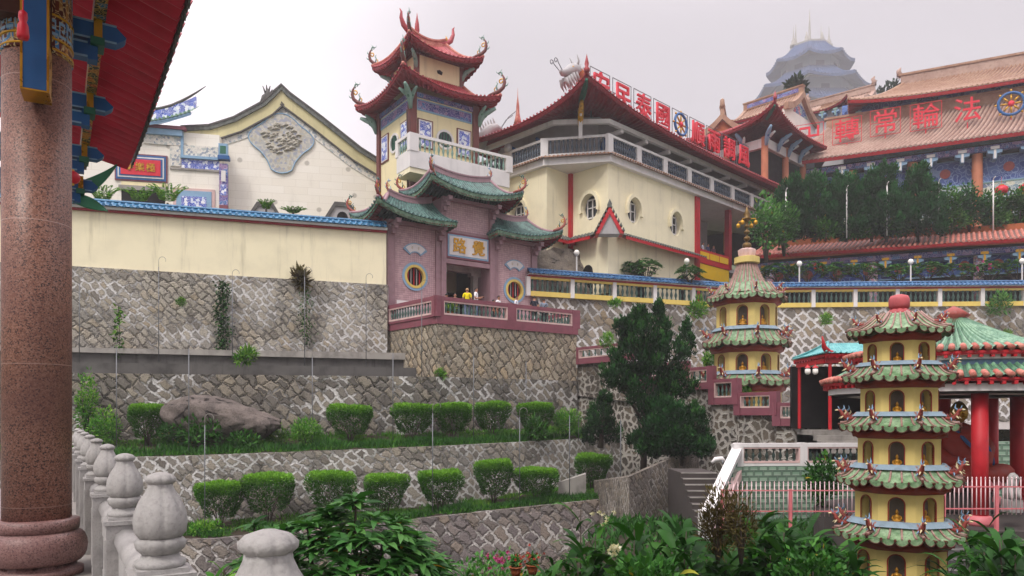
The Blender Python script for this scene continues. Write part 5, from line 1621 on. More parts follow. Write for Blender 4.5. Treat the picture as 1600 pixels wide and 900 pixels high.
# open gallery on the right
mb = MB(CZ); mb.box(13.2, 20, .0, 4, 11.4, 11.7); hp('gallery_floor', mb, [M_GREYW])
mb = MB(CZ); mb.box(12.7, 20, 3.4, 3.6, 11.7, 16.4); back = hp('gallery_back_wall', mb, [M_GREYW])
mb = MB(CZ); mb.slot(0, True)
for k in range(5):
    a = R(-52 + 26 * k); c = Vector((15.6, 3.34, 13.5))
    L = 1.0 if k == 2 else .85
    mb.tube([c, c + Vector((math.sin(a) * .28, -.02, .3)), c + Vector((math.sin(a) * .34, -.02, .62 * L)), c + Vector((math.sin(a) * .22, 0, .95 * L))], [.05, .10, .09, .01], 6)
part('lotus_emblem', mb, [M_WHITE], back)
mb = MB(CZ); mb.box(13.2, 17.6, -.02, .06, 11.75, 12.6); rl = hp('gallery_rail', mb, [M_RED])
for k in range(3): 
    mb = MB(CZ); mb.box(13.35 + 1.4 * k, 14.62 + 1.4 * k, -.05, -.021, 11.95, 12.42); part('yellow_banner', mb, [M_YELB], rl)
mb = MB(CZ); mb.box(13.25, 17.5, -.06, -.03, 10.45, 11.5); hp('yellow_banner', mb, [M_YELB])
mb = MB(CZ); mb.box(13.2, 17.6, -.1, .0, 11.52, 11.72); hp('red_beam', mb, [M_RED])
mb = MB(CZ); mb.box(13.2, 17.6, .02, .4, CZ, 11.4); hp('gallery_base', mb, [M_SANDST])
# balcony slab and balustrade
ED = [(-.35, 10), (-.35, 3.2), (2.2, -.35), (27, -.35), (27, 3), (8, 10)]
mb = MB(CZ); mb.prism(ED, 16.42, 16.86); hp('balcony_slab', mb, [M_WHITE])
for (a, b, nn) in (((-.35, 10), (-.35, 3.2), 26), ((-.35, 3.2), (2.2, -.35), 16), ((2.2, -.35), (27, -.35), 92)):
    A_, B_ = Vector((*a, 0)), Vector((*b, 0)); d = (B_ - A_).normalized(); o = Vector((d.y, -d.x, 0))
    mb = MB(CZ)
    S = patch((a[0], a[1], 17.02), (b[0], b[1], 17.02), Vector((a[0], a[1], 16.86)) + o * .26, Vector((b[0], b[1], 16.86)) + o * .26, .0)
    corr(mb, S, Vector((0, 0, 1)), nn, RIB, .06, 1, 0); ends(mb, S, nn, o, .065, 0)
    mb.add([S(0, 1) + Vector((0, 0, -.05)), S(1, 1) + Vector((0, 0, -.05)), S(1, 0) + Vector((0, 0, -.15)), S(0, 0) + Vector((0, 0, -.15))], [(0, 1, 2, 3)])
    hp('tile_cornice', mb, [T_ORANGE])
bm = (M_WHITE, M_WHITE, M_WHITE, paint('grey_blue_baluster', '55606c', .6, .1))
for (a, b, bays, nb) in (((-.2, 9.9), (-.2, 3.25), 2, 12), ((-.2, 3.25), (2.25, -.2), 1, 13), ((2.25, -.2), (26.9, -.2), 8, 11)):
    balustrade(ch_, (a[0], a[1], 17.0 - CZ), (b[0], b[1], 17.0 - CZ), 1.2, bm, bays, nb, th=.16, base=.16, top=.16, post=.5, frame=0, name='balcony_balustrade', fat=1.15, ends_=(1, 0) if bays < 8 else (1, 1))
# recessed upper storey
mb = MB(CZ); mb.prism([(1.8, 9.9), (1.8, 4.2), (3.6, 1.8), (26.8, 1.8), (26.8, 9.9)], 16.87, 20.3); hp('upper_wall', mb, [M_GREYW])
mb = MB(CZ); mb.prism([(-.1, 9.9), (-.1, 2.6), (2.4, -.1), (26.9, -.1), (26.9, .15), (2.5, .15), (.15, 2.7), (.15, 9.9)], 19.0, 19.3); hp('eave_beam', mb, [M_WHITE])
for k in range(9):
    x = 3.8 + 2.75 * k
    mb = MB(CZ); mb.box(x - .14, x + .14, -.05, 1.8, 18.75, 18.99); hp('cross_beam', mb, [M_WHITE])
    scroll_bracket(ch_, x, 1.7, 19.0, R(-90), CZ, 1.2, [M_BLUE, M_BLUEL], 'dragon_bracket')
    scroll_bracket(ch_, x + .9, 1.7, 18.9, R(-60), CZ, .8, [M_BLUE, M_GOLD], 'dragon_bracket')
for k in range(2):
    scroll_bracket(ch_, 1.8, 5 + 2.4 * k, 19.0, R(180), CZ, 1.1, [M_BLUE, M_BLUEL], 'dragon_bracket')
scroll_bracket(ch_, 1.0, 1.2, 19.9, R(225), CZ, 1.4, [M_GOLD, M_WHITE], 'corner_bracket')
mb = MB(CZ); mb.box(-.12, .12, -.12, .12, 17.9, 19.7); mb.xform(Matrix.Translation((.9, 1.1, 0)) @ Matrix.Rotation(R(45), 4, 'Z')); hp('corner_post', mb, [M_WHITE])
for x in (6.2, 11.7): 
    mb = MB(CZ); mb.box(x - .6, x + .6, 1.74, 1.798, 17.1, 18.9); hp('dark_doorway', mb, [M_DARK])
S = hip_roof(ch_, -1.25, 28, -1.25, 11, 19.25, 4.2, 24, 4.6, 4.6, 21.7, (T_RED, M_REDDK, M_REDDK, T_RED), (1.45, .2, .2, .5), 3.3, sag=.15, z0=CZ, pw=5, th=.24, soff=.62, hips='03', hip_r=.16, ridge_r=.2)
cpos = S['f'](0, 1.0)
mb = MB(CZ); mb.tube([S['f'](0, v) + Vector((.05, .05, -.34)) for v in (1.0, .9, .8, .7, .62)], [.10, .17, .19, .19, .16], 4); hp('jade_hip_rafter', mb, [M_TEALGR])
for p in (cpos, S['f'](0, .55)): 
    mb = MB(CZ); mb.slot(0, True); mb.lathe([(.16, 0), (.20, .18), (.10, .34), (.14, .5), (.04, .95), (.005, 1.1)], (p.x, p.y, p.z + .05), 8); hp('roof_finial', mb, [T_RED])
p = S['l'](.48, .93); mb = MB(CZ); mb.slot(0, True); mb.lathe([(.3, 0), (.2, .4), (.12, .8), (.10, 1.3), (.03, 1.9), (.005, 2.5)], (p.x, p.y, p.z), 8); hp('roof_finial', mb, [T_REDW])
# characters on the roof: each stands in its own steel frame
def wheel(parent, c, r, z0, mats, ang=0.0, y=0.0):
    """an eight-spoked wheel of the law"""
    vs = MB(z0); vs.slot(0, True)
    vs.tube([(c[0] + r * math.cos(a), c[1], c[2] + r * math.sin(a)) for a in [2 * math.pi * k / 28 for k in range(29)]], r * .13, 7, False)
    part('rim', vs, [mats[0]], parent)
    for k in range(8):
        a = math.pi * k / 4
        mb = MB(z0); mb.slot(0, True); mb.tube([(c[0] + r * q * math.cos(a), c[1], c[2] + r * q * math.sin(a)) for q in (.2, .5, .86)], [r * .05, r * .09, r * .06], 6)
        mb.tube([(c[0] + r * q * math.cos(a), c[1], c[2] + r * q * math.sin(a)) for q in (1.08, 1.18, 1.3)], [r * .07, r * .10, r * .05], 6)
        part('spoke', mb, [mats[1]], parent)
    mb = MB(z0); mb.slot(0, True); mb.tube([(c[0], c[1] - r * .12, c[2]), (c[0], c[1] + r * .12, c[2])], r * .25, 14); part('hub', mb, [mats[2]], parent)
def roof_sign(loc, rot, ch, size, label, group, legs=1.2, frame=True, pole=False, sx=1.0):
    t = thing('roof_sign', label, 'sign', loc, rot, group)
    h = size * .55
    if ch == 'WHEEL':
        wheel(t, (0, 0, size * .5), size * .40, 0, (M_BLUE, M_GOLD, M_REDSIGN))
    else:
        glyph_part(ch, size * .94, .07, M_REDSIGN, t, (0, -.02, size * .42), bold=.012, sx=sx)
    w = size * .52 * sx
    if frame:
        for (a, b) in (((-w, 0), (-w, size)), ((w, 0), (w, size)), ((-w, 0), (w, 0)), ((-w, size), (w, size)), ((-w, size * .5), (w, size * .5))):
            mb = MB(); mb.tube([(a[0], .09, a[1]), (b[0], .09, b[1])], .028, 5); part('frame_bar', mb, [M_IRON if not pole else M_REDSIGN], t)
    for x in ((0,) if pole else (-w * .9, w * .9)):
        mb = MB(); mb.tube([(x, .1, -legs), (x, .1, .05)], .05, 5); part('post', mb, [M_REDSIGN if pole else M_IRON], t)
    return t
def cl(x, y, z):
    c, s = math.cos(CA), math.sin(CA)
    return (CO[0] + x * c - y * s, CO[1] + x * s + y * c, z)
for i, (ch, nm) in enumerate((('安', 'first red character on the hall roof, right below the grey dragon head'), ('民', 'red character on the hall roof, second from the dragon head'), ('泰', 'red character on the hall roof, third from the dragon head'), ('國', 'boxed red character on the hall roof, just before the blue wheel'), ('WHEEL', 'blue wheel with golden spokes standing on the roof of the cream hall'), ('順', 'red character on the hall roof, just after the blue wheel'), ('雨', 'red character on the hall roof, second after the blue wheel'), ('調', 'red character on the hall roof, third after the blue wheel'), ('風', 'last red character on the hall roof, farthest from the dragon head'))):
    roof_sign(cl(3.5 + 2.40 * i, 1.5, 21.3), CA, ch, 2.0, nm, 'characters on the cream hall roof', legs=1.4)
# dragon head rearing over the roof
dp = cl(4.3, 4.6, 22.0)
dr = thing('dragon_statue', 'grey dragon head with spiny mane and curled whiskers rearing above the hall roof', 'statue', dp, CA)
mb = MB(); mb.slot(0, True)
mb.tube([(1.2, 0, -1), (1.25, 0, .6), (1.15, 0, 1.7), (.7, 0, 2.5), (.1, 0, 2.7)], [.5, .48, .44, .4, .36], 10); part('neck', mb, [M_TERRAC], dr)
mb = MB(); mb.slot(0, True)
mb.tube([(.3, 0, 2.75), (-.3, 0, 2.55), (-.8, 0, 2.25), (-1.25, 0, 2.05), (-1.5, 0, 2.1)], [.42, .45, .32, .24, .12], 9)
mb.tube([(-.2, 0, 2.15), (-.7, 0, 1.75), (-1.1, 0, 1.45)], [.28, .18, .08], 7)
part('head', mb, [M_GREYW], dr)
for k in range(11):
    a = R(-35 + 17 * k)
    c = Vector((.55, 0, 2.0))
    b0 = c + Vector((math.cos(a) * .75, 0, math.sin(a) * .8)); b1 = c + Vector((math.cos(a - .3) * 1.35, 0, math.sin(a - .3) * 1.35)); 
    mb = MB(); mb.slot(0, True); mb.tube([c + Vector((math.cos(a) * .3, 0, math.sin(a) * .4)), b0, b1], [.2, .2, .02], 6); part('mane_spine', mb, [M_GREYW], dr)
for k in range(9):
    a = R(100 + 22 * k); mb = MB(); mb.slot(0, True)
    p = Vector((-.2 - .13 * k, (.28 if k % 2 else -.28), 2.4 - .1 * k)); mb.tube([p, p + Vector((.2, .1 if k % 2 else -.1, -.4)), p + Vector((.5, .1 if k % 2 else -.1, -.75))], [.13, .1, .01], 5); part('beard_tuft', mb, [M_GREYW], dr)
for s in (-1, 1):
    mb = MB(); mb.slot(0, True); mb.tube([(.1, s * .2, 2.85), (.15, s * .3, 3.25), (-.1, s * .35, 3.6)], [.1, .07, .02], 6); part('horn', mb, [M_GREYW], dr)
    mb = MB(); mb.tube([(-1.4, s * .12, 2.15), (-1.9, s * .2, 2.5)] + [Vector((-2.15, s * .2, 2.55)) + Vector(q) for q in spiral((0, 0), .22, .06, 0, 1.1)], .03, 5); part('whisker', mb, [M_IRON], dr)
    mb = MB(); mb.slot(0, True); mb.lathe([(.01, -.09), (.09, 0), (.01, .09)], (-.5, s * .33, 2.6), 8); part('eye', mb, [M_GOLD], dr)
# second, smaller dragon by the left end of the roof
dp = cl(.2, 9.0, 19.9)
dr = thing('dragon_statue', 'small grey dragon with long whiskers beside the bell tower roof', 'statue', dp, R(20))
mb = MB(); mb.slot(0, True); mb.tube([(-.8, 0, -.8), (-.5, 0, .1), (0, 0, .6), (.5, 0, .8), (.9, 0, .7)], [.4, .42, .4, .34, .15], 9); part('head', mb, [M_GREYW], dr)
for k in range(6):
    mb = MB(); mb.tube([(-.5 + .2 * k, 0, .2 + .1 * k), (-.8 + .2 * k, 0, .9 + .12 * k)], [.16, .02], 5); part('mane_spine', mb, [M_GREYW], dr)
for s in (-1, 1):
    mb = MB(); mb.tube([(.8, s * .1, .8), (1.3, s * .3, 1.6), (1.9, s * .5, 2.1)], .03, 5); part('whisker', mb, [M_IRON], dr)
# people leaning on the gallery rail
for i, (x, sh, lb) in enumerate(((13.65, 'd9d2b0', 'child in a pale yellow top at the gallery rail, right beside the red pillar'), (14.45, 'b9bcc8', 'child in pale grey at the gallery rail, second from the red pillar'), (15.2, '2b3560', 'child in dark blue at the gallery rail, third from the red pillar'), (16.0, '4a2a38', 'child in dark maroon at the gallery rail, farthest from the red pillar'))):
    person(cl(x, .42, 11.7), CA + R((i * 37) % 50 - 25), 1.62, sh, '2a2c36', lb, group='children at the gallery rail')
# ---------------------------------------------------------------- roofs between the cream hall and the great hall
def dougong(parent, x, y, z, z0, s=1.0, mats=None, ang=-90):
    """painted bracket cluster under an eave, facing the viewer"""
    mb = MB(z0)
    mb.slot(0); mb.xz([(x - .10 * s, z - .75 * s), (x + .10 * s, z - .75 * s), (x + .12 * s, z - .35 * s), (x + .42 * s, z - .30 * s), (x + .45 * s, z - .12 * s), (x + .2 * s, z - .1 * s), (x + .2 * s, z + .12 * s), (x - .2 * s, z + .12 * s), (x - .2 * s, z - .1 * s), (x - .45 * s, z - .12 * s), (x - .42 * s, z - .30 * s), (x - .12 * s, z - .35 * s)], y - .7 * s, y)
    mb.slot(1); mb.box(x - .26 * s, x + .26 * s, y - .78 * s, y - .701 * s, z - .06 * s, z + .14 * s); mb.box(x - .07 * s, x + .07 * s, y - .76 * s, y - .701 * s, z - .7 * s, z - .1 * s)
    part('bracket', mb, mats or [M_BLUEL, M_TEALPALE], parent)

def P_frieze(parent, x0, x1, z0_, z1_, y, mat, zb, name='painted_frieze', edge=M_BLUEL):
    mb = MB(zb); mb.slot(0); mb.box(x0, x1, y - .03, y, z0_, z1_); mb.slot(1); mb.box(x0, x1, y - .06, y, z1_, z1_ + .1); mb.box(x0, x1, y - .06, y, z0_ - .1, z0_)
    part(name, mb, [mat, edge], parent)
def boss(parent, x, z, y, r, zb, mat):
    mb = MB(zb); mb.xz(oval(x, z, r, r, 18), y - .05, y); part('round_boss', mb, [mat], parent)

M_BOSS = paint('faded_red_boss', 'a8524a', .6, .2, 5, .1)
M_ORCOL = paint('orange_column_paint', 'c07a5a', .5, .15, 1.5, .06)
jp = thing('corner_pavilion', 'corner pavilion with upturned red roof and jade hip rafter, between the two large halls', 'pavilion', (22.2, 64.0, 15.0), R(44))
jz = 15.0
S = hip_roof(jp, -1.2, 9.2, -1.2, 7.5, 25.1, 3.2, 6, 3, 3, 27.3, (T_RED, M_REDDK, M_REDDK, T_RED), (1.5, .2, .2, .5), 3.3, sag=.2, z0=jz, pw=4, soff=.62, hips='03', hip_r=.15)
mb = MB(jz); mb.tube([S['f'](0, v) + Vector((.06, .06, -.36)) for v in (1.0, .88, .76, .64)], [.10, .18, .2, .18], 4); part('jade_hip_rafter', mb, [M_TEALGR], jp)
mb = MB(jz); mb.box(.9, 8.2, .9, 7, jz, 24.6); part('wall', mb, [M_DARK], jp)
mb = MB(jz); mb.box(.5, 8.4, .5, .88, 23.6, 24.4); mb.box(.5, .88, .5, 7, 23.6, 24.4); part('eave_beam', mb, [M_WHITE], jp)
for (x, y) in ((.7, .7), (4.6, .7), (8.2, .7), (.7, 4.4)):
    mb = MB(jz); mb.tube([(x, y, jz), (x, y, 24.5)], .3, 12); part('column', mb, [M_ORCOL], jp)
for (x, y, a) in ((.4, .4, 225), (2.6, .4, -90), (4.6, .4, -90), (6.8, .4, -90), (.4, 2.6, 180)):
    scroll_bracket(jp, x, y, 24.9, R(a), jz, 1.4, [M_BLUEL, M_BLUE]); scroll_bracket(jp, x, y, 24.6, R(a + 35), jz, 1.0, [M_WHITE, M_BLUE])
p = S['f'](0, 1.0); mb = MB(jz); mb.slot(0, True); mb.lathe([(.14, 0), (.18, .2), (.08, .4), (.01, .7)], (p.x, p.y, p.z + .1), 8); part('roof_finial', mb, [T_RED], jp)

def gable_house(name, label, loc, rot, L, hw, ze, zr, mats, z0, wallm, painting=None, frieze=None, n=3.2, beast=True):
    t = thing(name, label, 'roof', loc, rot)
    S = hip_roof(t, 0, L, -hw, hw, ze, 0, L, 0, 0, zr, mats, (.25, .25, .25, .25), n, 'fb', sag=.35, z0=z0, hips='', th=.25, ridge=False, amp=.08, er=.09)
    for x in (0, L):
        sgn = -1 if x == 0 else 1
        mb = MB(z0); pts = [S['f'](0 if x == 0 else 1, v) for v in [k / 8 for k in range(9)]]; ptb = [S['b'](1 if x == 0 else 0, v) for v in [k / 8 for k in range(9)]]
        rib = [Vector((x, q.y, q.z)) for q in reversed(pts)] + [Vector((x, q.y, q.z)) for q in ptb[1:]]
        vs = []
        for q in rib: vs += [q + Vector((-.22, 0, .16)), q + Vector((.22, 0, .16)), q + Vector((.22, 0, -.50)), q + Vector((-.22, 0, -.50))]
        m = len(rib)
        mb.add(vs, [(k * 4 + s, k * 4 + (s + 1) % 4, k * 4 + 4 + (s + 1) % 4, k * 4 + 4 + s) for k in range(m - 1) for s in range(4)] + [(0, 1, 2, 3), (m * 4 - 1, m * 4 - 2, m * 4 - 3, m * 4 - 4)])
        part('verge', mb, [mats[0]], t)
        mb = MB(z0); xx = x - sgn * .3
        mb.yz([(q.y * .97, q.z - .3) for q in rib] + [(hw * .8, z0), (-hw * .8, z0)], xx - .1, xx + .1); part('gable_wall', mb, [wallm], t)
        if painting:
            mb = MB(z0); mb.yz([(-hw * .45, ze + .15), (hw * .45, ze + .15), (hw * .3, ze + .9), (0, zr - 1.1), (-hw * .3, ze + .9)], x - sgn * .2 - .02, x - sgn * .2 + .02); part('gable_painting', mb, [painting], t)
    mb = MB(z0); mb.box(-.15, L + .15, -.2, .2, zr - .05, zr + .62); part('ridge', mb, [mats[3]], t)
    if frieze:
        for s in (-1, 1):
            mb = MB(z0); mb.box(.3, L - .3, s * .215 - .012, s * .215 + .012, zr + .1, zr + .5); part('ridge_frieze', mb, [frieze], t)
    mb = MB(z0); mb.box(-.2, L + .2, -.28, .28, zr + .621, zr + .76); part('ridge_cap', mb, [mats[3]], t)
    if beast:
        for x in (0, L):
            mb = MB(z0); mb.slot(0, True); mb.tube([(x, 0, zr + .7), (x + .05, 0, zr + 1.1), (x - .1, 0, zr + 1.45), (x + .12, 0, zr + 1.7)], [.32, .26, .22, .06], 7); mb.tube([(x + .1, 0, zr + 1.0), (x + .4, 0, zr + 1.15)], [.14, .04], 5); part('ridge_beast', mb, [mats[0]], t)
    mb = MB(z0); mb.box(.4, L - .4, -hw * .8, hw * .8, z0, ze + .1); part('wall', mb, [wallm], t)
    return t
om = (T_ORANGE, M_REDDK, M_REDDK, T_ORANGE, T_GROOVE)
P_GABL = painted('gable_shard_picture', '3f63a4', '7fa0a8', '3f8a6a', 'b5526a', 2.2, lines='d9d4c8')
q = W(1165, 200, 79); gable_house('hall_roof', 'orange roof with blue painted ridge and pictured gable, right behind the corner pavilion', (q.x, q.y, 20), R(-46), 6.2, 3.6, 30.2, 32.6, om, 20, M_WHITEW, P_GABL, P_VIOLET, beast=False)
q = W(1143, 200, 76); gable_house('gable_roof', 'small orange gable roof crowned by a curled beast, left of the corner pavilion roof', (q.x - .8, q.y + .5, 20), R(70), 7.0, 2.7, 29.2, 31.2, om, 20, M_TERRAC)
q = W(1262, 190, 92); gable_house('hall_roof', 'farther orange roof with a pale gable, just below the misty tower', (q.x, q.y, 22), R(-40), 7.6, 3.2, 36.4, 38.3, (T_PEACH, M_REDDK, M_REDDK, T_PEACH), 22, M_WHITEW)
q = W(1262, 186, 86)
t = thing('hall_roof', 'small curled red and green eave with bracketed corner below the farther orange roof', 'roof', (q.x, q.y, 22), R(-40))
S = hip_roof(t, 0, 5, -2.5, 2.5, 34.2, 1.5, 3.5, 0, 0, 35.4, (T_ORANGE, M_REDDK, M_REDDK, T_ORANGE), (.3, 1.0, .3, .3), 3, sag=.2, z0=22)
mb = MB(22); mb.box(.6, 4.4, -1.9, 1.9, 22, 34.2); part('wall', mb, [M_GREYW], t)
for x in (1, 2.4, 3.8): dougong(t, x, -1.85, 33.9, 22, .9)

# ---------------------------------------------------------------- great hall with the turning-wheel characters
GHZ = 14.0
GHA = R(-26)
GHO = (24.8, 70.8)
gh = thing('great_hall', 'great red roofed hall with blue painted walls behind the hedge of cypress', 'hall', (*GHO, GHZ), GHA)
S = hip_roof(gh, 0, 34, 0, 18, 23.9, 4.8, 34, 5.6, 12, 28.6, (T_PEACH, M_RED, M_REDDK, T_PEACH, T_GROOVE), (.25, 0, 0, .2), 2.5, 'fl', sag=.35, z0=GHZ, hips='0', th=.3, soff=.35, ridge=False, amp=.16, er=.10, hip_r=.16)
mb = MB(GHZ); mb.box(4.6, 34, 5.5, 5.9, 28.5, 29.5); part('roof_band', mb, [T_ORANGE], gh)
mb = MB(GHZ); mb.box(4.4, 34, 5.4, 6.0, 29.5, 29.7); part('roof_band_cap', mb, [T_ORANGE], gh)
mb = MB(GHZ); mb.box(6.0, 34, 6.4, 15, 27, 31.0); part('clerestory_wall', mb, [P_FRIEZEDK], gh)
for k in range(11): dougong(gh, 7.5 + 2.4 * k, 6.3, 29.75, GHZ, 1.0)
S = hip_roof(gh, 6.6, 34, 4.2, 18, 29.9, 11.6, 34, 9.4, 12, 33.3, (T_ORANGE, M_RED, M_REDDK, T_ORANGE, T_GROOVE), (.8, 0, 0, .5), 2.5, 'fl', sag=.35, z0=GHZ, hips='0', th=.28, soff=.4, ridge=False, amp=.16, er=.09, hip_r=.18, pw=7)
mb = MB(GHZ); mb.box(11.3, 34, 9.2, 9.7, 33.1, 34.1); part('ridge', mb, [T_PEACH], gh)
mb = MB(GHZ); mb.box(11.1, 34, 9.1, 9.8, 34.1, 34.3); part('ridge_cap', mb, [T_ORANGE], gh)
mb = MB(GHZ); mb.slot(0, True); mb.tube([(11.2, 9.4, 34.2), (11.1, 9.4, 34.7), (11.3, 9.4, 35.0)], [.3, .22, .05], 7); part('ridge_beast', mb, [T_PEACH], gh)
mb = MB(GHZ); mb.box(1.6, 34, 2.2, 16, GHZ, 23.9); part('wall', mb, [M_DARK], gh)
mb = MB(GHZ); mb.box(.6, 34, 1.1, 1.5, 22.95, 23.45); part('eave_beam', mb, [P_VIOLET], gh)
P_frieze(gh, 1.6, 34, 20.6, 22.7, 2.2, P_FRIEZE, GHZ)
P_frieze(gh, 1.6, 34, 17.4, 20.4, 2.18, P_PANEL, GHZ, 'painted_panels', M_TEALPALE)
mb = MB(GHZ); mb.box(1.6, 34, 2.0, 2.17, 16.6, 17.3); part('lower_band', mb, [M_REDDK], gh)
for k in range(14):
    x = 1.4 + 2.4 * k
    dougong(gh, x, 1.6, 23.0, GHZ, 1.25, [M_BLUEL, M_WHITE])
    boss(gh, x + 1.2, 21.7, 2.16, .42, GHZ, M_BOSS)
for x in (2.0, 7.0, 12.0, 17.0, 22.0, 27.0):
    mb = MB(GHZ); mb.tube([(x, 1.6, GHZ), (x, 1.6, 22.9)], .42, 16); part('column', mb, [M_ORCOL], gh)
def ghl(x, y, z):
    c, s = math.cos(GHA), math.sin(GHA)
    return (GHO[0] + x * c - y * s, GHO[1] + x * s + y * c, z)
for i, (ch, x, z, lb) in enumerate((('卍', 3.26, 25.9, 'red swastika emblem on the great hall roof, at the head of its row of characters'), ('轉', 6.56, 25.9, 'red character on the great hall roof, just after the swastika emblem'), ('常', 9.8, 26.15, 'red character on the great hall roof, second after the swastika emblem'), ('輪', 13.1, 26.1, 'red character on the great hall roof, second before the blue wheel'), ('法', 16.35, 26.1, 'red character on the great hall roof, just before the blue wheel'), ('WHEEL', 19.6, 26.0, 'blue and gold wheel standing on the great hall roof'))):
    roof_sign(ghl(x, 2.4, z), GHA, ch, 2.4, lb, 'characters on the great hall roof', legs=1.0, pole=True, frame=(i < 4), sx=1.0)
for px, py, lb in ((1565, 297, 'red lantern hanging under the great hall, beside the rightmost pale pole'), (1602, 295, 'red lantern at the edge of the picture, under the great hall'), (1460, 306, 'red lantern half hidden by the last cypress of the hedge'), (1250, 313, 'red lantern glimpsed between the first cypresses of the hedge')):
    lantern(W(px, py, 62.5), .52, lb, 'red lanterns of the great hall')

# gallery with the lower tiled roof
LZ = 8.0
LA = R(-19.6)
lg = thing('gallery', 'long low gallery with rose tiled eaves and a deep blue painted frieze above the frangipanis', 'building', (18.6, 58.2, LZ), LA)
S = hip_roof(lg, 0, 32, 0, 5, 12.55, 1.0, 32, 2.6, 2.6, 13.7, (T_REDW, M_RED, M_REDDK, T_REDW, T_GROOVE), (.1, 0, 0, .1), 2.9, 'fl', sag=.08, z0=LZ, hips='0', th=.24, soff=.55, ridge=False, amp=.10, er=.10)
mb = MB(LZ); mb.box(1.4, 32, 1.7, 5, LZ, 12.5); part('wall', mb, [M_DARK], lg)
mb = MB(LZ); mb.box(.6, 32, .9, 1.25, 11.75, 12.15); part('eave_beam', mb, [P_VIOLET], lg)
P_frieze(lg, 1.4, 32, 10.45, 11.75, 1.66, P_FRIEZEDK, LZ)
for k in range(14):
    x = 1.2 + 2.15 * k
    dougong(lg, x, 1.35, 11.75, LZ, .95, [M_BLUEL, M_GOLD])
    boss(lg, x + 1.07, 11.1, 1.63, .36, LZ, M_BOSS)
for x in (1.6, 9.0, 16.0, 23.0, 30.0):
    mb = MB(LZ); mb.tube([(x, 1.2, LZ), (x, 1.2, 11.7)], .35, 14); part('column', mb, [P_MULTI], lg)
pb = thing('planter', 'orange brown planter wall under the cypress hedge, above the gallery roof', 'planter', (18.6, 58.2, 12.6), LA)
mb = MB(12.6); mb.box(1.5, 32, 3.2, 3.5, 12.6, 14.3); part('wall', mb, [M_TERRAC], pb)
mb = MB(12.6); mb.box(1.5, 32, 3.5, 11, 13.4, 14.0); part('soil', mb, [M_SOIL], pb)
def lgl(x, y, z):
    c, s = math.cos(LA), math.sin(LA)
    return (18.6 + x * c - y * s, 58.2 + x * s + y * c, z)

# yellow balustrade with the blue coping
yb = thing('coped_balustrade', 'long yellow balustrade with jade balusters under a blue tiled coping, on the far retaining wall', 'balustrade', (0, 0, 7.45))
pts = [Vector((G_pts[0][0] - .3, G_pts[0][1] - .2, 0)), Vector((G_pts[1][0], G_pts[1][1] - .05, 0)), Vector((G_pts[2][0], G_pts[2][1] - .05, 0)), Vector((G_pts[3][0], G_pts[3][1], 0))]
ymats = (M_YEL, M_WHITE, M_YEL, M_TEALBAL)
cnt = 0
for a, b, bays, nb in ((pts[0], pts[1], 5, 8), (pts[1], pts[2], 7, 8), (pts[2], pts[3], 3, 0)):
    ang = math.atan2((b - a).y, (b - a).x); L = (b - a).length
    for i in range(bays):
        p0 = a.lerp(b, i / bays); p1 = a.lerp(b, (i + 1) / bays)
        cnt += 1
        balustrade(yb, (p0.x, p0.y, 0), (p1.x, p1.y, 0), 1.18, ymats, 1, nb if cnt <= 12 else 0, th=.22, base=.30, top=.14, post=.26, frame=0, name='yellow_rail', ends_=(1, 0), fat=1.2)
    def pl_(mb):
        c, s = math.cos(ang), math.sin(ang)
        mb.v = [(a.x + x * c - y * s, a.y + x * s + y * c, z) for x, y, z in mb.v]; return mb
    mb = MB(); mb.box(0, L, -.20, .20, 1.182, 1.30); part('red_line', pl_(mb), [M_REDDK], yb)
    mb = MB(); mb.box(0, L, -.26, .26, 1.302, 1.36); part('white_line', pl_(mb), [M_WHITE], yb)
    mb = MB(); coping(mb, 0, L, 1.37, .44, .26, T_BLUE, int(L * 3.6)); part('tile_coping', pl_(mb), [T_COPBLUE], yb)

# ---------------------------------------------------------------- the great tower in the mist
def ngon_roof(parent, n, rin, zin, rout, zout, ph, mats, z0, rate=3.0, lift=.3, sag=.1, c=(0, 0), amp=.06, th=.2, er=.07, vs=5, pw=4, names=('roof', 'eave_board', 'soffit'), endtiles=True, faces=None):
    tiles, board, under = MB(z0), MB(z0), MB(z0)
    out_ = []
    for k in (faces or range(n)):
        a0, a1 = ph + 2 * math.pi * k / n, ph + 2 * math.pi * (k + 1) / n
        P = lambda r, a, z: Vector((c[0] + r * math.cos(a), c[1] + r * math.sin(a), z))
        S = patch(P(rin, a0, zin), P(rin, a1, zin), P(rout, a0, zout), P(rout, a1, zout), sag, lift, lift, pw)
        out_.append(S)
        am = (a0 + a1) / 2; o = Vector((math.cos(am), math.sin(am), 0))
        L = (P(rout, a1, 0) - P(rout, a0, 0)).length; m = max(3, int(L * rate))
        nr = (o * (zin - zout) + Vector((0, 0, rout - rin))).normalized()
        corr(tiles, S, nr, m, RIB, amp, vs, 0, groove=1 if len(mats) > 3 else None)
        if endtiles: ends(tiles, S, m, o, er, 0)
        board.grid(lambda u, v: S(u, 1) + Vector((0, 0, -.02 - th * v)) - o * .02, 8, 1)
        under.grid(lambda u, v: S(u, 1 - .75 * v) + Vector((0, 0, -th * .9)), 8, 3)
    for nm, mb, m in zip(names, (tiles, board, under), mats): part(nm, mb, [m] + (list(mats[3:4]) if mb is tiles else []), parent)
    return out_
PTZ = 56.0
PTK = 1.45
ptw = thing('pagoda_tower', 'huge octagonal pagoda tower with slate blue roofs and gold spires, dissolving in the mist', 'tower', (W(1265, 0, 250 * PTK).x, 250 * PTK, PTZ * PTK))
ptw.scale = (PTK,) * 3
pm = (T_BLUEGREY, T_BLUEGREY, T_BLUEGREY)
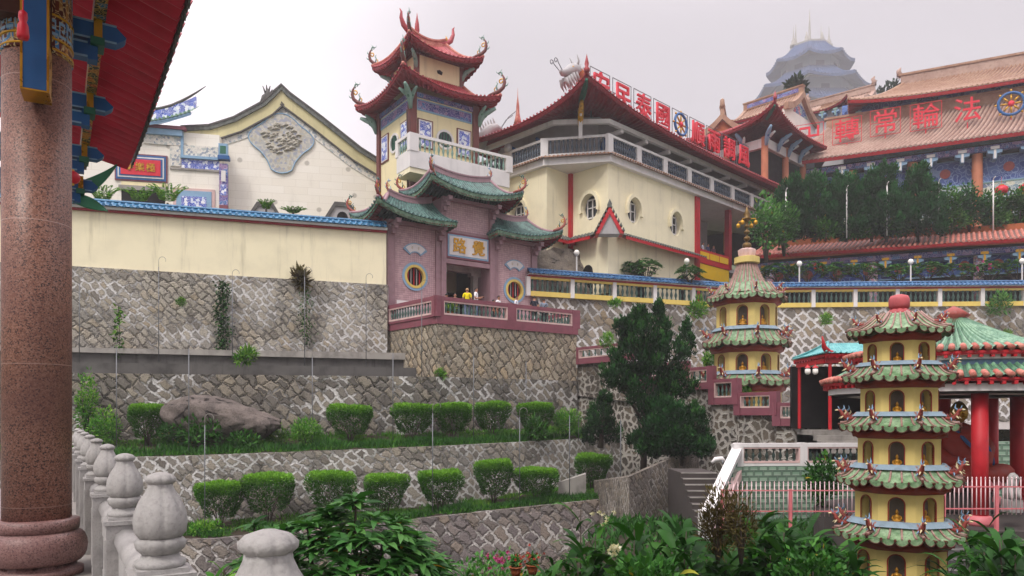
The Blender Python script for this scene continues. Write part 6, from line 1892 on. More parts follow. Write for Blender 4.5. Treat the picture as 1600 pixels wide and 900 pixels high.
for (rin, zin, rout, zout, rb, zb) in ((6.2, 124.2, 14.0, 117.0, 9.2, 109.5), (10.2, 114.2, 19.2, 107.6, 13.5, 100), (14.5, 105, 23.6, 98.5, 17.5, 88), (18.5, 95.5, 27.5, 87.5, 21, PTZ)):
    ngon_roof(ptw, 8, rin, zin, rout, zout, R(22.5), pm, PTZ, .9, 1.3, .7, amp=.22, th=.9, er=.25)
    mb = MB(PTZ); mb.lathe([(rb, zb), (rb, zout + 1.5)], seg=8, ph=R(22.5)); part('storey_wall', mb, [M_TOWERW], ptw)
    mb = MB(PTZ); mb.lathe([(rb + 1.8, zb + .2), (rb + 1.8, zb + 1.5), (rb + 1.2, zb + 1.5), (rb + 1.2, zb + .2)], seg=8, ph=R(22.5)); part('gallery_rail', mb, [M_TOWERG], ptw)
    for k in range(8):
        a = R(22.5 + 45 * k + 22.5)
        mb = MB(PTZ); mb.slot(0); mb.box(-1.3, 1.3, -.2, .2, zb + 2, zout - .8)
        mb.xform(Matrix.Translation((rb * .93 * math.cos(a), rb * .93 * math.sin(a), 0)) @ Matrix.Rotation(a - R(90), 4, 'Z')); part('window', mb, [M_GLASS], ptw)
mb = MB(PTZ); mb.lathe([(6.6, 123.6), (6.6, 124.5), (6.0, 124.5), (6.0, 124.1), (.1, 124.2)], seg=8, ph=R(22.5)); part('crown_terrace', mb, [M_TOWERG], ptw)
for (x, y, h, r) in ((0, 0, 13.6, 1.5), (-4.3, 1, 9.0, 1.0), (4.3, 1, 8.6, 1.0), (-6, -1.5, 7.0, .7), (5.9, -1.5, 7.0, .7), (1.4, 4, 9.0, .8), (-2.6, -4, 4.0, .6), (2.6, -4, 4.0, .6)):
    zb = 124.0
    mb = MB(PTZ); mb.slot(0, True); mb.lathe([(r * 1.7, zb), (r * 1.7, zb + .8), (r, zb + 1.0), (r * 1.1, zb + 1.8), (r * .5, zb + 2.8), (r * .3, zb + 3.8), (r * .22, zb + h * .6), (.06, zb + h)], (x, y, 0), 12); part('spire', mb, [M_TOWERG], ptw)
# ---------------------------------------------------------------- the two little pagodas
M_PYEL = paint('pagoda_yellow', 'd3bd74', .7, .08, 2.0, .08, 25, .28, '5e5128')
M_MOULD = paint('red_moulding', '8e3326', .55, .2, 5, .1)
M_RIMBR = paint('dark_eave_line', '5a3027', .6, .2, 6, .1)
M_SPIRE = paint('dull_gilding', '6f5730', .4, .25, 5, .1, metal=.6)
M_SLATE = paint('slate_ring', '8296a4', .7, .2, 5, .2, 30, .2, '4a5258')
M_SKYB = paint('dragon_blue', '7c9cb8', .5, .2, 9, .1)
M_CREAMD = paint('dragon_cream', 'd8c9a0', .5, .15, 9, .1)
M_ROSE = paint('dragon_red', '94463f', .5, .2, 9, .1)
M_NICHE = paint('niche_back', '6f665e', .8, .25, 4, .1)
def statue_mesh(s):
    mb = MB(); mb.slot(0, True)
    mb.lathe([(.30 * s, 0), (.36 * s, .05 * s), (.28 * s, .10 * s)], seg=14)
    mb.lathe([(.10 * s, .1 * s), (.34 * s, .13 * s), (.36 * s, .20 * s), (.22 * s, .28 * s), (.17 * s, .36 * s), (.19 * s, .48 * s), (.20 * s, .56 * s), (.09 * s, .63 * s), (.055 * s, .66 * s), (.085 * s, .70 * s), (.10 * s, .77 * s), (.08 * s, .85 * s), (.04 * s, .90 * s), (.03 * s, .94 * s), (.001, .96 * s)], seg=14)
    for sx in (-1, 1):
        mb.tube([(sx * .18 * s, 0, .55 * s), (sx * .25 * s, -.03 * s, .40 * s), (sx * .14 * s, -.22 * s, .27 * s), (0, -.25 * s, .27 * s)], [.06 * s, .06 * s, .05 * s, .04 * s], 7)
        mb.tube([(sx * .1 * s, -.08 * s, .16 * s), (sx * .34 * s, -.14 * s, .17 * s), (sx * .1 * s, -.30 * s, .16 * s), (-sx * .12 * s, -.26 * s, .15 * s)], [.08 * s, .09 * s, .07 * s, .05 * s], 7)
    return to_mesh('seated_statue', mb, [M_GILT])
def corner_dragon_mesh(s):
    """small glazed dragon on a roof corner, head outwards (+x)"""
    mb = MB()
    mb.slot(0, True)
    mb.tube([(-.42, 0, .12), (-.30, 0, .20), (-.12, 0, .10), (.05, 0, .12), (.18, 0, .22), (.26, 0, .34), (.36, 0, .34)], [.03, .06, .075, .08, .075, .06, .03], 7)
    for k in range(4): mb.tube([(-.28 + .13 * k, 0, .18), (-.31 + .13 * k, 0, .32)], [.035, .008], 5)
    mb.slot(1, True)
    mb.tube([(.22, 0, .34), (.14, .0, .46), (.2, 0, .58)], [.04, .03, .006], 5); mb.tube([(.30, 0, .36), (.40, 0, .48)], [.035, .006], 5)
    mb.tube([(-.40, 0, .14), (-.5, 0, .28), (-.44, 0, .38)], [.04, .035, .006], 5); mb.tube([(-.05, .06, .12), (-.02, .16, .02)], [.04, .01], 5); mb.tube([(-.05, -.06, .12), (-.02, -.16, .02)], [.04, .01], 5)
    mb.slot(2, True)
    mb.tube([(.36, 0, .34), (.46, 0, .30)], [.035, .02], 5); mb.tube([(.1, 0, .2), (.05, 0, .34), (.1, 0, .42)], [.04, .03, .006], 5); mb.tube([(.14, .05, .14), (.22, .13, .03)], [.035, .01], 5); mb.tube([(.14, -.05, .14), (.22, -.13, .03)], [.035, .01], 5)
    mb.v = [(x * s, y * s, z * s) for x, y, z in mb.v]
    return to_mesh('corner_dragon', mb, [M_ROSE, M_SKYB, M_CREAMD])

def little_pagoda(name, label, loc, ph, tiers, z0, cdm, sm, which, visible):
    """tiers = [(body r, body bottom z, body top z, eave z, eave r, ring z)] from the top down, heights above eye level"""
    t = thing(name, label, 'pagoda', (loc[0], loc[1], z0))
    n = 8
    A = lambda k: ph + 2 * math.pi * k / n
    for ti, (rb, zb, zt, ez, er, rz, rr) in enumerate(tiers):
        body = MB(z0)
        nich, gls = [], []
        h = zt - zb
        ap = rb * math.cos(math.pi / n); wd = 2 * rb * math.sin(math.pi / n)
        wall = part('tier_wall', MB(z0), [M_PYEL], t) if False else None
        for k in range(n):
            am = (A(k) + A(k + 1)) / 2
            mb = MB(z0)
            aw, ah = wd * .41, h * .82
            hb = zb + h * .06
            pts = [(-aw / 2, hb), (aw / 2, hb), (aw / 2, hb + ah - aw / 2)] + [(aw / 2 * math.cos(a), hb + ah - aw / 2 + aw / 2 * math.sin(a)) for a in [math.pi * q / 8 for q in range(1, 8)]] + [(-aw / 2, hb + ah - aw / 2)]
            mb.holed(-wd / 2, wd / 2, zb, zt, pts, -ap, rb * .22)
            M_ = Matrix.Rotation(am + R(90), 4, 'Z'); mb.xform(M_)
            body.add(mb.v, mb.f)
            mb = MB(z0)   # red arch frame
            m = len(pts); c0 = (0, hb + ah * .5)
            o = [(p[0] * 1.16, c0[1] + (p[1] - c0[1]) * 1.06) for p in pts]
            vs = [(p[0], -ap - .012, p[1]) for p in pts] + [(p[0], -ap - .012, p[1]) for p in o] + [(p[0], -ap, p[1]) for p in o] + [(p[0], -ap + .03, p[1]) for p in pts]
            mb.add(vs, [(q, (q + 1) % m, m + (q + 1) % m, m + q) for q in range(m)] + [(m + q, m + (q + 1) % m, 2 * m + (q + 1) % m, 2 * m + q) for q in range(m)] + [(3 * m + q, 3 * m + (q + 1) % m, (q + 1) % m, q) for q in range(m)])
            mb.xform(M_); nich.append((mb, k))
            mb = MB(z0); mb.xz([(p[0] * 1.05, p[1]) for p in pts], -ap + rb * .215, -ap + rb * .24); mb.xform(M_); gls.append(mb)
        w = part('tier_wall', body, [M_PYEL], t)
        for (mb, k), gm_ in zip(nich, gls):
            part('niche_frame', mb, [M_MOULD], w); part('niche_back', gm_, [M_NICHE], w)
        # statues that the photograph shows
        for k in visible:
            am = (A(k) + A(k + 1)) / 2
            q = ap - rb * .12
            wz_ = {visible[0]: 'left hand', visible[-1]: 'right hand'}.get(k, 'middle')
            s_ = bpy.data.objects.new('statue', sm); COL.objects.link(s_)
            s_.location = (loc[0] + q * math.cos(am), loc[1] + q * math.sin(am), zb + h * .06 + .002); s_.rotation_euler = (0, 0, am + R(90)); s_.scale = (wd * .5,) * 3
            s_['label'] = 'small gilt seated figure, %s niche, %s tier from the top, %s pagoda' % (wz_, ('first', 'second', 'third', 'fourth', 'fifth', 'sixth')[ti], which)
            s_['category'] = 'statue'; s_['group'] = 'gilt figures in the %s pagoda' % which; s_['kind'] = 'thing'
        # moulding under the eave: wavy red cornice
        mb = MB(z0); mb.slot(0, True)
        seg = 64
        vs = []
        for (f, dz, wv) in ((1.0, -.02, 0), (1.10, .02, .3), (1.16, .05, 1.0), (1.16, .10, 1.0), (1.05, .14, .3)):
            for q in range(seg):
                a = ph + 2 * math.pi * q / seg
                m_ = (q % 8) / 8
                poly = math.cos(math.pi / n) / math.cos(((a - ph) % (2 * math.pi / n)) - math.pi / n)
                vs.append((rb * f * poly * math.cos(a), rb * f * poly * math.sin(a), zt + (dz + wv * .05 * math.cos(2 * math.pi * m_)) * rb * 1.3))
        mb.add(vs, [(r_ * seg + q, r_ * seg + (q + 1) % seg, (r_ + 1) * seg + (q + 1) % seg, (r_ + 1) * seg + q) for r_ in range(4) for q in range(seg)])
        part('red_moulding', mb, [M_MOULD], t)
        # roof: eight swept faces, rose ribs, scalloped drip edge
        roof, ribs, drip, rim = MB(z0), MB(z0), MB(z0), MB(z0)
        roof.slot(0, True); ribs.slot(0, True)
        edge = []
        for k in range(n):
            P = lambda r, a, z: Vector((r * math.cos(a), r * math.sin(a), z))
            S = patch(P(rr, A(k), rz), P(rr, A(k + 1), rz), P(er, A(k), ez), P(er, A(k + 1), ez), (rz - ez) * .16, .07 * er, .07 * er, 3)
            o = P(1, (A(k) + A(k + 1)) / 2, 0)
            roof.grid(lambda u, v: S(u, v), 12, 6)
            for q in range(4):
                u = (q + .5) / 4
                ribs.tube([S(u, v) + Vector((0, 0, .012)) for v in (.0, .25, .5, .75, 1.0)], er * .017, 6)
            ribs.tube([S(0, v) + Vector((0, 0, .02)) for v in (0, .25, .5, .75, 1.0)], er * .026, 6)
            m = 48
            def sc(u, v, S=S, o=o):
                f = abs(math.sin(math.pi * 4 * u)) ** .6
                return S(u, 1) + o * .012 + Vector((0, 0, -(.03 + .062 * f) * er * v * 1.05))
            drip.slot(0); drip.grid(sc, m, 2)
            rim.tube([sc(q / 32, 1.0) + o * .004 for q in range(33)], er * .009, 5)
            for q in range(4):
                c_ = S((q + 1) / 4 - .0, 1.0) + o * .02
                rim.tube([c_ - o * .05 + Vector((0, 0, -.01)), c_ + o * .02 + Vector((0, 0, -.01))], er * .022, 8)
            roof.grid(lambda u, v: S(u, lerp(.99, .15, v)) + Vector((0, 0, -.06 * er)), 6, 3)
        rf = part('roof', roof, [T_PAGGR], t)
        part('tile_rib', ribs, [T_PAGRD], rf); part('drip_edge', drip, [T_PAGGR], rf); part('eave_tiles', rim, [M_RIMBR], rf)
        if ti > 0:
            mb = MB(z0); mb.lathe([(rr * 1.12, rz - .05 * rb), (rr * 1.0, rz + .06 * rb)], seg=8, ph=ph); part('slate_ring', mb, [M_SLATE], t)
        if ti > 0 or which == 'front' or True:
            for k in range(n):
                if ti == 0 and which != 'front' and False: continue
                zc = lerp(ez, rz, .30); rc = lerp(er, rr, .30)
                sc_ = er * .47
                part('corner_dragon', cdm, None, t, (rc * math.cos(A(k)), rc * math.sin(A(k)), zc - z0 + .05 * er), (0, R(-14), A(k))).scale = (sc_,) * 3 if ti else (sc_ * .8,) * 3
    return t
Yp = 13.0
zp = lambda py, Y=Yp: (HZ - py) / F * Y
SM = statue_mesh(1.0)
CDM = corner_dragon_mesh(1.0)
# (body r, body bottom, body top, eave z, eave r, ring z, ring r)
ft = [(.60, zp(575), zp(535), zp(522), .86, zp(492), .36),
      (.645, zp(652), zp(606), zp(593), .93, zp(570), .66),
      (.69, zp(733), zp(683), zp(668), .98, zp(647), .71),
      (.735, zp(817), zp(766), zp(750), 1.03, zp(727), .755),
      (.785, zp(905), zp(850), zp(833), 1.08, zp(812), .80),
      (.83, zp(1000), zp(944), zp(926), 1.13, zp(904), .85)]
pgx = wx(1405, Yp)
fp = little_pagoda('garden_pagoda', 'tall yellow pagoda of many small tiers with scalloped green roofs and red bulb', (pgx, Yp), R(-112.5 - 25 + 45 - 6), ft, -3.9, CDM, SM, 'front', (7, 0, 1))
mb = MB(-3.9); mb.slot(0, True)
zf = zp(500); mb.lathe([(.24, zf), (.26, zf + .03), (.17, zf + .05)], seg=24)
mb.lathe([(.16, zf + .05), (.20, zf + .10), (.17, zf + .16), (.14, zf + .19)], seg=32, lobes=8, amp=.15)
mb.lathe([(.14, zf + .19), (.17, zf + .24), (.168, zf + .36), (.14, zf + .42), (.06, zf + .445), (.001, zf + .45)], seg=24)
part('finial', mb, [paint('rose_finial', 'b5565a', .6, .15, 5, .1)], fp)
mb = MB(-3.9); mb.lathe([(1.15, -3.9), (1.15, -3.6), (1.0, -3.58), (.95, zp(1000) - .002)], seg=8, ph=R(22.5)); part('base', mb, [M_CONC_L], fp)
Y2 = 35.0
z2 = lambda py: zp(py, Y2)
bt = [(1.42, z2(516), z2(478), z2(470), 1.85, z2(446), 1.2),
      (1.52, z2(588), z2(552), z2(540), 2.05, z2(516), 1.48),
      (1.60, z2(655), z2(612), z2(600), 2.2, z2(584), 1.57)]
bx = wx(1167, Y2)
bp = little_pagoda('garden_pagoda', 'slender yellow pagoda with bell shaped striped roof and gilded beaded spire, behind maroon rails', (bx, Y2), R(-90 - 4), bt, z2(672), CDM, SM, 'slender', (7, 0))
zb_ = z2(672)
mb = MB(zb_); mb.slot(0, True)
def bell(u, v):
    a = u * 2 * math.pi
    k = v
    r = lerp(1.5, .40, k ** .45) ; z = lerp(z2(462), z2(412), k)
    return Vector((r * math.cos(a), r * math.sin(a), z))
mb.grid(bell, 64, 10)
bl = part('bell_roof', mb, [T_PAGGR], bp)
mb = MB(zb_); mb.slot(0, True)
for q in range(24):
    mb.tube([bell(q / 24, v / 8) for v in range(9)], .055, 6)
part('bell_rib', mb, [T_PAGRD], bl)
mb = MB(zb_); mb.lathe([(.50, z2(413)), (.58, z2(412)), (.58, z2(403)), (.48, z2(402))], seg=24); part('yellow_collar', mb, [M_PYEL], bp)
mb = MB(zb_); mb.lathe([(.36, z2(402)), (.40, z2(397)), (.42, z2(391)), (.3, z2(389))], seg=24, lobes=8, amp=.2); part('lotus_collar', mb, [M_PINKPALE], bp)
mb = MB(zb_); mb.slot(0, True)
pr = []
for (c_, r) in ((384, .22), (373, .16), (363, .145), (354, .12)):
    for k in range(7):
        a = R(-75 + 25 * k); pr.append((max(.05, r * math.cos(a)), z2(c_) + r * .75 * math.sin(a)))
pr += [(.10, z2(345)), (.22, z2(343)), (.22, z2(341)), (.10, z2(340)), (.16, z2(335)), (.06, z2(328)), (.01, z2(322))]
mb.lathe(pr, seg=16); part('gilded_spire', mb, [M_SPIRE], bp)
for k in range(4):
    a = R(45 + 90 * k); mb = MB(zb_); x, y = .44 * math.cos(a), .44 * math.sin(a)
    mb.tube([(x * .3, y * .3, z2(343)), (x, y, z2(344)), (x, y, z2(347))], .02, 4); mb.slot(0, True); mb.lathe([(.03, 0), (.09, -.03), (.10, -.16), (.02, -.2)], (x, y, z2(347)), 8); part('bell', mb, [M_GOLD], bp)

# ---------------------------------------------------------------- round red pavilion, steps, balustrade, fence
RPX, RPY, RPZ = 12.25, 20.5, -2.65
rp = thing('round_pavilion', 'round pavilion with red columns and two green roofs edged in red, behind the pagoda', 'pavilion', (RPX, RPY, RPZ))
def rr_(name, mb, mats): return part(name, mb, mats, rp)
S = ngon_roof(rp, 24, .25, 2.62, 2.75, 1.62, 0, (T_JADE, M_RED, M_REDDK, T_GROOVEG), RPZ, 3.6, 0, .12, amp=.10, th=.10, er=.0, vs=6, endtiles=False)
S2 = ngon_roof(rp, 24, 2.7, 1.26, 3.38, .93, 0, (T_GREEN, M_RED, M_REDDK, T_GROOVEG), RPZ, 5.0, 0, .02, amp=.06, th=.08, er=.0, vs=3, endtiles=False)
for nm, r, z, m in (('upper_eave_tiles', 2.75, 1.62, 68), ('lower_eave_tiles', 3.38, .93, 82)):
    mb = MB(RPZ); mb.slot(0, True)
    for k in range(m):
        a = 2 * math.pi * k / m
        mb.tube([((r - .20) * math.cos(a), (r - .20) * math.sin(a), z + .12), ((r + .05) * math.cos(a), (r + .05) * math.sin(a), z + .03)], .075, 8)
    rr_(nm, mb, [T_REDW])
    mb = MB(RPZ)
    for k in range(m):
        a = 2 * math.pi * (k + .5) / m; c, s = math.cos(a), math.sin(a)
        b = len(mb.v); mb.box(-.9, 0, -.04, .04, -.09, 0); mb.xform(Matrix.Translation(((r - .04) * c, (r - .04) * s, z - .09)) @ Matrix.Rotation(a, 4, 'Z'), b)
    rr_('rafters', mb, [M_RED])
mb = MB(RPZ); mb.lathe([(2.45, 1.45), (2.45, 1.28), (2.5, 1.28), (2.5, 1.16), (2.7, 1.16)], seg=48); rr_('drum', mb, [M_BLUEL])
mb = MB(RPZ); mb.lathe([(2.5, 1.6), (2.6, 1.52), (2.6, 1.40), (2.48, 1.38)], seg=48); rr_('drum_cornice', mb, [M_WHITE])
mb = MB(RPZ); mb.lathe([(3.2, .78), (3.2, .60), (2.4, .52), (2.4, .78)], seg=48); rr_('white_fascia', mb, [M_WHITE])
mb = MB(RPZ); mb.lathe([(3.15, .55), (.01, .55)], seg=48); rr_('ceiling', mb, [M_GREYW])
mb = MB(RPZ); mb.slot(0, True); mb.lathe([(.40, 2.55), (.32, 2.7), (.42, 2.78), (.2, 2.95), (.02, 3.05)], seg=24, lobes=8, amp=.12); rr_('roof_finial', mb, [M_ROSE])
for px, Y in ((1531, 17.95), (1549, 22.3), (1590, 20.8), (1440, 18.1), (1380, 20.5), (1475, 23.0), (1660, 18.6)):
    x = wx(px, Y); mb = MB(RPZ); mb.slot(0, True); mb.tube([(x - RPX, Y - RPY, RPZ), (x - RPX, Y - RPY, .56)], .185, 20); c = rr_('column', mb, [M_RED])
    mb = MB(RPZ); mb.slot(0, True); mb.lathe([(.30, RPZ), (.30, RPZ + .08), (.25, RPZ + .22), (.212, RPZ + .24)], (x - RPX, Y - RPY, 0), 20); part('column_base', mb, [M_REDIRON], c)
mb = MB(-3.9); mb.lathe([(3.6, -3.9), (3.6, RPZ - .002), (.01, RPZ - .001)], (RPX, RPY, 0), 48)
single('pavilion_platform', mb, [M_STEPS], 'round dark stone platform under the red columned pavilion', 'platform', loc=(0, 0, -3.9))
# seated red-robed figure
sx_, sy_ = wx(1497, 20.8), 20.8
st = thing('statue', 'large seated figure in a blue edged red robe on a lotus seat, inside the pavilion', 'statue', (sx_, sy_, RPZ), R(-8))
mb = MB(); mb.slot(0, True); mb.lathe([(.95, 0), (1.0, .15), (.8, .3), (.85, .6), (.9, .65)], seg=32); part('pedestal', mb, [M_STEPS], st)
ped = MB(); ped.slot(0, True)
for k in range(16):
    a = 2 * math.pi * k / 16; c, s = math.cos(a), math.sin(a)
    ped.tube([(.82 * c, .82 * s, .62), (.98 * c, .98 * s, .78), (.93 * c, .93 * s, .98)], [.10, .17, .05], 8)
part('lotus_seat', ped, [M_REDIRON], st)
mb = MB(); mb.slot(0, True)
mb.lathe([(.6, .85), (1.0, .95), (1.02, 1.15), (.72, 1.38), (.52, 1.65), (.56, 1.95), (.60, 2.15), (.40, 2.36), (.17, 2.46), (.12, 2.5)], seg=28)
for s in (-1, 1):
    mb.tube([(s * .55, 0, 2.15), (s * .74, -.05, 1.75), (s * .45, -.6, 1.40), (0, -.68, 1.36)], [.2, .2, .17, .10], 10)
    mb.tube([(s * .4, -.2, 1.08), (s * 1.0, -.4, 1.08), (s * .3, -.9, 1.05), (-s * .3, -.8, 1.02)], [.25, .27, .2, .14], 10)
part('robe', mb, [paint('faded_red_robe', 'a5392c', .6, .15, 3, .1)], st)
mb = MB(); mb.slot(0, True); mb.tube([(-.30, -.38, 2.34), (-.05, -.62, 1.95), (.3, -.62, 1.6), (.62, -.4, 1.35)], .055, 6); mb.tube([(.34, -.32, 2.34), (.5, -.50, 1.9), (.72, -.35, 1.5), (.78, -.3, 1.2)], .06, 6); part('robe_edging', mb, [M_BLUE], st)
mb = MB(); mb.slot(0, True); mb.lathe([(.11, 2.44), (.13, 2.52), (.2, 2.58), (.235, 2.72), (.22, 2.86), (.15, 2.97), (.09, 3.04), (.001, 3.08)], (0, -.05, 0), 20); mb.tube([(0, -.26, 2.74), (0, -.31, 2.68)], [.02, .035], 6); part('head', mb, [M_GOLD], st)
# steps down to the viewer
t = thing('stone_steps', 'worn grey stone steps descending from the round pavilion, right of the front pagoda', 'steps', (wx(1500, 16.6), 16.6, -3.9))
for k in range(6):
    mb = MB(-3.9); mb.box(-1.6, 1.9, -1.5 + .32 * k, -1.5 + .32 * (k + 1) if k < 5 else 1.2, -3.9, -3.62 + .16 * k); part('step', mb, [M_CONC], t)
# dark stair left with the white handrail
t = thing('stone_steps', 'dark stone steps climbing between the grey rubble wall and the white handrail', 'steps', (wx(1098, 26), 26, -4.4))
for k in range(13):
    w0 = wx(1052 + 2.6 * k, 26); 
    mb = MB(-4.4); y0 = 22.2 + .42 * k
    mb.box(-.72, .62, y0 - 26, y0 - 26 + .47 if k < 12 else 3.5, -4.4, -4.25 + .18 * k); mb.xform(Matrix.Translation((.02 * k, 0, 0))); part('step', mb, [M_STEPS], t)
    mb = MB(-4.4); mb.box(-.72 + .02 * k, .62 + .02 * k, y0 - 26.012, y0 - 25.95, -4.282 + .18 * k, -4.247 + .18 * k); part('nosing', mb, [M_CONC_L], t)
pa, pb_ = W(1102, 805, 21.6), W(1152, 700, 26.2)
t = thing('handrail', 'broad white sloping handrail with dark balusters beside the dark stone steps', 'handrail', (pa.x, pa.y, pa.z - .8))
d = Vector((pb_.x - pa.x, pb_.y - pa.y, pb_.z - pa.z)); L = d.length
mb = MB(); mb.bar((0, 0, .75), tuple(d + Vector((0, 0, .75))), .34, .16); part('rail', mb, [M_WHITE], t)
mb = MB(); mb.bar((.1, 0, 0), tuple(d + Vector((.1, 0, 0))), .22, .30); part('stringer', mb, [M_PINKPALE], t)
for k in range(9):
    q = d * ((k + .5) / 9); part('baluster', baluster_mesh(.6, M_TEALGR, .8), None, t, (q.x, q.y, q.z + .12))
for k in (0, 1):
    q = d * k; mb = MB(); mb.box(q.x - .17, q.x + .17, q.y - .17, q.y + .17, q.z - .6, q.z + .95); part('pier', mb, [M_WHITE], t)
# pale balustrade over the green block wall
pa, pb_ = W(1153, 727, 26.2), W(1352, 723, 26.6)
t = thing('balustrade', 'pale pink and white balustrade with dark balusters above the green block wall', 'balustrade', (pa.x, pa.y, pa.z - .02))
pink = (M_WHITE, M_WHITE, M_PINKPALE, paint('dark_green_baluster', '2c3f3a', .5, .2))
balustrade(t, (0, 0, 0), (pb_.x - pa.x, pb_.y - pa.y, 0), .80, pink, 2, 8, th=.2, base=.12, top=.14, post=.26, frame=.05, sub=False, name='base_rail', fat=.8)
mb = MB(pa.z)
mb.prism([(wx(1140, 25.4), 25.0), (wx(1150, 25.9), 25.75), (wx(1170, 26.0), 26.05), (wx(1360, 26.4), 26.4), (wx(1360, 26.9), 26.9), (wx(1150, 26.7), 26.7)], -4.4, pa.z - .03)
single('block_wall', mb, [M_FISH], 'wall of overlapping pale green glazed blocks below the pale balustrade', 'wall', loc=(0, 0, pa.z))
mb = MB(); w_ = wx(1545, 25.5)
mb.box(w_ - 1.7, w_ + 3.2, 25.4, 25.8, -4.2, zp(690, 25.5)); single('block_wall', mb, [M_FISH], 'green glazed block wall seen between the red columns of the round pavilion', 'wall')
t = thing('stone_steps', 'pale concrete steps at the top of the path, below the teal roofed shelter', 'steps', (wx(1310, 28.5), 28.5, -1.4))
for k in range(4):
    mb = MB(-1.4); mb.box(-.9, 2.2, -.9 + .36 * k, 1.8, -1.4, -1.15 + .2 * k); part('step', mb, [M_CONC_L], t)
# painted iron fences
def fence(label, pA, pB, h, n, group):
    t = thing('picket_fence', label, 'fence', tuple(pA), 0, group)
    d = pB - pA
    mb0 = MB(); mb0.slot(0, True); mb0.tube([(0, 0, -.02), (0, 0, h)], .0125, 5); mb0.lathe([(.0125, h), (.02, h + .02), (.001, h + .06)], seg=5); pk = to_mesh('picket', mb0, [M_PINKIRON])
    for k in range(n):
        q = d * ((k + .5) / n); part('picket', pk, None, t, tuple(q))
    for z in (.12, h * .78):
        mb = MB(); mb.bar((0, 0, z), tuple(d + Vector((0, 0, z))), .025, .028); part('rail', mb, [M_REDIRON], t)
    for k in range(max(2, n // 14) + 1):
        q = d * (k / max(2, n // 14)); mb = MB(); mb.box(q.x - .035, q.x + .035, q.y - .035, q.y + .035, q.z - .4, q.z + h * .82); part('post', mb, [M_REDIRON], t)
fence('pink picket fence in front of the green block wall', W(1128, 806, 19.6), W(1342, 806, 19.6), .86, 30, 'pink picket fences')
fence('pink picket fence before the red columns and the seated figure', W(1474, 803, 17.0), W(1640, 803, 17.0), .80, 24, 'pink picket fences')
# small stone lion-like guardian by the columns
p = W(1581, 800, 17.6)
t = thing('statue', 'small white stone guardian sitting behind the picket fence beside the red column', 'statue', tuple(p))
mb = MB(); mb.box(-.16, .16, -.16, .16, 0, .3); part('pedestal', mb, [M_MARBLE], t)
mb = MB(); mb.slot(0, True); mb.tube([(0, .1, .3), (0, .06, .5), (0, -.02, .68), (0, -.05, .82), (0, -.02, .93)], [.14, .15, .12, .13, .05], 10)
for s in (-1, 1): mb.tube([(s * .08, -.06, .6), (s * .09, -.12, .42), (s * .09, -.15, .32)], [.05, .045, .05], 7)
mb.tube([(0, -.1, .84), (0, -.19, .80)], [.08, .05], 7); part('body', mb, [M_MARBLE], t)
# teal roofed shelter
p = W(1302, 0, 28.5)
ts = thing('shelter', 'small shelter with a bright teal roof, a red upturned eave and thin red posts', 'pavilion', (p.x, p.y, -.5))
S = hip_roof(ts, -.95, 2.2, -1.6, 1.6, 2.30, -.2, 1.0, 0, 0, 2.80, (T_TEAL, M_RED, M_REDDK, T_TEAL), (.0, .0, .0, .0), 5, sag=.06, z0=-.5, th=.16, hips='0123', hip_r=.05, amp=.03, er=.03, ridge=False)
mb = MB(-.5); mb.slot(0, True); mb.tube([(-.4, -1.1, 2.28), (-.75, -1.35, 2.30), (-1.0, -1.55, 2.5), (-1.12, -1.65, 2.9)], [.12, .14, .10, .02], 6); part('upturned_tip', mb, [M_RED], ts)
mb = MB(-.5); mb.box(-.85, 2.0, -1.45, -1.3, 1.95, 2.12); mb.box(-.9, -.75, -1.3, 1.4, 1.95, 2.12); part('beam', mb, [M_RED], ts)
for x, y in ((-.72, -1.38), (1.9, -1.38), (-.8, 1.3), (1.9, 1.3)):
    mb = MB(-.5); mb.tube([(x, y, -.5), (x, y, 2.0)], .065, 8); part('post', mb, [M_RED], ts)
mb = MB(-.5); mb.box(-1.1, 2.0, 1.35, 1.5, -.5, 2.0); mb.box(1.95, 2.1, -1.2, 1.4, -.5, 2.0); part('back_wall', mb, [M_DARK], ts)
for px, lb in ((1262, 'small white lantern hanging left of the shelter post under the teal roof'), (1274, 'small white lantern in front of the red post under the teal roof')):
    q = W(px, 580, 26.9); t = thing('lantern', lb, 'lantern', tuple(q), 0, 'white lanterns of the shelter')
    mb = MB(); mb.slot(0, True); mb.lathe([(.05, -.12), (.10, -.06), (.10, .06), (.05, .12)], seg=10); part('glass', mb, [M_WHITEPOT], t)
    mb = MB(); mb.lathe([(.12, .12), (.06, .18), (.01, .24)], seg=8); mb.tube([(0, 0, .2), (0, 0, .42)], .012, 4); part('cap', mb, [M_RED], t)
# ---------------------------------------------------------------- vegetation
def _norm(a): return a / np.maximum(1e-9, np.linalg.norm(a, axis=1, keepdims=True))

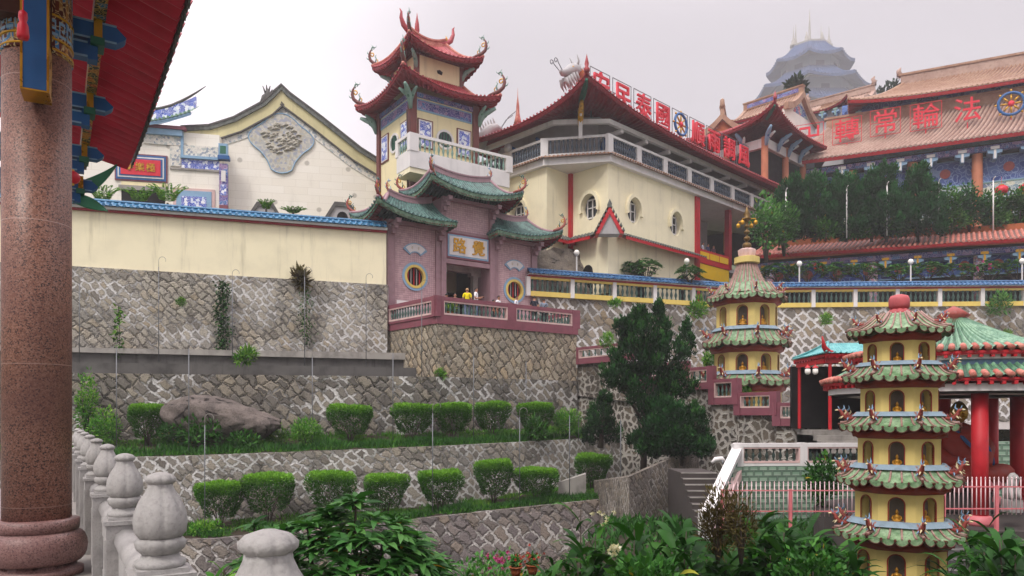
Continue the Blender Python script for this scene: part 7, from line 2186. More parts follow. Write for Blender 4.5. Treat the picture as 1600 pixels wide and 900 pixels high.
def leaf_mesh(name, P, D, L, Wd, mat, rnd, segs=1, droop=.0, fold=.15, up=None):
    """many leaf blades as one mesh: base points P, directions D, lengths L, half widths Wd; segs > 1 lets long blades arch"""
    n = len(P)
    D = _norm(D)
    ref = RNG.normal(size=(n, 3)) * .45 + np.array([0, 0, 1.0]) if up is None else up
    Sd = _norm(np.cross(D, ref)); Nn = _norm(np.cross(Sd, D))
    L = np.asarray(L).reshape(-1, 1) * np.ones((n, 1)); Wd = np.asarray(Wd).reshape(-1, 1) * np.ones((n, 1))
    if segs == 1:
        a = P; b = P + D * L * .48 + Sd * Wd - Nn * Wd * fold; t = P + D * L - Nn * L * droop; c = P + D * L * .48 - Sd * Wd - Nn * Wd * fold
        V = np.stack([a, b, t, c], 1).reshape(-1, 3)
        idx = np.arange(n * 4, dtype=np.int32)
        per = 4; nf = n
    else:
        rows = []
        for k in range(segs + 1):
            s = k / segs
            mid = P + D * L * s * (1 - .15 * droop * s) + np.array([0, 0, -1.0]) * L * droop * s * s
            w = Wd * (math.sin(math.pi * min(1, .08 + .92 * s) ** .8) if k < segs else .02)
            rows += [mid + Sd * w + Nn * w * fold, mid, mid - Sd * w + Nn * w * fold]
        V = np.stack(rows, 1).reshape(-1, 3)
        per = 3 * (segs + 1)
        q = []
        for k in range(segs):
            b = 3 * k
            q += [b, b + 1, b + 4, b + 3, b + 1, b + 2, b + 5, b + 4]
        q = np.array(q, dtype=np.int32)
        idx = (np.arange(n, dtype=np.int32)[:, None] * per + q[None, :]).reshape(-1)
        nf = len(idx) // 4
    me = bpy.data.meshes.new(name)
    me.vertices.add(len(V)); me.vertices.foreach_set('co', V.astype(np.float32).reshape(-1))
    me.loops.add(len(idx)); me.loops.foreach_set('vertex_index', idx)
    me.polygons.add(nf); me.polygons.foreach_set('loop_start', np.arange(nf, dtype=np.int32) * 4)
    try: me.polygons.foreach_set('loop_total', np.full(nf, 4, dtype=np.int32))
    except Exception: pass
    at = me.attributes.new('rnd', 'FLOAT', 'POINT')
    at.data.foreach_set('value', np.repeat(np.clip(rnd, 0, 1), per).astype(np.float32))
    me.materials.append(mat)
    me.update(calc_edges=True); me.validate()
    return me

def sphere_pts(n, bias=.35):
    d = _norm(RNG.normal(size=(n, 3)))
    r = bias + (1 - bias) * RNG.random((n, 1)) ** .5
    return d, r

def clump(P, s=1.3):
    return .5 + .28 * np.sin(P[:, 0] * 3.1 * s + 1) * np.sin(P[:, 1] * 2.7 * s + 2) + .22 * np.sin(P[:, 2] * 4.3 * s + P[:, 0] * 2 * s)

def cloud(blobs, per, size, asp, up=.5, bias=.45, spread=.7, jit=.18):
    """leaf positions and directions for a crown made of ellipsoids ((x, y, z), (rx, ry, rz))"""
    Ps, Ds = [], []
    for (c, r) in blobs:
        n = max(60, min(9000, int(per * 10 * (r[0] * r[1] + r[1] * r[2] + r[0] * r[2]) / 3 / (size * size * asp))))
        d, q = sphere_pts(n, bias)
        bump_ = 1 + jit * (np.sin(d[:, :1] * 7 + c[0] * 3) * np.sin(d[:, 1:2] * 6 + c[2]) + np.sin(d[:, 2:3] * 9 + c[1]) * .6)
        Ps.append(np.array(c) + d * q * bump_ * np.array(r)); Ds.append(d * spread + RNG.normal(size=(n, 3)) * .45 + np.array([0, 0, up]))
    return np.concatenate(Ps), np.concatenate(Ds)

def plant(name, label, cat, loc, group=None): return thing(name, label, cat, loc, 0, group)

def stems(parent, paths, r0, r1, name='stem', mat=None):
    for p in paths:
        mb = MB(); mb.slot(0, True); m = len(p)
        mb.tube(p, [lerp(r0, r1, k / (m - 1)) for k in range(m)], 7)
        part(name, mb, [mat or M_BARK], parent)

def surf_z(T, x, y):
    best = None
    for i in range(61):
        for j in range(9):
            p = T(i / 60, j / 8); d = (p[0] - x) ** 2 + (p[1] - y) ** 2
            if best is None or d < best[0]: best = (d, p[2])
    return best[1]

# clipped shrubs -----------------------------------------------------------------------------------------
def topiary(px, Y, T, top, wpx, label, group, kind='flat', seed=0):
    x = wx(px, Y); z0 = surf_z(T, x, Y) - .03
    H = wz(top, Y) - z0; Rr = wpx * .88 / 2 / F * Y
    t = plant('clipped_shrub', label, 'shrub', (x, Y, z0), group)
    n = 7200
    rg = np.random.default_rng(100 + seed)
    a = rg.random(n) * 2 * math.pi; hh = rg.random(n)
    zb = .25 if kind == 'flat' else .18
    # outline: narrow foot, wide shoulder, gently domed clipped top
    side = rg.random(n) < .62
    z = np.where(side, zb + (1 - zb) * hh ** .85, 1.0)
    k = (z - zb) / (1 - zb)
    rad = .50 + .50 * np.clip(k * 1.5, 0, 1) ** .75
    rad = np.where(k > .86, rad * (1 - (k - .86) * .9), rad)
    lump = 1 + .10 * np.sin(a * 3 + seed) * np.sin(seed * 2.3 + z * 3) + .07 * np.sin(a * 5 + seed * 2 + z * 6)
    q = np.where(side, 1 - .32 * rg.random(n) ** 2, np.sqrt(rg.random(n)))
    r = rad * q * lump
    zz = np.where(side, z, 1 - .05 * r * r + .05 * math.sin(seed * 5.1) * r * np.cos(a) + .02 * np.sin(a * 2 + seed) + rg.normal(size=n) * .012 - .25 * rg.random(n) ** 3)
    gap = np.sin(a * 2 + seed * 1.7) * np.sin(z * 7 + a * 3 + seed) 
    keep = ~((gap > .55) & (z < .62) & side)
    P = np.stack([np.cos(a) * r * Rr, np.sin(a) * r * Rr, zz * H], 1)[keep]
    D = np.stack([np.cos(a) * side, np.sin(a) * side, .7 + .6 * (~side)], 1)[keep] + rg.normal(size=(keep.sum(), 3)) * .5
    m = len(P)
    rn = .22 + .3 * rg.random(m) + .42 * np.clip((zz[keep] - .78) / .2, 0, 1) + .12 * clump(P, 2)  # crown leaves lightened: young growth, but mostly top light put into the colour
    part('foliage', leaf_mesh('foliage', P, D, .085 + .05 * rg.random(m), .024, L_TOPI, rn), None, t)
    ps = []
    for s in range(5):
        b = 2 * math.pi * s / 5 + seed
        ps.append([(.06 * math.cos(b), .06 * math.sin(b), 0), (.16 * Rr * math.cos(b + .3), .16 * Rr * math.sin(b + .3), H * .25), (.5 * Rr * math.cos(b), .5 * Rr * math.sin(b), H * .62)])
    stems(t, ps, .035, .012)
    return t
ROW1 = 'clipped shrubs on the upper terrace'
ROW2 = 'clipped shrubs on the lower terrace'
for i, a in enumerate([(230, 32.6, 634, 62, 'tall clipped shrub like an egg cup, left of the boulder on the upper terrace', 'cup'), (548, 34.2, 635, 78, 'flat topped clipped shrub standing alone on the upper terrace, right of the boulder', 'flat'),
                       (645, 35.0, 633, 74, 'wide clipped shrub below the stone corner of the gate terrace', 'flat'), (708, 35.7, 632, 66, 'clipped shrub in the middle of the touching row under the gate terrace', 'flat'),
                       (768, 36.4, 630, 62, 'clipped shrub ending the touching row of three under the gate terrace', 'flat'), (838, 37.2, 631, 64, 'loose topped clipped shrub beside strap leaves, farthest right on the upper terrace', 'flat')]):
    topiary(a[0], a[1], T1, a[2], a[3], a[4], ROW1, a[5], i)
for i, a in enumerate([(343, 29.3, 755, 80, 'open legged clipped shrub at the left start of the lower row, nearest the railing'), (420, 29.9, 742, 88, 'broad clipped shrub, second from the railing in the lower row'),
                       (518, 30.7, 739, 84, 'dense boxy clipped shrub, third from the railing in the lower row'), (603, 31.3, 743, 74, 'rounded clipped shrub above the frangipani, fourth from the railing in the lower row'),
                       (688, 32.0, 737, 78, 'clipped shrub with a thin pole in front of it, fifth in the lower row'), (772, 33.0, 721, 66, 'higher standing clipped shrub with bare legs, sixth in the lower row'),
                       (838, 33.6, 733, 78, 'low spreading clipped shrub, seventh in the lower row, beside the pale slab'), (926, 36.2, 711, 62, 'loose clipped shrub at the end of the lower row, near the dark wall corner')]):
    topiary(a[0], a[1], T2, a[2], a[3], a[4], ROW2, 'flat', 10 + i)

# grass and ground cover on the terraces
def grass(T, n, name, h, us=(0, 1), vs=(0, 1), mat=None):
    u = us[0] + (us[1] - us[0]) * RNG.random(n); v = vs[0] + (vs[1] - vs[0]) * RNG.random(n)
    P = np.array([tuple(T(a, b)) for a, b in zip(u, v)])
    keep = (np.sin(P[:, 0] * 1.7) * np.sin(P[:, 1] * 2.1 + P[:, 0]) + RNG.random(n) * .9) > .22
    P = P[keep]; m = len(P)
    P[:, 2] += -.02
    D = RNG.normal(size=(m, 3)) * .55 + np.array([0, 0, 1.0])
    hh = h * (.4 + 1.1 * RNG.random(m)) * (.45 + 1.0 * clump(P, .8))
    me = leaf_mesh(name, P, D, hh, .018 + .014 * RNG.random(m), mat or L_GRASS, .25 + .5 * RNG.random(m) * clump(P, .6) + .15)
    return struct(name, me, None, 'stuff')
grass(T1, 26000, 'grass', .20, (.15, 1), (0, 1.02))
grass(T2, 24000, 'grass', .20, (.15, 1), (0, 1.02))
grass(T1, 9000, 'ground_cover', .34, (.15, 1), (.78, 1.0), L_SHRUB)
grass(T2, 9000, 'ground_cover', .30, (.15, 1), (.8, 1.0), L_SHRUB)
n = 26000
P = np.stack([-10 + 30 * RNG.random(n), 6 + 23 * RNG.random(n), np.zeros(n)], 1)
P[:, 2] = [ground_z(a, b) for a, b in P[:, :2]]
struct('ground_cover', leaf_mesh('ground_cover', P, RNG.normal(size=(n, 3)) * .7 + np.array([0, 0, .9]), .25 + .25 * RNG.random(n), .05, L_SHRUB, .15 + .5 * RNG.random(n)), None, 'stuff')

# boulder
import bmesh
from mathutils import noise as mnoise
bm = bmesh.new(); bmesh.ops.create_icosphere(bm, subdivisions=5, radius=1)
for v in bm.verts:
    p = v.co.copy()
    k = 1 + .26 * mnoise.noise(p * 1.1 + Vector((3, 1, 2))) + .12 * abs(mnoise.noise(p * 2.3)) + .05 * mnoise.noise(p * 5) + .03 * mnoise.noise(p * 12)
    tilt = 1.0 - .42 * max(-.5, p.x)
    v.co = Vector((p.x * 2.25, p.y * 1.25, p.z * 1.08 * tilt)) * k
me = bpy.data.meshes.new('boulder'); bm.to_mesh(me); bm.free()
me.polygons.foreach_set('use_smooth', [True] * len(me.polygons)); me.materials.append(M_ROCK)
single('boulder', me, None, 'big mauve grey boulder on the upper terrace, resting against the middle wall', 'rock', loc=(wx(352, 33.0), 33.0, -.3), rot=R(8))
mb = MB(); mb.prism([(wx(872, 34.2), 34.0), (wx(915, 34.6), 34.4), (wx(915, 35.0), 35.2), (wx(880, 35), 35.1)], -3.75, wz(752, 34.5)); mb.v = [(x, y, z + (.35 if x > 2.9 and z > -3.5 else 0)) for x, y, z in mb.v]
single('stone_slab', mb, [M_CONC_L], 'pale sloping concrete slab at the right end of the lower terrace', 'slab')

# shrubs with broad leaves --------------------------------------------------------------------------------
def shrub(px, Y, top, base, wpx, label, mat, size=.14, asp=.3, cat='shrub', name='shrub', group=None, per=1.0, up=.45, lumps=5, seed=0, jit=.2, trunk=True, bias=.4, zb=None):
    rg = random.Random(seed * 13 + int(px))
    z0 = wz(base, Y) if zb is None else zb; H = max(.25, wz(top, Y) - z0); Rr = wpx / 2 / F * Y
    t = plant(name, label, cat, (wx(px, Y), Y, z0), group)
    bl = [((0, 0, H * .55), (Rr * .7, Rr * .6, H * .45))]
    for k in range(lumps):
        a = 2 * math.pi * k / lumps + rg.random(); q = rg.uniform(.35, .62)
        bl.append(((Rr * q * math.cos(a), Rr * q * math.sin(a) * .7, H * rg.uniform(.35, .74)), (Rr * rg.uniform(.3, .45), Rr * .36, H * rg.uniform(.2, .3))))
    P, D = cloud(bl, per * .8, size, asp, up, bias, jit=jit)
    P[:, 2] = np.maximum(P[:, 2], .02)
    m = len(P)
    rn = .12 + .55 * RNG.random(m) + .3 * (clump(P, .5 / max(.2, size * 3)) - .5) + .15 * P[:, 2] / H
    rn = np.where(RNG.random(m) < .012, .98, np.clip(rn, 0, .95))
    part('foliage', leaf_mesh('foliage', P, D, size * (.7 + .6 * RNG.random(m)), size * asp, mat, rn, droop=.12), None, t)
    if trunk:
        stems(t, [[(0, 0, 0), (Rr * .2 * math.cos(b), Rr * .2 * math.sin(b), H * .35), (Rr * .5 * math.cos(b), Rr * .4 * math.sin(b), H * .7)] for b in (0.4, 2.5, 4.4)], max(.02, H * .025), .01)
    return t
shrub(318, 32.0, 655, 706, 84, 'dark glossy leaved shrub spilling over the wall edge in front of the boulder', L_SHRUB, .26, .22, seed=1)
shrub(275, 32.2, 660, 704, 70, 'low dark bush between the egg cup shrub and the boulder', L_SHRUB, .13, .3, seed=2)
shrub(380, 31.9, 675, 708, 60, 'low leafy plant at the foot of the boulder beside a thin pole', L_SHRUB, .2, .2, seed=3)
shrub(480, 33.2, 655, 702, 62, 'feathery bright green bush between the boulder and the lone flat topped shrub', L_FERN, .16, .14, seed=4)
shrub(135, 33.0, 585, 690, 40, 'bright green sapling beside the granite column, before the middle wall', L_FERN, .2, .2, seed=5)
shrub(165, 32.4, 640, 705, 60, 'yellowish green bush on the upper terrace, half hidden by the railing posts', L_FERN, .16, .2, seed=6)
shrub(430, 33.6, 665, 700, 50, 'small green tuft just right of the boulder', L_GRASS, .16, .14, seed=7)
shrub(885, 37.8, 640, 685, 56, 'sprawling bush at the far right end of the upper terrace', L_FERN, .15, .2, seed=8)
shrub(838, 36.3, 655, 690, 36, 'strap leaved plant in front of the loose clipped shrub on the upper terrace', L_SHRUB, .36, .12, seed=9)
shrub(320, 28.4, 815, 838, 60, 'low green mound at the left end of the lower terrace', L_FERN, .14, .25, seed=10)

# conifers -------------------------------------------------------------------------------------------------
def conifer(px, Y, blobs, label, mat, size, base, name='juniper', cat='tree', group=None, per=1.0, trunk_r=.16, up=.9, asp=.16):
    """blobs in photo pixels: (px, py, radius x, radius z)"""
    x0 = wx(px, Y); z0 = wz(base, Y)
    t = plant(name, label, cat, (x0, Y, z0), group)
    k = Y / F
    rg = random.Random(int(px))
    Ps, Ds, Rs = [], [], []
    def tuft(c, r, dens, tone):
        P, D = cloud([(c, r)], dens, size, asp, up, .35, .45, .2)
        h = (P[:, 2] - c[2]) / r[2]; m = len(P)
        Ps.append(P); Ds.append(D); Rs.append(np.clip(tone + .32 * RNG.random(m) + .20 * h, 0, .95))  # tone climbs with height in each tuft: light from above put into leaf colour
    for (bx_, by_, rx, rz) in blobs:
        c = (wx(bx_, Y) - x0, rg.uniform(-.5, .5) * rx * k, wz(by_, Y) - z0)
        tuft(c, (rx * k * .92, rx * k * .75, rz * k * .92), per * .8, .08)
        for _ in range(15):    # upright sprays standing out of the mass
            a = rg.uniform(0, 6.28); e = rg.uniform(-.75, 1.35)
            q = rg.uniform(.72, 1.0)
            cc = (c[0] + math.cos(a) * rx * k * q * math.cos(e), c[1] + math.sin(a) * rx * k * .8 * q * math.cos(e), c[2] + math.sin(e) * rz * k * q)
            w_ = rg.uniform(.16, .27) * rx * k
            tuft(cc, (w_, w_, max(w_ * 1.3, rz * k * rg.uniform(.24, .42))), per * .9, rg.uniform(.08, .42))
    P, D, rn = np.concatenate(Ps), np.concatenate(Ds), np.concatenate(Rs)
    m = len(P)
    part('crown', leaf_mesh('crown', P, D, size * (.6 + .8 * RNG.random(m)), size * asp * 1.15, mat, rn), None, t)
    top = min(blobs, key=lambda b: b[1]); zt = wz(top[1], Y) - z0
    stems(t, [[(0, 0, 0), (.1, .1, zt * .4), (wx(top[0], Y) - x0, 0, zt)]], trunk_r, .03, 'trunk')
    lim = []
    for b in blobs[1:]:
        zc = wz(b[1], Y) - z0; lim.append([(0, 0, max(.1, zc * .55)), ((wx(b[0], Y) - x0) * .5, .1, zc * .8), (wx(b[0], Y) - x0, 0, zc)])
    stems(t, lim, trunk_r * .45, .02, 'limb')
    return t
conifer(1005, 32.5, [(1012, 530, 36, 36), (988, 560, 34, 30), (1040, 560, 34, 34), (960, 592, 26, 24), (1058, 604, 28, 28), (1012, 608, 40, 34), (1000, 498, 13, 20), (1029, 496, 11, 22), (1072, 540, 14, 34), (975, 518, 15, 20), (1030, 648, 34, 28), (1005, 690, 20, 20)],
        'big dark juniper with a ragged crown in front of the stepped maroon balustrades', L_CONIF, .20, 745, per=1.1)
conifer(1062, 31.4, [(1045, 668, 40, 36), (1082, 665, 26, 30), (1060, 695, 44, 24), (1020, 700, 26, 22), (1098, 690, 18, 20)], 'low dark juniper spreading at the foot of the big one, beside the dark steps', L_CONIF, .19, 728, per=1.1)
conifer(938, 36.5, [(938, 655, 22, 26), (925, 680, 16, 18), (955, 678, 18, 22), (945, 630, 10, 20)], 'small dark juniper at the edge of the upper terrace, left of the big one', L_CONIF, .18, 700)
HG = 'cypress hedge of the great hall'
for i, (px, top, w, lb) in enumerate(((1240, 277, 40, 'first dark cypress of the hedge, nearest the cream hall'), (1273, 273, 42, 'pointed dark cypress, second in the hedge from the cream hall'), (1322, 270, 54, 'broad dark cypress with pale leaves tangled at its foot, third in the hedge'),
                                     (1362, 268, 40, 'dark cypress fourth in the hedge, left of its tallest peak'), (1385, 256, 46, 'tallest dark cypress of the hedge'), (1434, 264, 52, 'last rounded dark cypress of the hedge, beside a pale pole'))):
    Y = 56.2 - (px - 1240) * .006
    conifer(px, Y, [(px, 342, w * .66, 34), (px, 312, w * .60, 34), (px, top + 24, w * .36, 26)], lb, L_HEDGE, .28, 378, 'cypress', group=HG, per=1.5, trunk_r=.12)
SB = 'shrubs on the planter before the great hall'
for i, (px, top, base, w, lb, m) in enumerate(((1480, 292, 362, 56, 'dark broad leaved bush right of the last cypress', L_SHRUB), (1515, 288, 362, 50, 'upright leafy bush in front of the painted panels', L_HEDGE), (1550, 300, 362, 52, 'dark bush in front of the first open lantern of the great hall', L_SHRUB), (1592, 296, 362, 60, 'dense bush cut off by the edge of the picture, before the great hall', L_SHRUB),
                                                  (1290, 345, 378, 60, 'low leafy bush at the foot of the third cypress', L_SHRUB), (1497, 328, 362, 44, 'bright rounded bush beside the orange planter wall', L_FRANG), (1560, 332, 362, 46, 'bright low bush beside the rightmost pale pole', L_FRANG), (1395, 345, 372, 90, 'low trimmed green hedge under the tallest cypress', L_SHRUB), (1222, 345, 385, 44, 'leafy bush at the left end of the gallery roof', L_SHRUB), (1330, 352, 376, 60, 'low dark hedge bush under the third and fourth cypress', L_SHRUB))):
    shrub(px, 55.6, top, base, w, lb, m, .28, .28, group=SB, seed=20 + i, per=1.6)
shrub(1197, 52.0, 305, 410, 56, 'pale green spreading tree between the gilded spire and the cream hall balcony', L_FRANG, .34, .3, 'tree', 'frangipani_tree', seed=40)
shrub(1225, 53.5, 318, 400, 50, 'darker leafy tree just left of the cypress hedge', L_SHRUB, .30, .3, 'tree', 'leafy_tree', seed=41)

# whorled plants: frangipanis ------------------------------------------------------------------------------
def whorled(t, tips, mat, leaf, per, wid, segs=3, droop=.25, upk=.55, name='foliage'):
    P, D, Ln = [], [], []
    for (c, o) in tips:
        a0 = RNG.random() * 6.28
        for k in range(per):
            a = a0 + k * 2.4
            e = upk * (.2 + 1.0 * RNG.random())
            o_ = Vector(o).normalized(); s = o_.orthogonal().normalized(); u = o_.cross(s)
            d = (s * math.cos(a) + u * math.sin(a)) + o_ * e
            P.append(Vector(c) - o_ * (k * .006)); D.append(d); Ln.append(leaf * (.6 + .55 * RNG.random()))
    P = np.array([tuple(p) for p in P]); D = np.array([tuple(p) for p in D]); Ln = np.array(Ln)
    m = len(P)
    rn = np.clip(.1 + .6 * RNG.random(m) + .35 * (clump(P, .8) - .5), 0, .95); rn[RNG.random(m) < .012] = .99
    return part(name, leaf_mesh(name, P, D, Ln, wid, mat, rn, segs, droop, .25, up=np.tile(np.array([0.0, 0, 1.0]), (m, 1)) + RNG.normal(size=(m, 3)) * .25), None, t)

def frangipani(px, Y, top, base, wpx, label, n, leaf=.26, group=None, per=11, mat=None, name='frangipani', depth=.8, seed=0, wid=.035, zb=None):
    rg = random.Random(seed + int(px))
    z0 = wz(base, Y) if zb is None else zb
    H = wz(top, Y) - z0; Rr = wpx / 2 / F * Y
    t = plant(name, label, 'shrub', (wx(px, Y), Y, z0), group)
    tips, paths = [], []
    for k in range(n):
        a = rg.uniform(0, 6.28); q = math.sqrt(rg.random()) 
        if k % 3 == 0: q = rg.uniform(.75, 1.0)
        dome = math.sqrt(max(0, 1 - q * q * .82))
        p = Vector((Rr * q * math.cos(a), Rr * depth * q * math.sin(a), H * (.42 + .58 * dome) * rg.uniform(.86, 1.02)))
        if k % 4 == 1: p.z *= rg.uniform(.5, .85)
        tips.append((p, Vector((p.x * .5 / Rr, p.y * .5 / Rr, .9))))
        if k % max(1, n // 14) == 0: paths.append([(0, 0, 0), (p.x * .3, p.y * .3, H * .3), (p.x * .8, p.y * .8, p.z * .75), tuple(p)])
    whorled(t, tips, mat or L_FRANG, leaf, per, wid)
    stems(t, paths, max(.015, H * .018), .010, 'branch')
    return t
frangipani(548, 8.6, 782, 900, 330, 'large glossy frangipani filling the bottom of the view behind the nearest railing bud', 250, .30, per=12, seed=1, wid=.040, zb=-4.4)
frangipani(430, 8.9, 805, 900, 150, 'smaller frangipani bush at the left shoulder of the large one', 60, .26, per=11, seed=2, wid=.036, zb=-4.3)
frangipani(665, 9.6, 850, 900, 130, 'low frangipani bush at the right shoulder of the large one', 50, .26, per=11, seed=3, wid=.036, zb=-4.3)
FB = 'frangipanis behind the yellow balustrade'
for i, (px, top, w, lb) in enumerate(((985, 408, 40, 'young frangipani beside the first arched doorway of the cream hall'), (1010, 405, 50, 'young frangipani in front of the arched doorway, beside a globe lamp'), (1078, 415, 40, 'small frangipani under the skirt roof end of the cream hall'),
                                     (1215, 412, 60, 'low frangipani right behind the bell roofed pagoda'), (1262, 408, 54, 'frangipani beside the first globe lamp of the blue frieze'), (1308, 410, 56, 'frangipani in the middle of the blue frieze, left of its column'), (1352, 410, 56, 'frangipani between the two globe lamps, nearer the second'),
                                     (1405, 412, 50, 'frangipani just left of the second globe lamp'), (1448, 408, 56, 'frangipani just right of the second globe lamp'), (1496, 410, 56, 'frangipani with pale blossoms under the round boss near the picture edge'), (1545, 408, 50, 'frangipani with pink blossoms near the right edge'), (1590, 404, 56, 'bright frangipani cut off by the right edge, behind the yellow balustrade'))):
    Yb = 49.5 if px < 1100 else 52.5
    frangipani(px, Yb, top, 445, w, lb, 46, .42, FB, 10, seed=30 + i, wid=.06)
    if px > 1240:
        pass

# ginger and other tall strap leaved plants -----------------------------------------------------------------
def ginger(px, Y, top, wpx, label, n, leaf=.6, wid=.065, mat=None, group=None, seed=0, lean=.5, zb=None, name='ginger_plant', droop=.45):
    rg = random.Random(seed * 7 + int(px))
    x0 = wx(px, Y); z0 = ground_z(x0, Y) - .05 if zb is None else zb
    leaf *= 1.65; wid *= 1.0; n = int(n * 1.3)
    H = (wz(top, Y) - z0) * .985; Rr = wpx / 2 / F * Y
    t = plant(name, label, 'plant', (x0, Y, z0), group)
    P, D, Ln = [], [], []
    paths = []
    for k in range(n):
        a = rg.uniform(0, 6.28); q = math.sqrt(rg.random())
        b = Vector((Rr * .35 * q * math.cos(a), Rr * .35 * q * math.sin(a), 0))
        h = H * rg.uniform(.62, 1.0) * (1 - .25 * q)
        tip = b + Vector((math.cos(a) * Rr * .6 * q, math.sin(a) * Rr * .6 * q, h))
        mid = b.lerp(tip, .5) + Vector((0, 0, h * .08))
        paths.append([b, mid, tip])
        az = rg.uniform(0, 6.28)
        m = 10
        for i in range(m):
            s = .42 + .58 * i / m
            p = (b.lerp(mid, s * 2) if s < .5 else mid.lerp(tip, s * 2 - 1))
            sd = 1 if i % 2 else -1
            dd = Vector((math.cos(az) * sd, math.sin(az) * sd, .75 + .85 * (i / m) ** 1.5)) + Vector((rg.gauss(0, .22), rg.gauss(0, .22), rg.gauss(0, .15)))
            P.append(tuple(p)); D.append(tuple(dd)); Ln.append(leaf * rg.uniform(.65, 1.1) * (1 - .25 * abs(i / m - .5)))
    P, D, Ln = np.array(P), np.array(D), np.array(Ln); m = len(P)
    rn = np.clip(.08 + .6 * RNG.random(m) + .25 * (clump(P, .5) - .5), 0, .94); rn[RNG.random(m) < .018] = .99
    part('foliage', leaf_mesh('foliage', P, D, Ln, wid * (.7 + .6 * RNG.random(m)), mat or L_GING, rn, 5, droop, .28, up=np.tile(np.array([0.0, 0, 1.0]), (m, 1)) + RNG.normal(size=(m, 3)) * .2), None, t)
    stems(t, paths[:8], .018, .008)
    return t
GG = 'tall ginger clumps of the lower garden'
ginger(905, 11.2, 752, 130, 'bright green arching ginger clump below the pale slab, leftmost of the tall ones', 22, .62, .055, group=GG, seed=1)
ginger(985, 11.0, 770, 130, 'dark ginger clump in front of the grey side wall', 20, .60, .07, group=GG, seed=2)
ginger(1045, 10.8, 762, 120, 'ginger clump with upright blades at the foot of the dark steps', 20, .55, .06, group=GG, seed=3)
ginger(1215, 12.0, 782, 150, 'dark ginger thicket before the pink picket fence, left of the front pagoda', 26, .62, .075, group=GG, seed=4)
ginger(1285, 11.8, 792, 120, 'broad bladed ginger right beside the front pagoda', 20, .62, .075, group=GG, seed=5)
ginger(1120, 11.5, 800, 100, 'low ginger blades around the brown feathery bush', 14, .55, .065, group=GG, seed=6)
ginger(860, 10.6, 812, 90, 'low leafy clump beside the red flower pots', 14, .45, .05, group=GG, seed=7)
ginger(1560, 10.6, 782, 190, 'big arching strap leaved clump at the right edge, beside the front pagoda', 24, .62, .05, group=GG, seed=8, droop=.6)
ginger(1590, 9.6, 790, 120, 'stiff dark blades crossing the right edge of the picture', 12, .66, .055, group=GG, seed=9)
ginger(345, 7.6, 862, 90, 'pale green strap leaved tuft between the two nearest railing posts', 10, .42, .035, mat=L_FERN, seed=10, zb=-3.2)
ginger(412, 9.4, 782, 60, 'upright green blades behind the large frangipani, left of its crown', 9, .42, .035, mat=L_FERN, seed=11, zb=-4.2)
ginger(960, 9.6, 868, 170, 'low dark blades along the bottom of the view, below the grey side wall', 16, .42, .05, group=GG, seed=12)
ginger(1180, 10.0, 868, 180, 'low mixed leaves along the bottom of the view, below the brown bush', 16, .38, .045, group=GG, seed=13, mat=L_SHRUB)
shrub(1122, 11.2, 762, 880, 74, 'feathery brown green conifer among the ginger clumps', L_BROWN, .12, .10, name='feathery_conifer', seed=50, per=.9, up=.8)
shrub(1158, 10.8, 770, 880, 60, 'reddish brown dried bush beside the feathery conifer', L_BROWN, .11, .10, seed=51, per=.6)
shrub(1285, 21.5, 712, 800, 74, 'dense dark little tree in front of the green block wall', L_SHRUB, .15, .3, 'tree', 'small_tree', seed=52)
shrub(1000, 10.0, 872, 960, 130, 'shadowy leafy bush in the middle of the lower garden', L_SHRUB, .14, .26, seed=53)
shrub(1270, 10.6, 856, 960, 170, 'small leaved bush at the foot of the front pagoda', L_SHRUB, .10, .3, seed=54)
shrub(770, 15.0, 872, 1000, 190, 'flowering low bush with magenta blossoms below the lowest garden wall', L_FRANG, .11, .3, seed=55)
shrub(1545, 11.5, 850, 960, 120, 'dark leafy undergrowth at the right corner', L_SHRUB, .16, .25, seed=56)
def blossoms(px, py, Y, n, spread, size, mat, label, name='blossom', cat='flowers', group=None):
    p = W(px, py, Y); k = Y / F
    t = plant(name, label, cat, tuple(p), group)
    P, D = [], []
    for q in range(6):
        P.append((math.cos(q * 1.05) * size * .02, 0, math.sin(q * 1.05) * size * .02)); D.append((math.cos(q * 1.05), math.sin(q * 1.05) * .6 - .5, .5 * math.sin(q * 1.05 + .4) + .2))
    me = leaf_mesh('blossom', np.array(P), np.array(D), size, size * .35, mat, RNG.random(6))
    for i in range(n):
        c = (RNG.normal() * spread * k, RNG.normal() * spread * k * .6, RNG.normal() * spread * k * .6)
        part('blossom', me, None, t, c, (RNG.random() * .8, RNG.random() * 6.28, RNG.random() * .8 - .4))
blossoms(783, 878, 13.2, 16, 10, 0.050, L_FLOWER, 'magenta blossoms on the low bush under the lowest garden wall')
blossoms(828, 868, 12.4, 22, 14, 0.033, L_REDFL, 'small red blossoms beside the leftmost ginger clump')
blossoms(962, 858, 9.6, 9, 9, 0.055, L_WHITEFL, 'pale yellow ginger blossoms near the bottom edge')
blossoms(940, 802, 10.6, 8, 12, 0.044, L_WHITEFL, 'faded pinkish ginger spike drooping in front of the side wall')
blossoms(1532, 416, 51.6, 10, 8, 0.121, L_FLOWER, 'pink frangipani blossoms before the blue frieze')
blossoms(1280, 418, 51.6, 8, 8, 0.121, L_REDFL, 'rose frangipani blossoms beside the first globe lamp of the blue frieze')

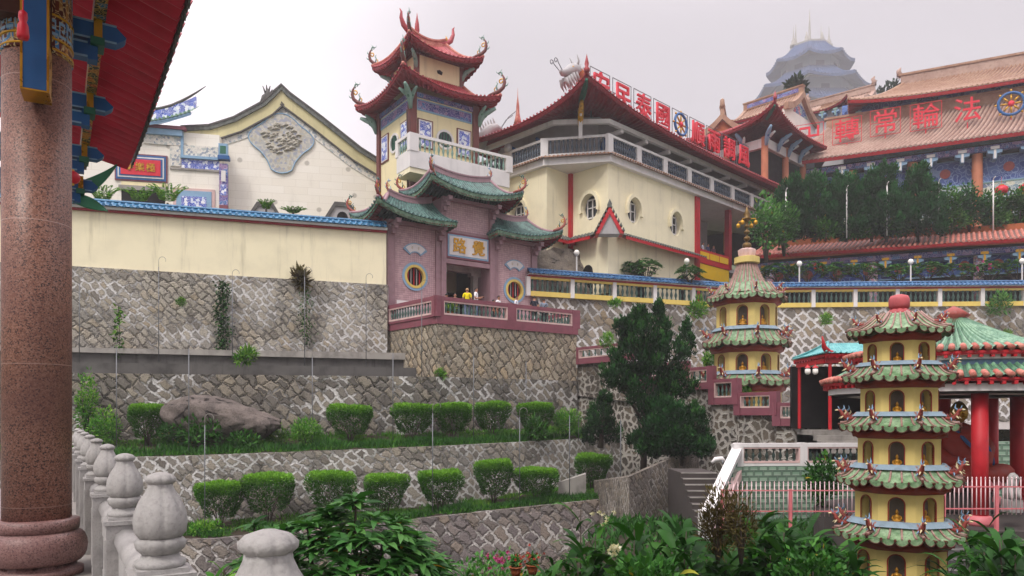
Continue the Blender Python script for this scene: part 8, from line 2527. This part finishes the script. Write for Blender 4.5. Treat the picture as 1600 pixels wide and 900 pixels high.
# plants rooted in the walls --------------------------------------------------------------------------------
WP = 'weeds rooted in the walls'
for i, (px, top, base, w, Y, lb, m, sz) in enumerate(((470, 420, 452, 22, 38.5, 'dry grass tuft on top of the high rubble wall', L_BROWN, .4), (1092, 465, 500, 30, 49.8, 'green fern hanging from the far wall, left of the slender pagoda', L_FERN, .4), (1563, 458, 498, 36, 49.5, 'leafy bush growing out of the far wall near the right edge', L_FRANG, .35), (1290, 490, 512, 22, 49.6, 'small fern on the far wall right of the slender pagoda', L_FERN, .25),
                                                     (1570, 518, 535, 20, 49.6, 'small weed low on the far wall near the right edge', L_GRASS, .25), (950, 520, 545, 26, 40.0, 'leafy weed above the maroon balustrade, left of the juniper', L_FERN, .22), (1115, 548, 585, 40, 37.0, 'ferns on the rubble slope left of the slender pagoda', L_FERN, .22), (384, 545, 572, 40, 35.0, 'weeds on the dark drain channel below the vine streak', L_GRASS, .3), (688, 578, 592, 16, 37.0, 'weed tuft at the end of the dark drain channel', L_FERN, .2),
                                                     (283, 465, 480, 14, 36.5, 'tiny weed in the middle of the high rubble wall', L_GRASS, .15), (960, 470, 480, 24, 46.2, 'small creeping plant under the yellow balustrade, right of the gate', L_FERN, .25), (1000, 600, 640, 40, 37.6, 'shaded weeds on the rough rubble behind the juniper', L_SHRUB, .22))):
    shrub(px, Y, top, base, w, lb, m, sz, .14, 'plant', 'wall_plant', WP, .8, .5, 4, 60 + i, trunk=False)
# a dark vine streaking down the high rubble wall, and a pale one by the column
def vine(px, y0, y1, Y, wpx, n, mat, label, size):
    t = plant('vine', label, 'plant', tuple(W(px, y1, Y)))
    k = Y / F
    s = RNG.random(n)
    P = np.stack([RNG.normal(size=n) * wpx * k * .35 + .1 * np.sin(s * 9), -.12 * RNG.random(n), s * (y1 - y0) * k], 1)
    D = RNG.normal(size=(n, 3)) * .6 + np.array([0, -.5, -.4])
    part('foliage', leaf_mesh('foliage', P, D, size * (.6 + .8 * RNG.random(n)), size * .3, mat, RNG.random(n) * .8), None, t)
    mb = MB(); mb.tube([(0, -.03, 0), (.06, -.05, (y1 - y0) * k * .5), (0, -.03, (y1 - y0) * k)], .015, 5); part('stem', mb, [M_BARK], t)
vine(348, 440, 545, 37.2, 16, 900, L_CONIF, 'dark vine streak hanging down the high rubble wall', .16)
vine(186, 480, 560, 35.3, 9, 160, L_GRASS, 'thin yellow green creeper on the high rubble wall beside the column', .2)
vine(478, 455, 540, 38.4, 16, 260, L_SHRUB, 'mossy creeper under the dry grass tuft on the high rubble wall', .14)
# palms behind the cream wall
def fern(px, Y, top, base, wpx, label, n=14, group=None):
    z0 = wz(base, Y); H = wz(top, Y) - z0; Rr = wpx / 2 / F * Y
    t = plant('fern', label, 'plant', (wx(px, Y), Y, z0), group)
    P, D, Ln = [], [], []
    for k in range(n):
        a = 6.28 * k / n + RNG.random() * .4
        for i in range(16):
            s = .15 + .85 * i / 16
            c = Vector((math.cos(a) * Rr * s, math.sin(a) * Rr * .6 * s, H * (1.25 * s - .62 * s * s) * 1.5))
            for sd in (-1, 1):
                P.append(tuple(c)); D.append((-math.sin(a) * sd + math.cos(a) * .7, math.cos(a) * sd + math.sin(a) * .7, .1)); Ln.append(Rr * .34 * (1.1 - s))
    P, D, Ln = np.array(P), np.array(D), np.array(Ln)
    part('fronds', leaf_mesh('fronds', P, D, Ln, .05, L_FERN, .2 + .7 * RNG.random(len(P))), None, t)
    mb = MB(); mb.lathe([(.09, -.8), (.06, .1)], seg=8); part('stem', mb, [M_BARK], t)
FN = 'ferns behind the cream wall'
fern(160, 42, 292, 318, 60, 'fern under the green eave corner behind the cream wall', group=FN)
fern(218, 42, 296, 318, 56, 'fern behind the cream wall below the temple signboard', group=FN)
fern(262, 42, 290, 320, 66, 'large yellow green fern behind the cream wall, left of the painted window', group=FN)
fern(416, 43, 312, 330, 30, 'sprig of fern in front of the grey gable end, middle of the cream wall', group=FN)
fern(458, 43, 325, 334, 44, 'low fern behind the cream wall between the two grey gable ends', group=FN)
# trees in the mist
def misty(px, Y, blobs, base, label):
    x0 = wx(px, Y); z0 = wz(base, Y); k = Y / F
    t = plant('tree', label, 'tree', (x0, Y, z0))
    bl = [((wx(a, Y) - x0, (i % 3 - 1) * r * k * .5, wz(b, Y) - z0), (r * k, r * k, r * k * .8)) for i, (a, b, r) in enumerate(blobs)]
    P, D = cloud(bl, .9, .55, .3, .3, .35, jit=.3)
    part('crown', leaf_mesh('crown', P, D, .6 + .4 * RNG.random(len(P)), .2, L_DIST, RNG.random(len(P)) * .8 + .2 * (clump(P, .3) - .5)), None, t)
    stems(t, [[(0, 0, 0), (.2, 0, bl[0][0][2] * .5), bl[0][0]]], .35, .12, 'trunk')
    stems(t, [[(0, 0, bl[0][0][2] * .6), b[0]] for b in bl[1:]], .15, .05, 'limb')
misty(1392, 112, [(1395, 155, 16), (1378, 150, 12), (1408, 145, 12), (1395, 138, 10), (1415, 140, 8), (1385, 170, 12), (1370, 165, 8), (1376, 178, 9)], 230, 'dark tree in the mist between the great tower and the great hall roof')
t0 = misty(1243, 88, [(1243, 138, 6), (1236, 134, 5), (1252, 136, 5), (1246, 128, 5), (1245, 150, 4)], 175, 'small scruffy treetop sprouting above the orange ridge, before the great tower')
# ---------------------------------------------------------------- poles, lamps, pots, and the misty air
def hook_pole(px, top, base, Y, label, group, side=1):
    p = W(px, base, Y); h = (base - top) * Y / F
    t = thing('water_pole', label, 'pole', tuple(p), 0, group)
    mb = MB(); mb.slot(0, True); mb.tube([(0, 0, 0), (0, 0, h * .92)], .02, 6); part('pole', mb, [M_IRON], t)
    r = .17
    mb = MB(); mb.slot(0, True)
    mb.tube([(0, 0, h * .92), (0, 0, h - r * .5)] + [(side * r * (1 - math.cos(a)), 0, h - r * .5 + r * math.sin(a)) for a in [R(25 * k) for k in range(1, 9)]], .011, 6)
    part('hook', mb, [M_CONC_L], t)
G1 = 'hooked water poles on the drain channel'
for px, top, base, Y, lb, s in ((124, 432, 566, 34.2, 'thin hooked pole before the high rubble wall, touching the granite column', 1), (248, 404, 566, 35.2, 'thin hooked pole reaching up to the cream wall, left of the dark vine', 1), (363, 424, 568, 36.2, 'thin hooked pole just right of the dark vine on the high wall', 1), (476, 420, 571, 37.2, 'thin hooked pole beside the dry grass tuft', 1), (572, 430, 573, 38.0, 'thin hooked pole before the high wall, close to the gate terrace', 1), (659, 440, 590, 36.7, 'thin hooked pole crossing the corner of the maroon gate balustrade', 1)):
    hook_pole(px, top, base, Y, lb, G1, s)
G2 = 'hooked water poles on the upper terrace'
for px, top, base, Y, lb in ((182, 530, 705, 31.4, 'tall thin pole before the middle wall, left of the egg cup shrub'), (295, 530, 712, 31.0, 'tall thin pole standing in front of the boulder'), (488, 545, 700, 33.2, 'thin pole in front of the feathery bright bush'), (614, 540, 690, 34.6, 'thin pole left of the wide clipped shrub under the gate terrace'), (740, 545, 684, 36.0, 'thin pole between the touching clipped shrubs on the upper terrace'), (822, 555, 680, 37.4, 'thin pole before the end of the middle wall'), (904, 640, 690, 37.6, 'short bright hooked pole at the end of the upper terrace')):
    hook_pole(px, top, base, Y, lb, G2)
G3 = 'hooked water poles on the lower terrace'
for px, top, base, Y, lb in ((320, 650, 835, 28.2, 'tall thin pole in front of the open legged clipped shrub'), (676, 632, 800, 31.2, 'tall thin pole in front of the fifth clipped shrub of the lower row'), (812, 640, 785, 32.8, 'thin pole left of the low spreading clipped shrub'), (890, 638, 775, 33.4, 'thin pole before the pale sloping slab'), (970, 645, 790, 31.5, 'thin pole against the dark corner of the side wall')):
    hook_pole(px, top, base, Y, lb, G3)
G4 = 'pale poles on the gallery roof'
for px, top, base, lb in ((1228, 300, 378, 'pale pole at the left end of the gallery roof'), (1323, 296, 372, 'pale pole in front of the third cypress'), (1386, 290, 368, 'pale pole in front of the tallest cypress'), (1467, 285, 365, 'pale pole right of the last cypress, beside the orange planter wall'), (1552, 282, 362, 'pale pole among the shrubs near the right edge')):
    p = W(px, base, 54.6); h = (base - top) * 54.6 / F
    t = thing('light_pole', lb, 'pole', tuple(p), 0, G4)
    mb = MB(); mb.slot(0, True); mb.tube([(0, 0, 0), (0, 0, h)], .045, 7); part('pole', mb, [M_WHITE], t)
    mb = MB(); mb.slot(0, True); mb.tube([(0, 0, h), (0, -.05, h + .15), (0, -.25, h + .22)], .035, 6); part('lamp_arm', mb, [M_WHITE], t)
G5 = 'globe lamps along the coped balustrade'
for px, top, base, Y, lb in ((901, 395, 430, 47.5, 'slim white lamp post beside the lower doorway of the cream hall'), (1073, 408, 440, 50.0, 'globe lamp below the end of the skirt roof'), (1249, 412, 450, 51.0, 'globe lamp before the blue frieze, nearer the slender pagoda'), (1423, 409, 450, 51.0, 'globe lamp in the middle of the blue frieze'), (1597, 408, 450, 51.0, 'globe lamp cut by the right edge of the picture')):
    p = W(px, base, Y); h = (base - top) * Y / F
    t = thing('globe_lamp', lb, 'lamp', tuple(p), 0, G5)
    mb = MB(); mb.tube([(0, 0, -.6), (0, 0, h - .15)], .05, 7); part('post', mb, [M_WHITE], t)
    mb = MB(); mb.slot(0, True); mb.lathe([(.001, -.2), (.12, -.16), (.2, 0), (.12, .16), (.001, .2)], (0, 0, h), 14); part('globe', mb, [M_WHITEPOT], t)
# loudspeaker on the balcony rail
p = cl(-.2, 6.5, 18.35)
t = thing('loudspeaker', 'grey horn loudspeaker on the balcony rail beside the bell tower', 'loudspeaker', p, R(-30))
mb = MB(); mb.slot(0, True); mb.tube([(0, .3, 0), (0, .1, 0), (0, -.1, 0), (0, -.35, 0)], [.08, .10, .18, .32], 14); part('horn', mb, [M_GREYW], t)
mb = MB(); mb.box(-.03, .03, -.03, .03, -.35, 0); part('bracket', mb, [M_IRON], t)
# pots
def pot(px, py, Y, r, label, leafm, cat='flower pot', group=None):
    p = W(px, py, Y)
    t = thing('flower_pot', label, cat, tuple(p), 0, group)
    mb = MB(); mb.slot(0, True); mb.lathe([(r * .65, 0), (r * .8, r * .7), (r, r * 1.3), (r * 1.1, r * 1.35), (r * 1.1, r * 1.5), (r * .9, r * 1.5), (r * .85, r * 1.2)], seg=16); part('pot', mb, [M_TERRAC], t)
    n = 120
    P = np.stack([RNG.normal(size=n) * r * .3, RNG.normal(size=n) * r * .3, r * 1.3 + RNG.random(n) * r * 1.6], 1)
    part('foliage', leaf_mesh('foliage', P, RNG.normal(size=(n, 3)) + np.array([0, 0, .9]), r * (.7 + .6 * RNG.random(n)), r * .18, leafm, RNG.random(n) * .9), None, t)
PG = 'terracotta pots'
pot(1165, 632, 33.2, .26, 'terracotta pot on the stair rail below the slender pagoda', L_FERN, group=PG)
pot(1105, 585, 35.2, .24, 'terracotta pot with ferns behind the maroon balustrade by the juniper', L_FERN, group=PG)
pot(806, 900, 13.0, .11, 'terracotta pot of red flowers near the bottom edge, left one of the pair', L_FRANG, group=PG)
pot(832, 897, 13.0, .11, 'terracotta pot of red flowers near the bottom edge, beside the leafy clump', L_FRANG, group=PG)
for i, (x, lb) in enumerate(((1.6, 'potted green plant behind the first balusters of the gate terrace'), (8.0, 'potted fern by the second round window of the gate'))):
    q = gl(x, -4.1 if i == 0 else -1.2)
    t = thing('flower_pot', lb, 'flower pot', (q[0], q[1], GZ), 0, PG)
    mb = MB(); mb.slot(0, True); mb.lathe([(.14, 0), (.2, .3), (.22, .34), (.2, .36), (.17, .3)], seg=14); part('pot', mb, [M_TERRAC], t)
    P = np.stack([RNG.normal(size=200) * .12, RNG.normal(size=200) * .12, .3 + RNG.random(200) * .35], 1)
    part('foliage', leaf_mesh('foliage', P, RNG.normal(size=(200, 3)) + np.array([0, 0, .9]), .2 + .15 * RNG.random(200), .03, L_FERN, RNG.random(200)), None, t)
# a small notice on the terrace, a white bird shaped tap cover by the steps
q = gl(.95, -.35)
t = thing('notice_board', 'small white notice leaning on the gate wall behind the rail, under the first round window', 'sign', (q[0], q[1], GZ + .9), GA)
mb = MB(); mb.box(-.55, .55, -.03, 0, 0, .45); part('board', mb, [M_WHITE], t)
mb = MB(); mb.box(-.58, .58, -.02, .01, -.9, 0); part('stand', mb, [M_GREYW], t)
p = W(1123, 723, 26.5)
t = thing('tap_cover', 'small white enamel tap cover on the wall above the dark steps', 'tap', tuple(p))
mb = MB(); mb.slot(0, True); mb.tube([(-.25, 0, 0), (-.12, 0, .12), (.12, 0, .14), (.25, 0, .02)], [.05, .09, .09, .04], 8); part('cover', mb, [M_WHITE], t)
mb = MB(); mb.tube([(.1, 0, .1), (.1, -.2, .0)], .03, 6); part('spout', mb, [M_IRON], t)

# misty air
mb = MB()
mb.box(-440, 480, -80, 520, -9, 240)
m = bpy.data.materials.new('misty_air'); m.use_nodes = True
nt = m.node_tree; nt.nodes.clear()
o = nt.nodes.new('ShaderNodeOutputMaterial'); v = nt.nodes.new('ShaderNodeVolumePrincipled')
v.inputs['Color'].default_value = (.94, .93, .97, 1); v.inputs['Density'].default_value = HAZE; v.inputs['Anisotropy'].default_value = .2
nt.links.new(v.outputs[0], o.inputs['Volume'])
struct('haze', mb, [m], 'stuff')
